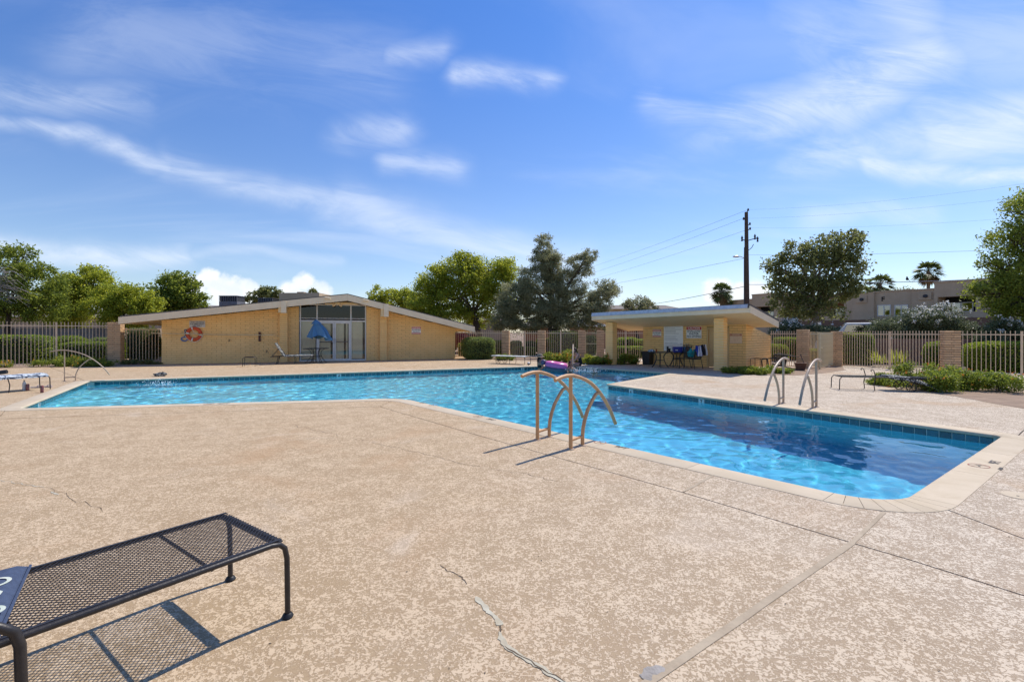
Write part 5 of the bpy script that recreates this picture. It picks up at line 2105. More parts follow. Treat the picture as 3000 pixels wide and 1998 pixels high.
tree('ficus_tree', 'broad dark leaved tree with pale trunk right of the utility pole', gb(2392, 31), [(2470, 720, 45, 50), (2410, 745, 55, 50), (2330, 745, 45, 35), (2300, 790, 50, 45), (2270, 795, 22, 18), (2390, 800, 75, 60), (2480, 790, 45, 60), (2320, 850, 70, 45), (2440, 850, 70, 45), (2345, 905, 60, 40), (2290, 880, 35, 35), (2420, 910, 55, 35), (2485, 850, 30, 40), (2500, 700, 25, 30)], 31, 15000, 0.20, 0.115, 'leaf_dark', 21, bark='pale_bark', r0=.24, shell=.5, sig=.27, twigs=2)
tree('elm_tree', 'tall leafy tree rising at the right edge beside the apartment block', gb(3120, 21), [(3000, 620, 60, 60), (3060, 580, 60, 60), (2960, 700, 60, 50), (3030, 720, 90, 80), (2910, 760, 45, 30), (2960, 800, 80, 55), (2910, 850, 70, 45), (3000, 860, 90, 70), (2870, 850, 35, 20), (2930, 895, 55, 40), (3010, 930, 70, 50), (3100, 800, 120, 160)], 21, 36000, 0.115, 0.06, 'leaf_mid', 22, r0=.2, sig=.24, twigs=4)


def palm(px, pyc, Y, rpx, label, seed, skirt=True):
    c = D(px, pyc, Y)
    t = thing('fan_palm', label, 'palm tree', (c.x, Y, 0), 0, 'fan palms on the skyline')
    m_ = MB()
    m_.tube([(c.x, Y, -.1), (c.x + .1, Y, c.z * .5), (c.x, Y, c.z)], [.32, .26, .28], 9)
    part(m_, 'trunk', M['palm_trunk'], t, smooth=True)
    g = random.Random(seed)
    rr_ = rpx * Y / F

    def fans(n, lo, hi, m, name, ln, zoff):
        f_ = MB()
        for k in range(n):
            az = 2 * math.pi * (k + g.random() * .7) / n * 2.4
            el = g.uniform(lo, hi)
            d = Vector((math.cos(az) * math.cos(el), math.sin(az) * math.cos(el), math.sin(el)))
            s = d.cross(Vector((0, 0, 1))).normalized()
            up = s.cross(d)
            st = c + Vector((0, 0, zoff))
            q = st + d * ln * .5 - Vector((0, 0, .06 * ln))
            f_.bar(st, q, .04, .04)
            for a in range(-5, 6):
                w = a * .27
                e_ = q + (d * math.cos(w) + s * math.sin(w)) * ln * g.uniform(.48, .6) - Vector((0, 0, ln * (.14 + .26 * abs(math.cos(w)) * g.random())))
                nrm = (s * math.cos(w) - d * math.sin(w)) * .05 * ln
                f_.add([q, q.lerp(e_, .55) + nrm, e_, q.lerp(e_, .55) - nrm], [(0, 1, 2, 3)])
        part(f_, name, m, t)
    fans(44, -.75, 1.45, M['leaf_palm'], 'fronds', rr_, 0)
    fans(18, -1.25, -.5, M['leaf_dry'] if skirt else M['leaf_palm'], 'dry_fronds' if skirt else 'fronds', rr_ * .8, -.1)


palm(2114, 855, 62, 38, 'fan palm with dry hanging skirt left of the utility pole', 1)
palm(2130, 875, 66, 22, 'small fan palm at the foot of the palm left of the pole', 5)
palm(2577, 832, 75, 43, 'drooping fan palm behind the apartment roof near the letter', 2, False)
palm(2719, 795, 90, 43, 'tall fan palm on a clear trunk highest above the apartment roof', 3)
palm(2520, 858, 72, 38, 'low yellowish palm peeping over the apartment roof', 4, False)
# far tree belt
bl_ = []
g = random.Random(9)
for k in range(120):
    px = -2000 + k * 58 + g.uniform(-20, 20)
    bl_.append((tuple(D(px, g.uniform(946, 962), 95 + g.uniform(-6, 6))), (3.6, 2.5, g.uniform(1.5, 2.6))))
for px, py, r in ((2610, 852, 30), (2650, 848, 26), (2690, 848, 20), (2545, 860, 20)):
    bl_.append((tuple(D(px, py + 8, 95)), (r * 95 / F, 2, r * .6 * 95 / F)))
o = link('far_treeline', leaves('far_treeline', clumps(bl_, 100000, 50, .3, 30, .3), .30, .18, M['leaf_dark'], 51))
tag(o, 'distant belt of dark trees along the horizon', 'treeline', kind='stuff')

# ------------------------------------------------------------------ hedges and bushes
def hedge(name, label, c, size, rz, m, n, seed, L=.07, Wd=.04, pw_=5.0, core=.90, group='clipped hedges', cat='hedge', rough=.03):
    """clipped bush: rounded box of leaves over a dense twiggy core"""
    t = thing(name, label, cat, c, rz, group)
    g = np.random.default_rng(seed)
    d = g.normal(size=(n, 3))
    d /= np.linalg.norm(d, axis=1)[:, None]
    # more samples per face of a box-like surface
    f = g.uniform(-1, 1, size=(n, 3))
    k = g.integers(0, 3, n)
    f[np.arange(n), k] = np.sign(f[np.arange(n), k])
    q = f / (np.sum(np.abs(f) ** pw_, 1) ** (1 / pw_))[:, None]
    hs = np.array(size) / 2
    lump = 1 + rough * (np.sin(q[:, 0] * 7 + seed) * np.sin(q[:, 1] * 6) + np.sin(q[:, 2] * 8 + seed * 2) * .7)
    P = q * hs * (lump * g.uniform(.90, 1.02, n))[:, None]
    P[:, 2] += hs[2]
    keep = P[:, 2] > .01
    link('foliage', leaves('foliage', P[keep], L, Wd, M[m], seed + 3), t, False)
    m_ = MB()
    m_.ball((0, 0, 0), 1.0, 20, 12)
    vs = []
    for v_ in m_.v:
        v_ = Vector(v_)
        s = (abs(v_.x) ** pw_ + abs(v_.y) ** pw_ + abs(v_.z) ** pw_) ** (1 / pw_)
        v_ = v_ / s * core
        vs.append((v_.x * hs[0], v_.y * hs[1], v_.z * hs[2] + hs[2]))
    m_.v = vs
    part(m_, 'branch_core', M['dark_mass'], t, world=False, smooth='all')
    return t


def hedge_px(px0, px1, ytop, ybase, Y, dep, label, m, n, seed, rz=0.0, **k):
    a, b = D(px0, ytop, Y), D(px1, ytop, Y)
    h = a.z
    return hedge('clipped_hedge', label, ((a.x + b.x) / 2, Y + dep * .4, 0), (b.x - a.x, dep, h), rz, m, n, seed, **k)


hedge_px(-120, 92, 981, 0, 22.5, 1.6, 'square clipped hedge behind the tall fence at the left edge', 'leaf_hedge', 7000, 61, R(15))
hedge_px(126, 208, 984, 0, 24.5, 1.6, 'rounded hedge right of the fence post, behind the tall left fence', 'leaf_hedge', 5000, 62, R(15), pw_=3.2)
hedge_px(170, 330, 1002, 0, 24.0, 1.3, 'low mid hedge step in front of the domed hedge behind left fence', 'leaf_hedge', 6000, 63, R(15))
hedge_px(237, 330, 988, 0, 25.4, 1.6, 'domed hedge beside the left brick pillar', 'leaf_pale_hedge', 6000, 64, R(10), pw_=3.0)
hedge_px(60, 130, 1010, 0, 25.5, 1.2, 'low dark shrub row deep behind the left fence', 'leaf_mid', 3000, 65)
hedge_px(364, 425, 962, 0, 25.5, 1.5, 'dark tall hedge behind the flat topped fence by the clubhouse corner', 'leaf_dark', 6000, 66, pw_=6)
hedge_px(425, 452, 985, 0, 26.5, 1.0, 'small yellow green shrub beyond the clubhouse left corner', 'leaf_bright', 1500, 67, pw_=2.4)
hedge_px(1353, 1444, 988, 0, 26.0, 1.7, 'large pale clipped hedge at the clubhouse right corner', 'leaf_pale_hedge', 14000, 68, R(20), L=.06, Wd=.03, pw_=4.5)
hedge_px(1340, 1372, 1005, 0, 29.5, 1.2, 'small hedge filling the gap behind the clubhouse right corner', 'leaf_hedge', 2000, 69)
hedge_px(1440, 1474, 998, 0, 31.0, 1.4, 'yellowing hedge behind the fence just left of the first far pillar', 'leaf_lantana', 2500, 70)
hedge_px(1494, 1530, 999, 0, 31.5, 1.4, 'gold tipped hedge behind the wheeled lounger', 'leaf_lantana', 3000, 71)
hedge_px(1538, 1572, 1000, 0, 32.0, 1.6, 'dark arched shrub behind the fence left of the person in the hat', 'leaf_dark', 3000, 72, pw_=4)
hedge_px(1572, 1618, 992, 0, 33.0, 1.5, 'dark hedge behind the pillar at the person in the hat', 'leaf_mid', 3500, 85)
hedge_px(1500, 1570, 1016, 0, 30.3, 1.0, 'low gold green hedge strip in front of the dark arched shrub', 'leaf_lantana', 3500, 86)
hedge_px(1612, 1694, 971, 0, 31.0, 1.8, 'tall hedge with bright trimmed top behind the mid fence', 'leaf_hedge', 9000, 73, pw_=8)
hedge_px(1712, 1750, 982, 0, 31.0, 1.2, 'pale shrub seen through the small far gate', 'leaf_pale_hedge', 2500, 74)
hedge_px(1815, 1872, 989, 0, 29.0, 1.3, 'bright trimmed hedge behind the porch fence at left', 'leaf_hedge', 4500, 75)
hedge_px(1866, 1905, 994, 0, 28.0, 1.2, 'bright trimmed hedge behind the porch fence at right', 'leaf_hedge', 3500, 76)
hedge_px(1790, 1900, 1014, 0, 27.0, 1.0, 'low bright hedge strip behind the porch fence', 'leaf_hedge', 4500, 77)
hedge_px(2268, 2312, 1009, 0, 24.6, 1.5, 'low rounded hedge beside the pool house side wall', 'leaf_hedge', 4500, 78, pw_=4)
hedge_px(2300, 2345, 989, 0, 26.0, 1.5, 'taller dark hedge with bright top left of the cream gate', 'leaf_hedge', 4500, 79, pw_=7)
hedge_px(2385, 2440, 1022, 0, 25, 1.2, 'low bright hedge seen through the cream gate', 'leaf_hedge', 4000, 80)
hedge_px(2474, 2568, 977, 0, 21.9, 1.0, 'big square hedge with bright top behind the long right fence bay', 'leaf_hedge', 11000, 81, R(-35), pw_=8)
hedge_px(2740, 2822, 1002, 0, 20.0, 1.0, 'pale rounded bush behind the lantana pillar', 'leaf_hedge', 5500, 82, R(-20), pw_=3)
hedge_px(2888, 3060, 1001, 0, 17.8, 1.3, 'round topped hedge at the right edge behind the fence', 'leaf_hedge', 12000, 83, R(-20), pw_=3.4)


def bush(name, label, px0, px1, ytop, ybase, m, n, seed, L=.06, Wd=.035, hk=1.0, flowers=None, nf=0, group='flowering shrubs', dep=.8, lumps=7, flat=.2, Y=None, fs=.05):
    """loose low shrub: mounds of leaves with stems"""
    base = G((px0 + px1) / 2, ybase)
    Y = Y or base.y
    a, b = D(px0, ytop, Y), D(px1, ytop, Y)
    h = max(.2, a.z) * hk
    wd = b.x - a.x
    cx = (a.x + b.x) / 2
    t = thing(name, label, 'shrub', (cx, Y, 0), 0, group)
    g = random.Random(seed)
    B = []
    for k in range(lumps):
        s = (k + .5) / lumps
        hh = h * g.uniform(.6, 1.0) * (1 - .5 * abs(2 * s - 1) ** 2)
        B.append(((cx - wd / 2 + wd * s, Y + g.uniform(-.4, .5) * dep, hh * .52), (wd / lumps * .95, dep * .5, hh * .5)))
    P = clumps(B, n, seed, .2, 16, .34)
    P = P[P[:, 2] > .01]
    link('foliage', leaves('foliage', P, L, Wd, M[m], seed + 1, flat), t)
    st = MB()
    for c, r in B:
        for k in range(5):
            p = Vector((c[0] + g.uniform(-.1, .1), c[1], 0))
            st.tube([p, p + Vector((g.uniform(-.2, .2), g.uniform(-.2, .2), c[2] * 1.5))], [.012, .006], 4, cap=False)
    part(st, 'stems', M['bark'], t, kind='stuff')
    if flowers:
        gg = np.random.default_rng(seed + 9)
        idx = gg.integers(0, len(P), nf)
        Q = P[idx]
        cpos = np.array([c for c, r in B]).mean(0)
        d = Q - np.array([0, .0, 0])
        Q = Q + np.array([0, -.05, .05]) + gg.normal(size=Q.shape) * .02
        Q3 = np.repeat(Q, 5, 0) + gg.normal(size=(nf * 5, 3)) * .018
        o = link('blossoms', leaves('blossoms', Q3, fs, fs * .8, M[flowers], seed + 4), t)
        o['kind'] = 'stuff'
    return t


bush('lantana_bush', 'low dark green shrub along the bed in front of the left hedges', 118, 322, 1036, 1074, 'leaf_mid', 9000, 101, lumps=10, flowers='blossom_yellow', nf=25)
bush('lantana_bush', 'yellow flowered bush cut off by the left edge of the picture', -90, 26, 1051, 1077, 'leaf_lantana', 3000, 102, flowers='blossom_yellow', nf=130, lumps=5)
bush('ground_shrub', 'thin dark ground shrubs at the foot of the flat topped fence', 330, 470, 1052, 1067, 'leaf_dark', 3500, 103, lumps=7, dep=.5)
bush('lantana_bush', 'small weedy shrub behind the far wheeled lounger', 1455, 1503, 1034, 1055, 'leaf_lantana', 2500, 104, lumps=4)
bush('lantana_bush', 'green shrub just right of the person in the hat', 1592, 1642, 1030, 1056, 'leaf_mid', 4500, 105, lumps=5)
bush('lantana_bush', 'orange tinged lantana bush behind the curved white rail', 1624, 1696, 1024, 1061, 'leaf_lantana', 8000, 106, flowers='blossom_yellow', nf=120, lumps=6)
bush('lantana_bush', 'lime green strappy shrub between seated person and porch post', 1708, 1764, 1039, 1067, 'leaf_yellow', 6000, 107, L=.12, Wd=.03, lumps=6)
bush('lantana_bush', 'small orange flowered shrub against the left porch post', 1762, 1790, 1040, 1068, 'leaf_lantana', 2200, 108, flowers='blossom_orange', nf=50, lumps=3)
bush('lantana_bush', 'green shrub right of the left porch post beside the fence', 1801, 1866, 1031, 1067, 'leaf_mid', 7000, 109, lumps=5)
bush('lantana_bush', 'low shrub at the foot of the right porch post', 2118, 2180, 1072, 1092, 'leaf_mid', 4500, 110, lumps=5, dep=.6)
bush('lantana_bush', 'yellow green shrub along the pool house side wall', 2172, 2240, 1067, 1096, 'leaf_lantana', 6000, 111, lumps=6, dep=.7)
bush('lantana_bush', 'sparse shrub in front of the upturned chairs', 2238, 2316, 1072, 1094, 'leaf_lantana', 4500, 112, lumps=6, dep=.6)
bush('lantana_bush', 'wide lantana bush with orange flowers right of the lounger', 2640, 2936, 1084, 1139, 'leaf_lantana', 30000, 113, flowers='blossom_orange', nf=170, lumps=11, dep=1.4, hk=1.35, L=.05, Wd=.032, fs=.035)
bush('lantana_bush', 'low lantana stems spreading behind the black lounger', 2536, 2680, 1094, 1124, 'leaf_lantana', 7000, 114, flowers='blossom_red', nf=30, lumps=7, dep=.8, L=.05, fs=.03)
# yucca behind the fence
p_ = G(2615, 1076)
t = thing('yucca_plant', 'spiky yucca clump behind the long right fence bay', 'yucca', (p_.x, 20.6, 0))
g = random.Random(3)
m_ = MB()
for k in range(140):
    c = Vector((p_.x + g.choice((-.45, .1, .4)) * 1.1, 20.6 + g.uniform(-.2, .2), .15))
    az, el = g.uniform(0, 6.28), g.uniform(.05, 1.4)
    d = Vector((math.cos(az) * math.cos(el), math.sin(az) * math.cos(el), math.sin(el)))
    e_ = c + d * g.uniform(.45, .8)
    s = d.cross(Vector((0, 0, 1))).normalized() * .018
    m_.add([c - s, c + s, c.lerp(e_, .6) + s, e_, c.lerp(e_, .6) - s], [(0, 1, 2, 3, 4)])
part(m_, 'leaves', M['leaf_yellow'], t)


def oleander(label, blobs, Y, n, seed, nf):
    B = []
    for px, py, rx, rz in blobs:
        c = D(px, py, Y)
        B.append((tuple(c), (rx * Y / F, .7, rz * Y / F)))
    x = sum(b[0][0] for b in B) / len(B)
    t = thing('oleander_bush', label, 'shrub', (x, Y, 0), 0, 'white oleanders')
    P = clumps(B, n, seed, .3, 24, .26)
    P = P[P[:, 2] > .1]
    link('foliage', leaves('foliage', P, .13, .035, M['leaf_grey'], seed), t)
    st = MB()
    g = random.Random(seed)
    for c, r in B:
        for k in range(3):
            st.tube([(x + (c[0] - x) * .7 + g.uniform(-.3, .3), Y, 0), (c[0] + g.uniform(-.3, .3), c[1], c[2])], [.03, .012], 5, cap=False)
    part(st, 'stems', M['pale_bark'], t, kind='stuff')
    gg = np.random.default_rng(seed)
    # flower heads sit on the upper outside of the mounds
    ok = P[np.argsort(-P[:, 2] + gg.normal(size=len(P)) * .5 + P[:, 1] * .4)][: max(nf * 4, 10)]
    Q = ok[gg.integers(0, len(ok), nf)]
    Q = np.repeat(Q + np.array([0, -.1, .08]), 7, 0) + gg.normal(size=(nf * 7, 3)) * .05
    o = link('blossoms', leaves('blossoms', Q, .075, .06, M['blossom_white'], seed + 2), t)
    o['kind'] = 'stuff'


oleander('white flowering oleander behind the pool house side and cream gate', [(2300, 965, 35, 28), (2275, 985, 25, 25), (2325, 955, 25, 20), (2330, 990, 30, 28)], 29, 9000, 121, 60)
oleander('large white oleander mass in front of the carport', [(2590, 965, 55, 30), (2650, 950, 50, 40), (2700, 935, 45, 30), (2760, 930, 55, 35), (2800, 960, 40, 35), (2700, 975, 80, 35), (2620, 985, 70, 30), (2770, 990, 60, 35)], 24.5, 30000, 122, 150)
oleander('white oleander at the right edge under the tall tree', [(2930, 965, 45, 30), (2960, 985, 50, 35), (2900, 990, 30, 28), (3000, 975, 40, 40)], 21, 14000, 123, 70)
oleander('small oleander sprigs behind the cream gate top', [(2385, 965, 22, 14), (2430, 968, 30, 14), (2480, 972, 25, 12)], 28, 4000, 124, 10)

# ------------------------------------------------------------------ utility pole and lines
PX, PY_ = 21.85, 45.0
pole = thing('utility_pole', 'tall dark wooden utility pole with a side lamp behind the pool house', 'utility pole', (PX, PY_, 0))


def pz(py): return D(2187, py, PY_).z


m_ = MB()
m_.tube([(PX, PY_, -.3), (PX, PY_, 5), (PX - .05, PY_, pz(622))], [.235, .215, .15], 12)
part(m_, 'shaft', M['pole_wood'], pole, smooth=True)
m_ = MB()
m_.tube([(PX - .25, PY_ - .02, 0), (PX - .25, PY_ - .02, pz(770)), (PX - .22, PY_, pz(725))], .05, 7)
part(m_, 'conduit', M['insulator'], pole)
for px, py, hx_ in ((2191, 615, .12), (2176, 641, -.3), (2197, 656, .28), (2199, 670, .3)):
    m_ = MB()
    m_.tube([(PX, PY_, pz(py + 8)), (PX + hx_, PY_, pz(py))], .035, 6)
    m_.lathe([(.05, -.12), (.11, -.08), (.06, -.02), (.10, .03), (.05, .10), (.02, .14)], (PX + hx_, PY_, pz(py)), 8)
    part(m_, 'insulator', M['insulator'], pole)
m_ = MB()
m_.tube([(PX - .45, PY_, pz(703)), (PX + .1, PY_, pz(705)), (PX + 1.0, PY_, pz(697))], .045, 6)
arm = part(m_, 'crossarm', M['insulator'], pole)
for dx_, py in ((-.45, 698), (.75, 693), (1.0, 700)):
    m_ = MB()
    m_.lathe([(.04, -.3), (.10, -.25), (.06, -.1), (.11, 0), (.05, .15), (.03, .22)], (PX + dx_, PY_, pz(py)), 8)
    part(m_, 'insulator', M['insulator'], arm)
m_ = MB()
m_.tube([(PX + .1, PY_, pz(735)), (PX + .45, PY_, pz(726)), (PX + .62, PY_, pz(716))], .03, 6)
part(m_, 'bracket', M['insulator'], pole)
m_ = MB()
m_.tube([(PX - .2, PY_, pz(757)), (PX - .6, PY_, pz(752)), (PX - .75, PY_, pz(752))], .035, 6)
lm_ = part(m_, 'lamp_arm', M['galvanised'], pole)
m_ = MB()
m_.ball((PX - 1.0, PY_, pz(752)), (.34, .16, .1), 10, 6)
part(m_, 'lamp_head', M['galvanised'], lm_)


def line(label, pts, r=.018, m='wire', sag=.0):
    P = [D(*p) for p in pts]
    Q = []
    for i in range(len(P) - 1):
        for k in range(10):
            s = k / 10
            q = P[i].lerp(P[i + 1], s)
            q.z -= sag * 4 * s * (1 - s)
            Q.append(q)
    Q.append(P[-1])
    m_ = MB()
    m_.tube(Q, r, 5, cap=False)
    tag(part(m_, 'power_line', M[m]), label, 'power line', 'lines on the utility pole')


line('topmost line running left from the utility pole top', [(2191, 615, 45), (1600, 818, 120)], .011, sag=.6)
line('second line running left from the pole side insulator', [(2176, 641, 45), (1600, 836, 120)], .011, sag=.6)
line('third line running left from the lower insulator', [(2199, 670, 45), (1600, 850, 120)], .011, sag=.6)
line('faint low line running left at the lamp height', [(2182, 757, 45), (1600, 862, 120)], .014, sag=.3)
line('drooping cable running left from the pole below the lamp', [(2188, 838, 45), (1800, 905, 100)], .03, sag=.3)
line('topmost line running right from the pole top over the trees', [(2191, 615, 45), (3300, 492, 30)], .004, sag=.5)
line('second line running right, just under the topmost', [(2176, 641, 45), (3300, 540, 30)], .004, sag=.4)
line('third line running right from the pole', [(2199, 668, 45), (3300, 610, 30)], .004, sag=.4)
line('pale thin cable running right through the dark leaved tree', [(2192, 747, 45), (3300, 715, 26)], .009, 'wire_pale', sag=.2)
line('thick pale cable running right across the dark tree to the right edge', [(2192, 834, 45), (3300, 800, 22)], .022, 'wire_pale', sag=.15)
b_ = thing('bird', 'small dark bird perched on the thick cable left of the tall palm', 'bird', D(2658, 818, 33))
m_ = MB()
c_ = D(2658, 818, 33)
m_.ball(c_, (.10, .07, .09))
m_.ball(c_ + Vector((-.02, 0, .12)), .055)
m_.add([c_ + Vector((.05, -.03, -.02)), c_ + Vector((.05, .03, -.02)), c_ + Vector((.2, .02, -.16)), c_ + Vector((.2, -.02, -.16))], [(0, 1, 2, 3)])
m_.add([c_ + Vector((-.07, -.015, .13)), c_ + Vector((-.07, .015, .13)), c_ + Vector((-.12, 0, .11))], [(0, 1, 2)])
part(m_, 'body', M['bird_black'], b_)

# ------------------------------------------------------------------ pool handrails
def handrail(label, loc, rz, m='rail_paint', k=1.0, r=.025):
    """x axis points to the water; the post stands at the origin"""
    t = thing('pool_handrail', label, 'handrail', loc, rz, 'arched pool handrails')
    arc = [(-.336, .905), (-.22, .93), (-.10, .943), (.05, .938), (.20, .905), (.35, .86), (.50, .795), (.62, .72), (.74, .63), (.86, .52), (.97, .40), (1.06, .28), (1.137, .165)]
    m_ = MB()
    m_.tube([(x, 0, z * k) for x, z in arc], r, 12)
    part(m_, 'top_rail', M[m], t, world=False, smooth=True)
    m_ = MB()
    m_.tube([(0, 0, .0), (0, 0, .30 * k), (0, 0, .925 * k)], r, 12)
    po = part(m_, 'post', M[m], t, world=False, smooth=True)
    m_ = MB()
    m_.tube([(.272, 0, .0), (.272, 0, .12), (.285, 0, .22 * k), (.325, 0, .33 * k), (.395, 0, .45 * k), (.50, 0, .56 * k), (.60, 0, .645 * k), (.69, 0, .665 * k)], r, 12)
    lg = part(m_, 'brace', M[m], t, world=False, smooth=True)
    m_ = MB()
    m_.tube([(.02, 0, .115), (.255, 0, .125)], .019, 10)
    part(m_, 'crossbar', M[m], t, world=False, smooth=True)
    for x, p in ((0, po), (.272, lg)):
        m_ = MB()
        m_.lathe([(.024, .012), (.05, .010), (.055, .004), (.055, -.004)], (x, 0, 0), 16, cap=False)
        part(m_, 'base_ring', M['steel_rail'], p, world=False, smooth=True)
    return t


dw = math.atan2(.72, .69)
b1, b2 = G(1672, 1316), G(1574.5, 1289)
hr = handrail('nearer tan handrail of the pair on the near side of the pool', b2, math.atan2(.749, .663))
hr.location = b2
hr['label'] = 'tan arched handrail with straight post, left one on the near pool edge'
dup(hr, b1, math.atan2(.749, .663), 'tan arched handrail nearest the camera, right one on the near pool edge')
h2 = handrail('grey tan arched handrail on the far pool edge, left of its twin', G(2295, 1181), math.atan2(-.70, -.71), 'steel_rail', 1.0, .023)
dup(h2, G(2391.6, 1192), math.atan2(-.70, -.71), 'grey tan arched handrail on the far pool edge, nearer the black lounger')
handrail_far = handrail('single arched handrail at the far left corner of the pool', G(189, 1117), math.atan2(.30, .95), 'steel_rail', 1.0, .015)
dup(h2, G(1679, 1073.5), math.atan2(-1, -.14), 'pale handrail seen edge on beside the seated person')


# ------------------------------------------------------------------ loungers
def rot2(x, y, a): return (x * math.cos(a) - y * math.sin(a), x * math.sin(a) + y * math.cos(a))


def mesh_panel(x0, x1, w, z, pitch, th, ang=R(57), flip=1):
    """expanded-metal sheet: two families of thin crossing strands"""
    m_ = MB()
    for s in (-1, 1):
        d = Vector((math.cos(ang) * 1, s * math.sin(ang)))
        n = Vector((-d.y, d.x))
        cor = [Vector((x, y)) for x in (x0, x1) for y in (-w / 2, w / 2)]
        lo, hi = min(c.dot(n) for c in cor), max(c.dot(n) for c in cor)
        q = lo + pitch / 2
        while q < hi:
            ts = []
            t0_, t1_ = -1e9, 1e9
            for (o_, dd, a, b) in ((n.x * q, d.x, x0, x1), (n.y * q, d.y, -w / 2, w / 2)):
                if abs(dd) > 1e-6:
                    p, r_ = (a - o_) / dd, (b - o_) / dd
                    t0_, t1_ = max(t0_, min(p, r_)), min(t1_, max(p, r_))
            if t1_ - t0_ > .005:
                a, b = n * q + d * t0_, n * q + d * t1_
                m_.bar((a.x, a.y, z + s * th * .35), (b.x, b.y, z + s * th * .35), th, th * .7)
            q += pitch
    return m_


def scroll(cx, cy, r, a0, turns, w0, z, m_, hand=1):
    """flat curling ribbon"""
    n = 22
    P = []
    for k in range(n + 1):
        s = k / n
        a = a0 + hand * turns * 2 * math.pi * s
        rr_ = r * (1 - .78 * s)
        P.append(Vector((cx + rr_ * math.cos(a), cy + rr_ * math.sin(a))))
    k0 = len(m_.v)
    for i, p in enumerate(P):
        t = (P[min(i + 1, n)] - P[max(i - 1, 0)]).normalized()
        nn = Vector((-t.y, t.x)) * w0 * (.35 + .65 * math.sin(math.pi * min(1, .12 + i / n)))
        m_.v += [(p.x + nn.x, p.y + nn.y, z), (p.x - nn.x, p.y - nn.y, z)]
    for i in range(n):
        m_.f.append((k0 + 2 * i, k0 + 2 * i + 1, k0 + 2 * i + 3, k0 + 2 * i + 2))


def leaf_shape(cx, cy, L, a, w, z, m_):
    d = Vector((math.cos(a), math.sin(a)))
    n = Vector((-d.y, d.x))
    c = Vector((cx, cy))
    pts = [c, c + d * L * .3 + n * w, c + d * L * .65 + n * w * .8, c + d * L, c + d * L * .65 - n * w * .8, c + d * L * .3 - n * w]
    m_.add([(p.x, p.y, z) for p in pts], [(0, 5, 4, 3, 2, 1)])


# the near one, cut off by the left edge; x runs back along it from the foot end
ax = Vector((-.588, -.809))
lt = thing('mesh_lounger', 'black steel mesh lounger cut off at the bottom left corner', 'lounger', (0, 0, 0))
fA = Vector((-1.186, 2.535))
fB = Vector((-1.70, 2.925))
mid_ = (fA + fB) / 2
Wl = .645
lt.location = (mid_.x, mid_.y, 0)
lt.rotation_euler = (0, 0, math.atan2(ax.y, ax.x))
# local: +x towards the left-near end, +y is the near side (right-handed: y = rot90 of x)
ZS = .405
for s in (1, -1):
    y = s * Wl / 2
    m_ = MB()
    m_.tube([(-.004, y * 1.0, .012), (-.002, y * 1.0, .20), (.0, y, ZS - .09), (.012, y, ZS - .035), (.04, y, ZS - .008), (.085, y, ZS), (.5, y, ZS), (1.2, y, ZS), (1.95, y, ZS)], .0138, 12)
    part(m_, 'side_rail', M['iron'], lt, smooth=True, world=False)
    m_ = MB()
    m_.lathe([(.0, .0), (.026, .0), (.030, .008), (.024, .02), (.017, .026)], (-.004, y * 1.0, 0), 12, cap=False)
    part(m_, 'foot', M['black_plastic'], lt, smooth=True, world=False)
    # arm tube that rises beside the rail
    m_ = MB()
    yo = y + s * .042
    m_.tube([(1.42, yo, ZS + .085), (1.12, yo, ZS + .09), (1.055, yo, ZS + .08), (1.015, yo, ZS + .045), (1.00, yo, ZS - .01), (.995, yo, .2), (.985, yo, .0)], .0175, 12)
    part(m_, 'arm', M['iron'], lt, smooth=True, world=False)
m_ = MB()
m_.tube([(.035, Wl / 2 - .01, ZS - .01), (.03, 0, ZS - .012), (.035, -Wl / 2 + .01, ZS - .01)], .014, 10)
part(m_, 'end_rail', M['iron'], lt, smooth=True, world=False)
m_ = MB()
m_.box((.035, 0, ZS - .006), (.055, Wl - .05, .004))
part(m_, 'end_strap', M['iron'], lt, world=False)
for x in (.36, 1.0, 1.5):
    m_ = MB()
    m_.tube([(x, -Wl / 2, ZS - .012), (x, Wl / 2, ZS - .012)], .0075, 8)
    part(m_, 'crossbar', M['iron'], lt, smooth=True, world=False)
for s in (1, -1):
    m_ = MB()
    m_.box((.9, s * (Wl / 2 - .012), ZS + .0135), (1.75, .016, .004))
    part(m_, 'edge_strip', M['iron'], lt, world=False)
o = part(mesh_panel(.02, 1.9, Wl - .02, ZS + .011, .0180, .0034, ang=R(50)), 'mesh_panel', M['iron'], lt, world=False)
o['kind'] = 'stuff'
cu = thing('seat_cushion', 'navy cushion with pale scroll print on the near mesh lounger', 'cushion', lt.location, math.atan2(ax.y, ax.x))
bm = bmesh.new()
bmesh.ops.create_grid(bm, x_segments=24, y_segments=16, size=.5)
for v_ in bm.verts:
    x, y = v_.co.x, v_.co.y
    x1 = .955 + .095 * (y / .5) + (x + .5) * .95
    y1 = y * (Wl + .02)
    e_ = min(1, (.5 - abs(y)) / .07) * min(1, (x + .5) / .05)
    v_.co = Vector((x1, y1, ZS + .014 + .036 * math.sqrt(max(0, 1 - (1 - e_) ** 2)) + .004 * noise.noise(Vector((x1 * 9, y1 * 9, 0)))))
r_ = bmesh.ops.extrude_face_region(bm, geom=bm.faces[:])
for v_ in [g_ for g_ in r_['geom'] if isinstance(g_, bmesh.types.BMVert)]:
    v_.co.z = ZS + .013
me = bpy.data.meshes.new('cover')
bmesh.ops.recalc_face_normals(bm, faces=bm.faces[:])
bm.to_mesh(me)
me.materials.append(M['navy_fabric'])
me.polygons.foreach_set('use_smooth', [True] * len(me.polygons))
link('cover', me, cu, False)
zc = ZS + .0535
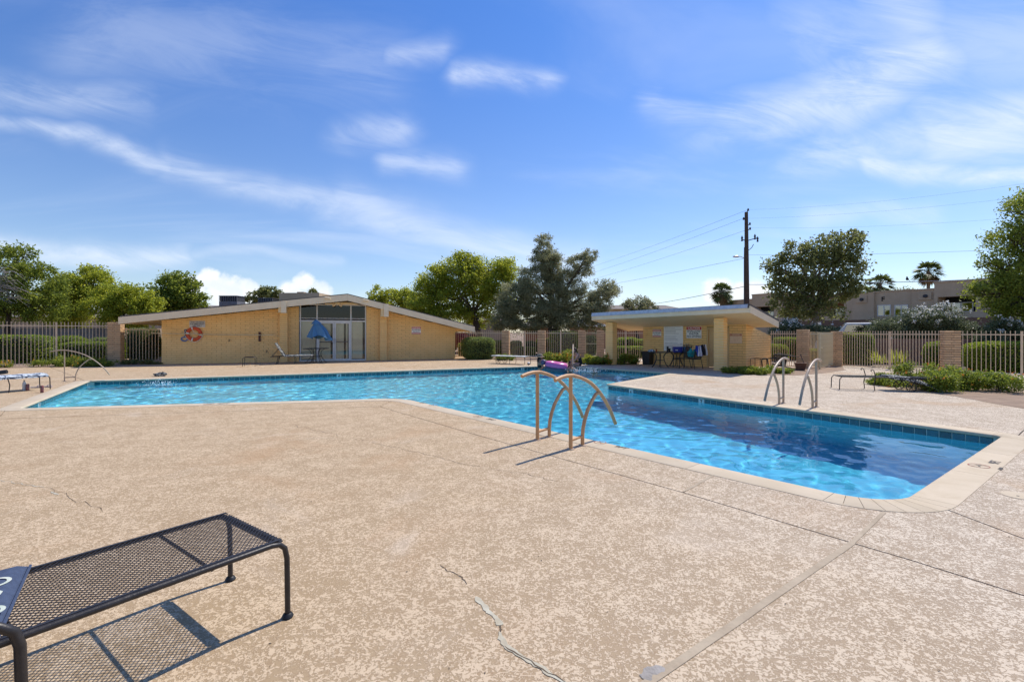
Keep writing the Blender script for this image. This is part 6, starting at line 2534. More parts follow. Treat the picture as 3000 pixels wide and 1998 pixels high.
for a in ((1.0, -.14, .058, R(-50), 1.2, .0075, -1), (1.05, .145, .052, R(-40), 1.2, .007, -1), (1.17, -.22, .055, R(60), 1.2, .007, 1), (1.20, .03, .06, R(120), 1.2, .0075, 1), (1.28, .24, .05, R(20), 1.2, .007, -1)):
    m_ = MB()
    scroll(*a[:6], zc, m_, a[6])
    part(m_, 'scroll_print', M['cream_print'], cu, world=False)
for a in ((1.0, -.055, .08, R(75), .017), (1.04, .04, .06, R(60), .012), (1.14, .13, .085, R(200), .015), (1.12, -.04, .07, R(-60), .014), (1.24, -.12, .08, R(100), .014), (1.05, .25, .07, R(20), .013)):
    m_ = MB()
    leaf_shape(*a, zc, m_)
    part(m_, 'leaf_print', M['cream_print'], cu, world=False)
m_ = MB()
m_.tube([(.958 + .095 * (-1 + 2 * k / 12), (-.49 + .98 * k / 12) * (Wl + .02), ZS + .022) for k in range(13)], .006, 6)
part(m_, 'piping', M['navy_fabric'], cu, world=False)


def lounger(label, loc, rz, back=0.0, L=1.9, w=.56, zs=.36, cushion=None, cth=.045, wheels=True, scrolls=False, group='black steel loungers', drop=0.0, clabel=None, crange=(.0, 1.0), seat=1.25):
    """x runs from the foot end to the head; back = raised angle of the head section, drop = sag of it"""
    t = thing('steel_lounger', label, 'lounger', loc, rz, group)
    for s in (1, -1):
        y = s * w / 2
        m_ = MB()
        m_.tube([(0, y, .01), (.01, y, zs - .06), (.06, y, zs), (seat * .5, y, zs), (seat, y, zs), (seat + .1, y, zs - .01), (L * .93, y, zs - .03)], .012, 7)
        part(m_, 'side_rail', M['iron'], t, world=False, smooth=True)
        m_ = MB()
        top = zs + (.17 if scrolls else 0.0)
        pth = [(seat * .62 + .02, y * 1.05, 0), (seat * .62, y * 1.05, zs * .5), (seat * .62 + .04, y * 1.05, zs), (seat * .62, y * 1.05, top)]
        if scrolls:
            pth += [(seat * .62 - .04, y * 1.05, top + .03), (seat * .62 - .07, y * 1.05, top - .0), (seat * .62 - .045, y * 1.05, top - .025)]
        m_.tube(pth, .011, 7)
        part(m_, 'leg', M['iron'], t, world=False, smooth=True)
        if wheels:
            wx_ = L * .74
            wl = MB()
            R_ = .115
            wl.tube([(wx_ + R_ * math.cos(k * math.pi / 8), y * 1.12, R_ + R_ * math.sin(k * math.pi / 8)) for k in range(17)], .011, 6, cap=False)
            wo = part(wl, 'wheel', M['iron'], t, world=False, smooth=True)
            sp = MB()
            for k in range(3):
                a = k * math.pi / 3
                sp.tube([(wx_ - R_ * math.cos(a), y * 1.12, R_ - R_ * math.sin(a)), (wx_ + R_ * math.cos(a), y * 1.12, R_ + R_ * math.sin(a))], .006, 5)
            part(sp, 'spoke', M['iron'], wo, world=False)
            m_ = MB()
            m_.tube([(wx_, y * 1.08, R_), (wx_ - .22, y, zs)], .009, 6)
            m_.tube([(wx_, y * 1.08, R_), (wx_ + .12, y, zs - .02)], .009, 6)
            part(m_, 'wheel_strut', M['iron'], t, world=False)
        else:
            m_ = MB()
            m_.tube([(L * .8, y, 0), (L * .76, y, zs)], .011, 6)
            part(m_, 'leg', M['iron'], t, world=False)
    m_ = MB()
    m_.tube([(.05, -w / 2, zs), (.05, w / 2, zs)], .011, 6)
    part(m_, 'crossbar', M['iron'], t, world=False)
    m_ = MB()
    m_.tube([(seat, -w / 2, zs - .01), (seat, w / 2, zs - .01)], .009, 6)
    part(m_, 'crossbar', M['iron'], t, world=False)
    o = part(mesh_panel(.05, seat, w, zs, .045, .006), 'mesh_panel', M['iron'], t, world=False)
    o['kind'] = 'stuff'
    Lb = L - seat
    bk = mesh_panel(0, Lb, w, 0, .045, .006)
    for y in (-w / 2, w / 2):
        bk.tube([(0, y, 0), (Lb, y, 0)], .012, 6)
    bk.tube([(Lb, -w / 2, 0), (Lb, w / 2, 0)], .012, 6)
    T_ = Matrix.Translation((seat, 0, zs)) @ Matrix.Rotation(-back, 4, 'Y')
    part(xf(bk, T_), 'backrest', M['iron'], t, world=False)
    if back > .2:
        m_ = MB()
        for y in (-w / 2 + .03, w / 2 - .03):
            q = T_ @ Vector((Lb * .6, y, 0))
            m_.tube([q, (seat + Lb * .75, y, zs - .03)], .009, 6)
            m_.tube([(seat + .2, y, zs - .02), (seat + .34, y * 1.1, 0)], .009, 6)
        part(m_, 'back_prop', M['iron'], t, world=False)
    if cushion:
        c = thing('lounger_cushion', clabel, 'cushion', loc, rz, 'patterned lounger cushions')
        m_ = MB()
        nseg, ny = 26, 6
        g = random.Random(int(loc[0] * 37))
        for i in range(nseg + 1):
            s = crange[0] + (crange[1] - crange[0]) * i / nseg
            x = s * L
            for j in range(ny + 1):
                y = (-.5 + j / ny) * (w + .02)
                hh = cth * (1 - (2 * j / ny - 1) ** 6) + .012 * math.sin(i * 1.3 + j) * .4
                if x <= seat:
                    p = Vector((x, y, zs + .006 + hh))
                else:
                    dxx = x - seat
                    p = T_ @ Vector((dxx, y, .006 + hh))
                    if drop:
                        p.z -= drop * (dxx / Lb) ** 2
                m_.v.append(tuple(p))
        for i in range(nseg):
            for j in range(ny):
                a = i * (ny + 1) + j
                m_.f.append((a, a + ny + 1, a + ny + 2, a + 1))
        k = len(m_.v)
        m_.v += [(x, y, z - cth) for x, y, z in m_.v]
        for i in range(nseg):
            for j in range(ny):
                a = k + i * (ny + 1) + j
                m_.f.append((a, a + 1, a + ny + 2, a + ny + 1))
            for j, fl_ in ((0, 0), (ny, 1)):
                a, b = i * (ny + 1) + j, (i + 1) * (ny + 1) + j
                m_.f.append((a, k + a, k + b, b) if fl_ else (a, b, k + b, k + a))
        for i in (0, nseg):
            for j in range(ny):
                a = i * (ny + 1) + j
                m_.f.append((a, a + 1, k + a + 1, k + a))
        part(m_, 'cover', M[cushion], c, world=False, smooth=True)
    return t


def pattern_mat(name, dark, light, sc_, thr):
    m = mat(name, dark, dark, 5, .9, .3, 80)
    t = m.node_tree
    co = t.nodes.new('ShaderNodeTexCoord').outputs['Object']
    n = noise_of(t, co, sc_, 2, .5, 2.2).smooth(thr - .02, thr + .02)
    t.links.new(mixcol(t, n, dark, light), t.nodes['Principled BSDF'].inputs['Base Color'])
    return m


pattern_mat('pattern_black', (.03, .035, .04), (.50, .50, .45), 12, .54)
pattern_mat('pattern_blue', (.05, .07, .12), (.55, .60, .64), 8, .47)
pattern_mat('pattern_pale', (.42, .44, .42), (.55, .56, .54), 8, .5)
def face(p, q): return math.atan2(q[1] - p[1], q[0] - p[0])


lounger('black lounger at the left edge with drinks on the deck below it', (-12.28, 12.72, 0), math.atan2(-.90, -.43), 0, zs=.37, cushion='pattern_blue', wheels=False, clabel='blue and white patterned cushion on the left edge lounger', crange=(.02, .98))
tb = thing('tumbler', 'dark tumbler with handle lying on the blue patterned cushion', 'tumbler', (-12.75, 12.05, .47), R(20))
m_ = MB()
m_.tube([(-.13, 0, .0), (-.10, 0, .0), (.13, 0, .035)], [.04, .048, .05], 12)
part(m_, 'cup', M['black_plastic'], tb, world=False, smooth=True)
m_ = MB()
m_.tube([(-.08, -.04, .0), (-.16, -.06, -.02), (-.24, -.05, -.01), (-.2, -.03, .02), (-.12, -.03, .03)], .01, 6)
part(m_, 'handle', M['black_plastic'], tb, world=False, smooth=True)
p_ = G(71, 1145)
bt = thing('water_bottle', 'clear plastic bottle standing under the left edge lounger', 'bottle', p_)
m_ = MB()
m_.lathe([(.03, 0), (.038, .01), (.037, .09), (.034, .11), (.038, .13), (.036, .19), (.015, .235), (.013, .25)], (0, 0, 0), 14)
part(m_, 'body', M['clear_bottle'], bt, world=False, smooth=True)
m_ = MB()
m_.lathe([(.016, .25), (.016, .27)], (0, 0, 0), 12)
part(m_, 'cap', M['black_plastic'], bt, world=False)
for px, py, lb in ((81, 1145, 'tall dark can beside the clear bottle under the lounger'), (123, 1150.5, 'tall red and white can standing in front of the sandals')):
    t = thing('drink_can', lb, 'can', G(px, py), 0, 'drink cans under the left lounger')
    m_ = MB()
    m_.lathe([(.03, 0), (.034, .01), (.034, .16), (.027, .175)], (0, 0, 0), 14)
    part(m_, 'body', M['can_red'], t, world=False, smooth=True)
    m_ = MB()
    m_.lathe([(.027, .175), (.024, .171), (0, .171)], (0, 0, 0), 14, cap=False)
    part(m_, 'lid', M['galvanised'], t, world=False)


def sandal(label, loc, rz, m='grey_sandal', group='sandals by the pool'):
    t = thing('sandal', label, 'sandal', loc, rz, group)
    m_ = MB()
    pts = [(-.13, -.03), (-.10, -.042), (0, -.036), (.09, -.05), (.13, -.035), (.14, 0), (.12, .04), (.06, .045), (-.05, .035), (-.12, .032)]
    m_.poly(pts, .028, .0)
    part(m_, 'sole', M[m], t, world=False)
    m_ = MB()
    m_.tube([(.04, -.045, .02), (.05, -.03, .06), (.06, 0, .07), (.05, .03, .06), (.04, .045, .02)], .014, 6)
    part(m_, 'strap', M[m], t, world=False)


sandal('pale sandal lying under the foot of the left edge lounger', G(108, 1136), R(10))
sandal('pale sandal just right of the lounger foot', G(140, 1134), R(-15))
g = random.Random(8)
t = thing('crumpled_towel', 'crumpled black cloth on the deck at the far pool edge, left of the lounger', 'towel', G(472, 1102))
m_ = MB()
m_.ball((0, 0, .05), (.20, .14, .07), 16, 8)
m_.v = [(x * (1 + .5 * noise.noise(Vector((x * 9, y * 9, z * 9)))) + .12 * noise.noise(Vector((z * 20, x * 5, 1))), y * (1 + .5 * noise.noise(Vector((y * 8, z * 9, x * 9)))), max(.002, z * (1 + .9 * noise.noise(Vector((x * 14, y * 14, 3)))))) for x, y, z in m_.v]
part(m_, 'cloth', M['pattern_black'], t, world=False)

wl_a = cw.ang
lounger('black lounger with raised back against the clubhouse wall', (-9.40, 22.9, 0), wl_a + math.pi, back=R(58), zs=.38, cushion='pattern_black', clabel='black and white patterned cushion on the raised back lounger', wheels=False, L=1.95, seat=1.25)
lounger('black wheeled lounger lying flat in front of the far fence', (.72, 22.2, 0), math.atan2(.72, -1.25), zs=.36, cushion='pattern_pale', cth=.02, clabel='pale thin cushion on the flat wheeled lounger', crange=(.0, .95))
lounger('black wheeled lounger with curled arms beside the lantana', (8.50, 12.72, 0), math.atan2(-.22, .98), zs=.34, cushion='pattern_black', drop=.26, scrolls=True, clabel='patterned cushion slipping off the head of the lantana lounger', crange=(.52, 1.12), L=2.15, w=.5, seat=1.25)


# ------------------------------------------------------------------ tables, umbrella, chairs
def patio_table(label, loc, r, h, group='round black patio tables'):
    t = thing('patio_table', label, 'table', loc, 0, group)
    m_ = MB()
    m_.lathe([(r - .03, -.012), (r, -.012), (r + .004, 0), (r, .012), (r - .02, .012)], (0, 0, h), 28)
    part(m_, 'table_top', M['iron'], t, world=False)
    for k in range(6):
        a = k * math.pi / 3 + .3
        c, s = math.cos(a), math.sin(a)
        m_ = MB()
        m_.tube([(c * q, s * q, z) for q, z in ((r * .82, .0), (r * .62, .10), (r * .42, .28), (r * .36, .42), (r * .40, h * .8), (r * .60, h - .03), (r * .75, h - .015))], .013, 7)
        part(m_, 'leg', M['iron'], t, world=False, smooth=True)
    m_ = MB()
    m_.tube([(r * .40 * math.cos(k * .449), r * .40 * math.sin(k * .449), .30) for k in range(15)], .011, 6, cap=False)
    part(m_, 'ring', M['iron'], t, world=False)
    return t


tl = Vector((-9.52, 23.5, 0))
patio_table('round black patio table under the folded blue umbrella', tl, .60, .69)
um = thing('folded_umbrella', 'folded blue patio umbrella standing through the round table by the glass doors', 'umbrella', tl)
m_ = MB()
m_.tube([(0, 0, .0), (0, 0, 1.3), (.02, 0, 2.02)], .02, 10)
part(m_, 'pole', M['iron'], um, world=False)
m_ = MB()
n = 48
rows = [(2.06, .02), (1.98, .10), (1.90, .15), (1.80, .22), (1.65, .30), (1.5, .37), (1.35, .45), (1.24, .52)]
for z, r in rows:
    for j in range(n):
        a = 2 * math.pi * j / n
        fold = 1 + .30 * math.sin(a * 6) * min(1, (2.06 - z) / .4) + .1 * math.sin(a * 11 + z * 6)
        k = r * fold
        lean = (2.05 - z) * .16
        zz_ = z - (.10 * math.cos(a * 3 + .5) if z < 1.3 else 0) - max(0, math.cos(a)) * (.08 if z < 1.4 else 0)
        m_.v.append((k * math.cos(a) * (1.05 if math.cos(a) > 0 else .78) + lean, k * math.sin(a) * .7, zz_))
for i in range(len(rows) - 1):
    for j in range(n):
        j2 = (j + 1) % n
        m_.f.append((i * n + j, (i + 1) * n + j, (i + 1) * n + j2, i * n + j2))
part(m_, 'canopy', M['blue_canvas'], um, world=False, smooth=True)
m_ = MB()
for z, r in ((2.075, .03), (2.0, .13), (1.9, .20), (1.86, .23)):
    for j in range(32):
        a = 2 * math.pi * j / 32
        m_.v.append((r * (1 + .12 * math.sin(a * 6)) * math.cos(a) + (2.05 - z) * .16, r * .75 * (1 + .12 * math.sin(a * 6)) * math.sin(a), z + .006))
for i in range(3):
    for j in range(32):
        j2 = (j + 1) % 32
        m_.f.append((i * 32 + j, (i + 1) * 32 + j, (i + 1) * 32 + j2, i * 32 + j2))
part(m_, 'vent_flap', M['blue_canvas'], um, world=False, smooth=True)
for s in (-1, 1):
    m_ = MB()
    m_.tube([(.1, s * .05, 2.0), (.45 * s + .2, s * .12, 1.22)], .009, 5)
    part(m_, 'rib', M['iron'], um, world=False)


def ottoman(label, loc, rz, w=.48, d=.45, h=.40, panel=True, group='small steel side tables'):
    t = thing('side_table', label, 'side table', loc, rz, group)
    for s in (-1, 1):
        m_ = MB()
        m_.tube([(-w / 2, s * d / 2, 0), (-w / 2, s * d / 2, h - .05), (-w / 2 + .05, s * d / 2, h), (w / 2 - .05, s * d / 2, h), (w / 2, s * d / 2, h - .05), (w / 2, s * d / 2, 0)], .011, 7)
        part(m_, 'leg_frame', M['iron'], t, world=False, smooth=True)
    for x in (-w / 2 + .05, w / 2 - .05):
        m_ = MB()
        m_.tube([(x, -d / 2, h), (x, d / 2, h)], .010, 6)
        part(m_, 'crossbar', M['iron'], t, world=False)
    if panel:
        o = part(mesh_panel(-w / 2 + .03, w / 2 - .03, d, h, .035, .005), 'mesh_panel', M['iron'], t, world=False)
        o['kind'] = 'stuff'
    return t


ottoman('bare wire side table on the deck before the clubhouse', G(732, 1073), cw.ang, panel=False)
t1 = pw.at(0)
tab1 = Vector((434 / F * 20.4, 20.4, 0))
patio_table('round black patio table with cups on the pool house porch', tab1, .47, .64)
tab2 = Vector((482 / F * 21.2, 21.2, 0))
patio_table('round black patio table under the blue cooler on the porch', tab2, .42, .60)


def cup(label, loc, r, h, m, cat='cup'):
    t = thing('cup', label, cat, loc, 0, 'cups on the porch table')
    m_ = MB()
    m_.lathe([(r * .8, 0), (r, h), (r * .9, h), (r * .72, .01)], (0, 0, 0), 14, cap=True)
    part(m_, 'body', M[m], t, world=False, smooth=True)
    m_ = MB()
    m_.lathe([(r * 1.05, h), (r * 1.05, h + .015), (r * .3, h + .02)], (0, 0, 0), 14)
    part(m_, 'lid', M['black_plastic'], t, world=False)


tz = .655
cup('tall black tumbler on the porch table', tab1 + Vector((.30, -.05, tz)), .045, .21, 'black_plastic')
cup('shorter black cup right of the tall black tumbler', tab1 + Vector((.40, 0, tz)), .045, .13, 'black_plastic')
cup('small orange cup on the left side of the porch table', tab1 + Vector((-.14, .05, tz)), .03, .10, 'orange_ring')


def cloth_heap(name, label, loc, size, m, seed, cat='towel', amp=.5):
    t = thing(name, label, cat, loc)
    b = MB()
    b.ball((0, 0, size[2]), size, 20, 10)
    b.v = [(x * (1 + amp * noise.noise(Vector((x * 7, y * 7, z * 7 + seed)))), y * (1 + amp * noise.noise(Vector((y * 6, z * 7, x * 7 + seed)))), max(.0, z * (1 + amp * noise.noise(Vector((x * 11, y * 11, seed)))))) for x, y, z in b.v]
    part(b, 'cloth', M[m], t, world=False, smooth=True)
    return t


cloth_heap('folded_cloth', 'blue and white cloth heaped on the left of the porch table', tab1 + Vector((-.38, -.05, tz)), (.17, .15, .045), 'pattern_blue', 3)
ck = thing('cooler', 'blue hard cooler with white lid on the second porch table', 'cooler', tab2 + Vector((.02, -.05, .612)), R(-8))
m_ = MB()
m_.hexa([(-.18, -.14, 0), (.18, -.14, 0), (.18, .14, 0), (-.18, .14, 0), (-.195, -.15, .24), (.195, -.15, .24), (.195, .15, .24), (-.195, .15, .24)])
part(m_, 'body', M['cooler_blue'], ck, world=False)
m_ = MB()
m_.hexa([(-.20, -.155, .242), (.20, -.155, .242), (.20, .155, .242), (-.20, .155, .242), (-.17, -.12, .315), (.17, -.12, .315), (.17, .12, .315), (-.17, .12, .315)])
part(m_, 'lid', M['cooler_white'], ck, world=False)
m_ = MB()
m_.tube([(-.20, 0, .20), (-.22, 0, .25), (-.2, 0, .33), (.2, 0, .33), (.22, 0, .25), (.20, 0, .20)], .012, 6)
part(m_, 'handle', M['cooler_white'], ck, world=False)
m_ = MB()
m_.box((-.06, -.150, .09), (.10, .004, .045))
part(m_, 'label', M['cooler_white'], ck, world=False)


def chair(label, loc, rz, m='black_plastic', tilt=None, group='black patio chairs'):
    t = thing('patio_chair', label, 'chair', loc, rz, group)
    if tilt:
        t.rotation_euler = (tilt[0], tilt[1], rz)
    m_ = MB()
    m_.hexa([(-.22, -.22, .40), (.22, -.22, .40), (.22, .22, .38), (-.22, .22, .38), (-.22, -.22, .425), (.22, -.22, .425), (.22, .22, .405), (-.22, .22, .405)])
    part(m_, 'seat', M[m], t, world=False)
    for s in (-1, 1):
        m_ = MB()
        m_.tube([(s * .25, -.24, 0), (s * .235, -.21, .40), (s * .25, -.2, .58), (s * .25, -.16, .62), (s * .25, .22, .62)], .013, 7)
        part(m_, 'leg', M['iron'], t, world=False, smooth=True)
        m_ = MB()
        m_.tube([(s * .25, .30, 0), (s * .23, .22, .38), (s * .225, .27, .70), (s * .215, .36, .92)], .013, 7)
        part(m_, 'leg', M['iron'], t, world=False, smooth=True)
    for k in range(6):
        x = -.18 + k * .072
        m_ = MB()
        m_.bar((x, .225, .42), (x, .345, .90), .045, .010, up=(0, 1, 0))
        part(m_, 'slat', M[m], t, world=False)
    m_ = MB()
    m_.tube([(-.215, .36, .92), (-.1, .37, .945), (.1, .37, .945), (.215, .36, .92)], .014, 7)
    part(m_, 'back_rail', M['iron'], t, world=False, smooth=True)
    return t


c1 = Vector((7.06, 20.05, 0))
c2 = Vector((7.38, 19.75, 0))
chair('black patio chair side on between the cooler and the towelled chair', c1 + Vector((-.02, .05, 0)), R(-80))
chair('black patio chair with striped towels hung over its back', c2, R(-150))
# towels over the back rail of the second chair
bx = Matrix.Rotation(R(-150), 4, 'Z')


def drape(label, x0, x1, m, l0, l1, name='striped_towel', dz=0.0, stripes=()):
    t = thing(name, label, 'towel', c2, R(-150), 'towels over the porch chair')
    strips = stripes or ((x0, x1, m),)
    for a, b, mm in strips:
        b_ = MB()
        n = 12
        for i in range(n + 1):
            s = i / n
            # front side length l0 hangs inside, l1 hangs outside
            q = -l0 + (l0 + l1) * s
            for xx in (a, (a + b) / 2, b):
                y = .37 + (.02 + dz if q > 0 else -.02 - dz) + (.05 * min(1, abs(q) / .3) if q > 0 else -.08 * abs(q))
                z = .965 + dz - abs(q) + (.02 if abs(q) < .02 else 0)
                b_.v.append((xx * (1 + .18 * max(0, q)) + .015 * math.sin(q * 9 + xx * 20), y + .02 * math.sin(xx * 40 + q * 5), z))
        for i in range(n):
            for j in range(2):
                k = i * 3 + j
                b_.f.append((k, k + 1, k + 4, k + 3))
        k = len(b_.v)
        part(b_, 'stripe' if stripes else 'cloth', M[mm], t, world=False, smooth=True)


st_ = []
for k in range(5):
    a = -.05 + k * .062
    st_.append((a, a + .062, 'towel_white' if k % 2 else 'towel_blue'))
drape('blue and white striped towel over the chair back', 0, 0, 'towel_blue', .25, .44, stripes=tuple(st_))
drape('black and white towel over the chair back beside the striped one', -.30, -.05, 'towel_black', .2, .42, name='black_towel', dz=.008, stripes=((-.30, -.25, 'towel_white'), (-.25, -.21, 'towel_black'), (-.21, -.18, 'towel_white'), (-.18, -.052, 'towel_black')))
def bag(label, loc, rz, s, m):
    t = thing('tote_bag', label, 'bag', loc, rz, 'bags on the porch')
    b = MB()
    b.hexa([(-.15 * s, -.09 * s, 0), (.15 * s, -.09 * s, 0), (.15 * s, .09 * s, 0), (-.15 * s, .09 * s, 0), (-.2 * s, -.07 * s, .3 * s), (.2 * s, -.07 * s, .33 * s), (.2 * s, .09 * s, .33 * s), (-.2 * s, .09 * s, .3 * s)])
    part(b, 'body', M[m], t, world=False)
    for y in (-.07, .09):
        b = MB()
        b.tube([(-.1 * s, y * s, .3 * s), (-.06 * s, y * s, .45 * s), (.06 * s, y * s, .47 * s), (.1 * s, y * s, .31 * s)], .012 * s, 6)
        part(b, 'handle', M[m], t, world=False)


bag('blue cloth bag on the porch table beside the cooler', tab2 + Vector((.40, -.12, .612)), R(20), .75, 'blue_cloth')
cloth_heap('folded_cloth', 'teal towel heap piled behind the striped towel', c2 + Vector((.02, .18, .43)), (.17, .14, .17), 'teal_cloth', 9)
bag('dark bag slumped on the porch table right of the cooler', tab2 + Vector((.30, .15, .612)), R(-30), .8, 'black_plastic')
cup('orange bottle between the cooler and the chair', tab2 + Vector((.36, -.30, .60)), .03, .2, 'orange_ring', 'bottle')
# trash bin
p_ = G(1898, 1068)
bn = thing('waste_bin', 'black square waste bin at the left corner of the porch', 'bin', p_ + Vector((.0, .0, 0)), pw.ang)
m_ = MB()
m_.hexa([(-.17, -.17, 0), (.17, -.17, 0), (.17, .17, 0), (-.17, .17, 0), (-.20, -.20, .58), (.20, -.20, .58), (.20, .20, .58), (-.20, .20, .58)])
part(m_, 'body', M['black_plastic'], bn, world=False)
m_ = MB()
for a in ((-.2, -.215, .42, .03), (-.2, .2, .42, .03)):
    m_.box((0, a[1], .585), (.44, .03, .035))
for x in (-.215, .215):
    m_.box((x, 0, .585), (.03, .40, .035))
part(m_, 'rim', M['black_plastic'], bn, world=False)
# upturned furniture by the gate
ottoman('small black side table against the pool house side wall', G(2222, 1081), R(40), h=.42, w=.42)
ottoman('second small black side table right of the first by the wall', G(2252, 1079), R(30), h=.40, w=.45)
chair('black chair lying on its back near the cream gate', G(2285, 1086) + Vector((0, 0, .28)), R(60), tilt=(R(-95), 0))
chair('black chair tipped on its side against the gate pillar', G(2328, 1082) + Vector((0, 0, .28)), R(150), tilt=(R(-20), R(80)))
ot = thing('fire_bowl', 'rusty brown square planter bowl at the foot of the gate pillar', 'planter', G(2345, 1085), R(-30))
m_ = MB()
m_.hexa([(-.14, -.14, 0), (.14, -.14, 0), (.14, .14, 0), (-.14, .14, 0), (-.2, -.2, .27), (.2, -.2, .27), (.2, .2, .27), (-.2, .2, .27)])
part(m_, 'bowl', M['rust_pot'], ot, world=False)
m_ = MB()
m_.box((0, 0, .282), (.44, .44, .02))
part(m_, 'rim', M['rust_pot'], ot, world=False)
m_ = MB()
m_.tube([(.12, -.1, .28), (.0, -.02, .62)], .012, 6)
part(m_, 'stick', M['iron'], ot, world=False)
t = thing('beach_ball', 'small pale ball on the deck right of the flat wheeled lounger', 'ball', G(1549, 1070))
m_ = MB()
m_.ball((0, 0, .07), .07, 14, 10)
part(m_, 'skin', M['sign_white'], t, world=False, smooth='all')
m_ = MB()
m_.lathe([(.0713, .045), (.0722, .07), (.0713, .095)], (0, 0, 0), 14, cap=False)
part(m_, 'band', M['rust_pot'], t, world=False)


# ------------------------------------------------------------------ people and the raft
def skin_body(name, J, E, m, parent, sub=2):
    """J: name -> (x, y, z, radius); E: pairs; grown with a Skin modifier into one surface"""
    ks = list(J)
    me = bpy.data.meshes.new(name)
    me.from_pydata([J[k][:3] for k in ks], [(ks.index(a), ks.index(b)) for a, b in E], [])
    o = bpy.data.objects.new(name, me)
    COL.objects.link(o)
    md = o.modifiers.new('skin', 'SKIN')
    md.use_smooth_shade = True
    for i, k in enumerate(ks):
        r = J[k][3]
        me.skin_vertices[0].data[i].radius = (r, r) if not isinstance(r, tuple) else r
        me.skin_vertices[0].data[i].use_root = (i == 0)
    s_ = o.modifiers.new('sub', 'SUBSURF')
    s_.levels = s_.render_levels = sub
    dg = bpy.context.evaluated_depsgraph_get()
    m2 = bpy.data.meshes.new_from_object(o.evaluated_get(dg))
    bpy.data.objects.remove(o)
    m2.materials.clear()
    m2.materials.append(m)
    m2.polygons.foreach_set('use_smooth', [True] * len(m2.polygons))
    r_ = link(name, m2, parent, False)
    return r_


def head(parent, c, fwd, skin, hair, r=.098, long=False):
    """face looks along fwd"""
    f = Vector((fwd[0], fwd[1], 0)).normalized()
    z = Vector((0, 0, 1))
    s = f.cross(z)
    c = Vector(c)
    m_ = MB()
    m_.ball((0, 0, 0), 1.0, 16, 12)
    vs = []
    for x, y, zz_ in m_.v:
        jaw = 1 - .22 * max(0, -zz_)
        p = c + s * x * r * .80 * jaw + f * y * r * .95 * jaw + z * zz_ * r * 1.2
        vs.append(p)
    m_.v = [tuple(p) for p in vs]
    m_.ball(c + f * r * .98 - z * r * .1, (r * .14, r * .14, r * .2), 8, 6)       # nose
    for q in (-1, 1):
        m_.ball(c + s * q * r * .82 - z * r * .05, (r * .14, r * .14, r * .26), 8, 6)   # ears
    h = part(m_, 'head', M[skin], parent, smooth='all', world=False)
    e_ = MB()
    for q in (-1, 1):
        e_.ball(c + f * r * .87 + s * q * r * .32 + z * r * .05, r * .10, 6, 4)
    part(e_, 'eyes', M['dark_hair'], h, world=False)
    mo = MB()
    mo.ball(c + f * r * .84 - z * r * .52, (r * .22, r * .12, r * .06), 8, 4)
    part(mo, 'mouth', M['faded_red'], h, world=False)
    hm = MB()
    hm.ball((0, 0, 0), 1.0, 16, 12)
    vs = []
    for x, y, zz_ in hm.v:
        k = 1.10 if (y < .35 or zz_ > .55) and zz_ > -.55 else .86
        vs.append(tuple(c + s * x * r * .82 * k + f * y * r * .95 * k + z * (zz_ * r * 1.2 * k + r * .03)))
    hm.v = vs
    if long:
        hm.tube([c - f * r * .6, c - f * r * .95 - z * r * 1.4, c - f * r * .8 - z * r * 2.4], [r * .6, r * .55, r * .25], 8)
    part(hm, 'hair', M[hair], h, smooth='all', world=False)
    return h


def hand(parent, wrist, d, up, skin, s=.17):
    """palm with four curled fingers and a thumb"""
    w = Vector(wrist)
    d = Vector(d).normalized()
    up = Vector(up)
    sd_ = d.cross(up).normalized()
    up = sd_.cross(d)
    m_ = MB()
    m_.bar(w, w + d * s * .5, s * .42, s * .16, up=up)
    for k, L_ in enumerate((.42, .48, .45, .36)):
        b = w + d * s * .5 + sd_ * s * (.15 - .1 * k)
        m_.tube([b - d * s * .05, b + d * s * L_ * .5, b + d * s * L_ * .9 - up * s * .12], [s * .048, s * .044, s * .034], 5)
    b = w + d * s * .15 + sd_ * s * .2
    m_.tube([b, b + d * s * .2 + sd_ * s * .12, b + d * s * .4 + sd_ * s * .1], [s * .055, s * .05, s * .038], 5)
    part(m_, 'hand', M[skin], parent, world=False, smooth='all')


def person(label, loc, rz, J, E, skin, hair, hc, fwd=(0, 1), suit=None, long=False, hr_=.098, hands=()):
    t = thing('person', label, 'person', loc, rz, 'people at the pool')
    b = skin_body('body', J, E, M[skin], t)
    if suit:
        me = b.data
        me.materials.append(M['black_swimwear'])
        for p in me.polygons:
            c = p.center
            if suit(c):
                p.material_index = 1
    head(t, hc, fwd, skin, hair, hr_, long)
    for w_, d_ in hands:
        hand(t, w_, d_, (0, 0, 1), skin)
    return t


E_ = [('pelvis', 'waist'), ('waist', 'chest'), ('chest', 'neck'), ('neck', 'crown'), ('chest', 'sl'), ('sl', 'el'), ('el', 'wl'), ('chest', 'sr'), ('sr', 'er'), ('er', 'wr'),
      ('pelvis', 'hl'), ('hl', 'kl'), ('kl', 'al'), ('al', 'tl'), ('pelvis', 'hr'), ('hr', 'kr'), ('kr', 'ar'), ('ar', 'tr')]


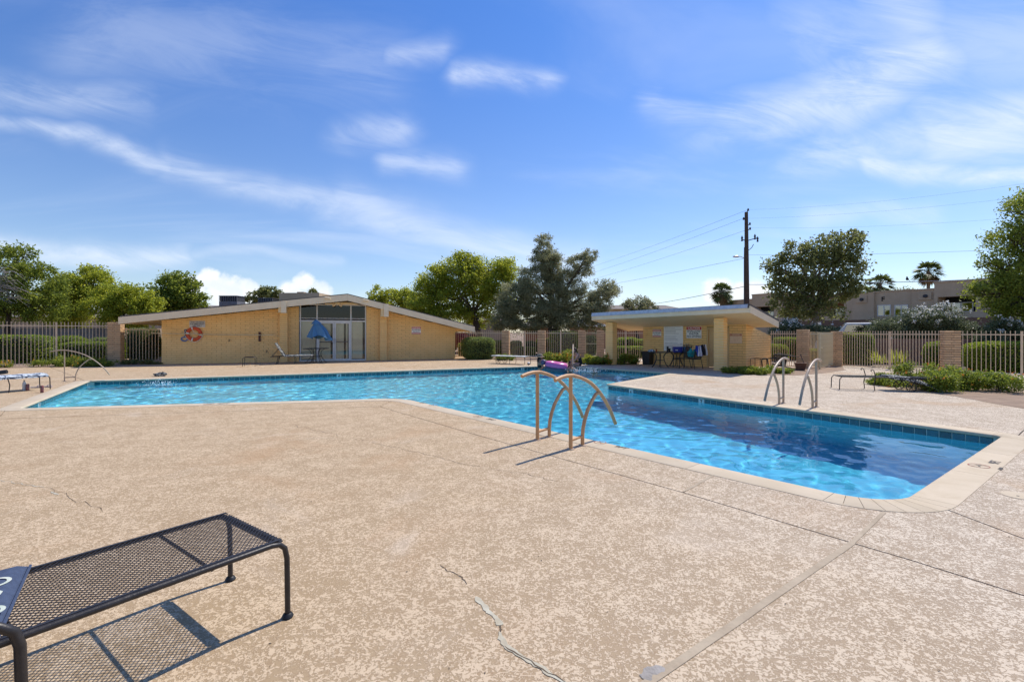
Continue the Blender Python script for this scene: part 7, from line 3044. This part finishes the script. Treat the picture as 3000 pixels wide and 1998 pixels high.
def standing(h=1.62, armL=((-.30, .12, .70), (-.22, .36, .72)), armR=((.30, .12, .70), (.22, .36, .72)), lean=0.0):
    k = h / 1.62
    J = dict(pelvis=(0, 0, .86, (.125, .10)), waist=(0, .01 + lean * .3, 1.0, (.105, .08)), chest=(0, lean * .8, 1.22, (.135, .10)), neck=(0, lean, 1.37, .05), crown=(0, lean * 1.1 + .01, 1.45, .05),
             sl=(-.16, lean, 1.31, .05), sr=(.16, lean, 1.31, .05), hl=(-.085, 0, .78, .085), hr=(.085, 0, .78, .085), kl=(-.09, .02, .44, .055), kr=(.09, .02, .44, .055),
             al=(-.09, 0, .07, .036), ar=(.09, 0, .07, .036), tl=(-.10, .15, .025, .03), tr=(.10, .15, .025, .03))
    for n_, a in (('l', armL), ('r', armR)):
        e, w = a
        J['e' + n_] = (e[0], e[1], e[2] + .35, .036)
        J['w' + n_] = (w[0], w[1], w[2] + .35, .028)
    return {q: (v_[0] * k, v_[1] * k, v_[2] * k, v_[3]) for q, v_ in J.items()}


# person in the hat, standing waist deep at the far edge
pp = Vector((1.16, 20.35, 0))
zf = -depth(pp.x, pp.y)
J = standing(1.6)
off = .47 - 1.62        # the hat top shows at z = .52
hz_ = max(zf, -1.15)
ph = person('person in a brown brimmed hat standing in the pool behind the raft', (pp.x, pp.y, -1.10), R(-70), J, E_, 'tan_skin', 'dark_hair', (0, .03, 1.50), (0.2, 1), suit=lambda c: .70 < c.z < .95 or (1.08 < c.z < 1.2 and abs(c.x) < .17), long=True, hands=(((-.22, .36, 1.06), (0, 1, -.1)), ((.22, .36, 1.06), (0, 1, -.1))))
ht = MB()
ht.lathe([(.20, -.01), (.205, .0), (.115, .02), (.105, .09), (.085, .115), (.0, .12)], (0, .02, 1.555), 20, cap=False)
part(ht, 'hat', M['straw'], ph, smooth=True, world=False)
ht = MB()
ht.lathe([(.117, .022), (.113, .05)], (0, .02, 1.555), 20, cap=False)
part(ht, 'hat_band', M['black_swimwear'], ph, world=False)
# person sitting on the coping, leaning forward, legs in the water; facing -x of the picture
ps = Vector((3.02, 21.05, 0))
Js = dict(pelvis=(0, 0, .10, (.14, .11)), waist=(0, .05, .24, (.11, .09)), chest=(0, .16, .42, (.14, .10)), neck=(0, .24, .55, .05), crown=(0, .28, .62, .05),
          sl=(-.16, .22, .49, .05), sr=(.16, .22, .49, .05), el=(-.22, .38, .30, .037), wl=(-.16, .50, .14, .028), er=(.22, .36, .28, .037), wr=(.17, .48, .12, .028),
          hl=(-.10, .08, .09, .095), hr=(.10, .08, .09, .095), kl=(-.12, .46, .06, .06), kr=(.12, .46, .06, .06), al=(-.12, .50, -.33, .038), ar=(.12, .50, -.33, .038), tl=(-.12, .64, -.40, .03), tr=(.12, .64, -.40, .03))
person('person in a black swimsuit sitting on the pool edge leaning forward', ps, R(105), Js, E_, 'skin', 'dark_hair', (0, .32, .69), (0, 1), suit=lambda c: c.z > .03 and c.y < .16 and c.z < .46 - (.0 if c.y < .1 else .1), hands=(((-.16, .50, .14), (0, 1, -.4)), ((.17, .48, .12), (0, 1, -.4))))
# swimmer with dark hair and goggles by the raft
J2_ = standing(1.5, armL=((-.28, .2, .82), (-.05, .42, .86)), armR=((.30, .2, .80), (.42, .42, .78)))
pd = person('person with black wet hair in the water at the right end of the raft', (2.42, 20.1, -1.23), R(-150), J2_, E_, 'tan_skin', 'dark_hair', (0, .02, 1.40), (0, 1), long=True, suit=lambda c: .95 < c.z < 1.12 and abs(c.x) < .16 or .6 < c.z < .85, hands=(((-.05, .39, 1.12), (1, .2, 0)), ((.39, .39, 1.05), (1, .4, 0))))
gm_ = MB()
gm_.lathe([(.09, -.02), (.095, 0), (.09, .02)], (0, .01, 1.425), 16, cap=False)
part(gm_, 'goggle_strap', M['black_plastic'], pd, world=False)
Jc = standing(1.15)
person('child with blond hair in the water behind the pink raft', (1.98, 20.8, -1.02), R(160), Jc, E_, 'skin', 'blond_hair', (0, .02, 1.06), (0, 1), hr_=.085)
Jc2 = standing(1.15)
person('child with brown hair beside the blond child behind the raft', (2.20, 20.75, -1.03), R(200), Jc2, E_, 'skin', 'brown_hair', (0, .02, 1.06), (0, 1), hr_=.085)
Jn = standing(1.5, armL=((-.35, .1, .86), (-.55, .3, .80)), armR=((.35, .1, .86), (.5, .35, .80)))
person('swimmer with wet dark hair splashing near the porch corner of the pool', (3.36, 19.6, -1.52), R(170), Jn, E_, 'tan_skin', 'dark_hair', (0, .02, 1.40), (0, 1))


def splash(label, c, r, n, seed):
    g = np.random.default_rng(seed)
    P = np.stack([c[0] + g.normal(size=n) * r, c[1] + g.normal(size=n) * r * .5, -.12 + np.abs(g.normal(size=n)) * .09], 1)
    m_ = MB()
    for p in P:
        q = g.uniform(.006, .018)
        m_.add([(p[0] - q, p[1], p[2]), (p[0], p[1] - q, p[2]), (p[0] + q, p[1], p[2]), (p[0], p[1] + q, p[2]), (p[0], p[1], p[2] + q), (p[0], p[1], p[2] - q)],
               [(0, 1, 4), (1, 2, 4), (2, 3, 4), (3, 0, 4), (1, 0, 5), (2, 1, 5), (3, 2, 5), (0, 3, 5)])
    o = part(m_, 'water_splash', M['water_splash'])
    tag(o, label, 'splash', kind='stuff')


splash('white splash around the swimmer near the porch corner', (3.1, 19.4), .35, 240, 1)
splash('small splash by the black cloth at the far pool edge', (-10.6, 14.6), .28, 150, 2)
splash('splash beside the raft at the dark haired person', (2.6, 19.9), .25, 120, 3)
# raft
rf_ = thing('inflatable_raft', 'pink topped dark inflatable raft floating among the swimmers', 'raft', (1.78, 19.75, -.10), R(-14))


def torus_part(name, Rx, Ry, r, z, m, n=36, k=10, half=None):
    b = MB()
    for i in range(n):
        a = 2 * math.pi * i / n
        for j in range(k):
            w = 2 * math.pi * j / k
            q = r * math.cos(w)
            b.v.append(((Rx + q) * math.cos(a), (Ry + q) * math.sin(a), z + r * math.sin(w) * 1.1))
    for i in range(n):
        for j in range(k):
            b.f.append((i * k + j, ((i + 1) % n) * k + j, ((i + 1) % n) * k + (j + 1) % k, i * k + (j + 1) % k))
    return part(b, name, m, rf_, smooth='all', world=False)


torus_part('hull_tube', .37, .30, .125, .06, M['slate_vinyl'])
torus_part('top_tube', .35, .28, .125, .235, M['pink_vinyl'])
b = MB()
b.lathe([(.0, .0), (.34, .0), (.36, .05)], (0, 0, .0), 24, cap=False)
part(b, 'floor', M['slate_vinyl'], rf_, world=False)
b = MB()
b.tube([(-.52, -.14, .28), (-.55, 0, .29), (-.50, .16, .28)], [.10, .115, .10], 12)
part(b, 'head_pillow', M['plum_vinyl'], rf_, smooth='all', world=False)
rf_.rotation_euler = (0, R(7), R(-14))
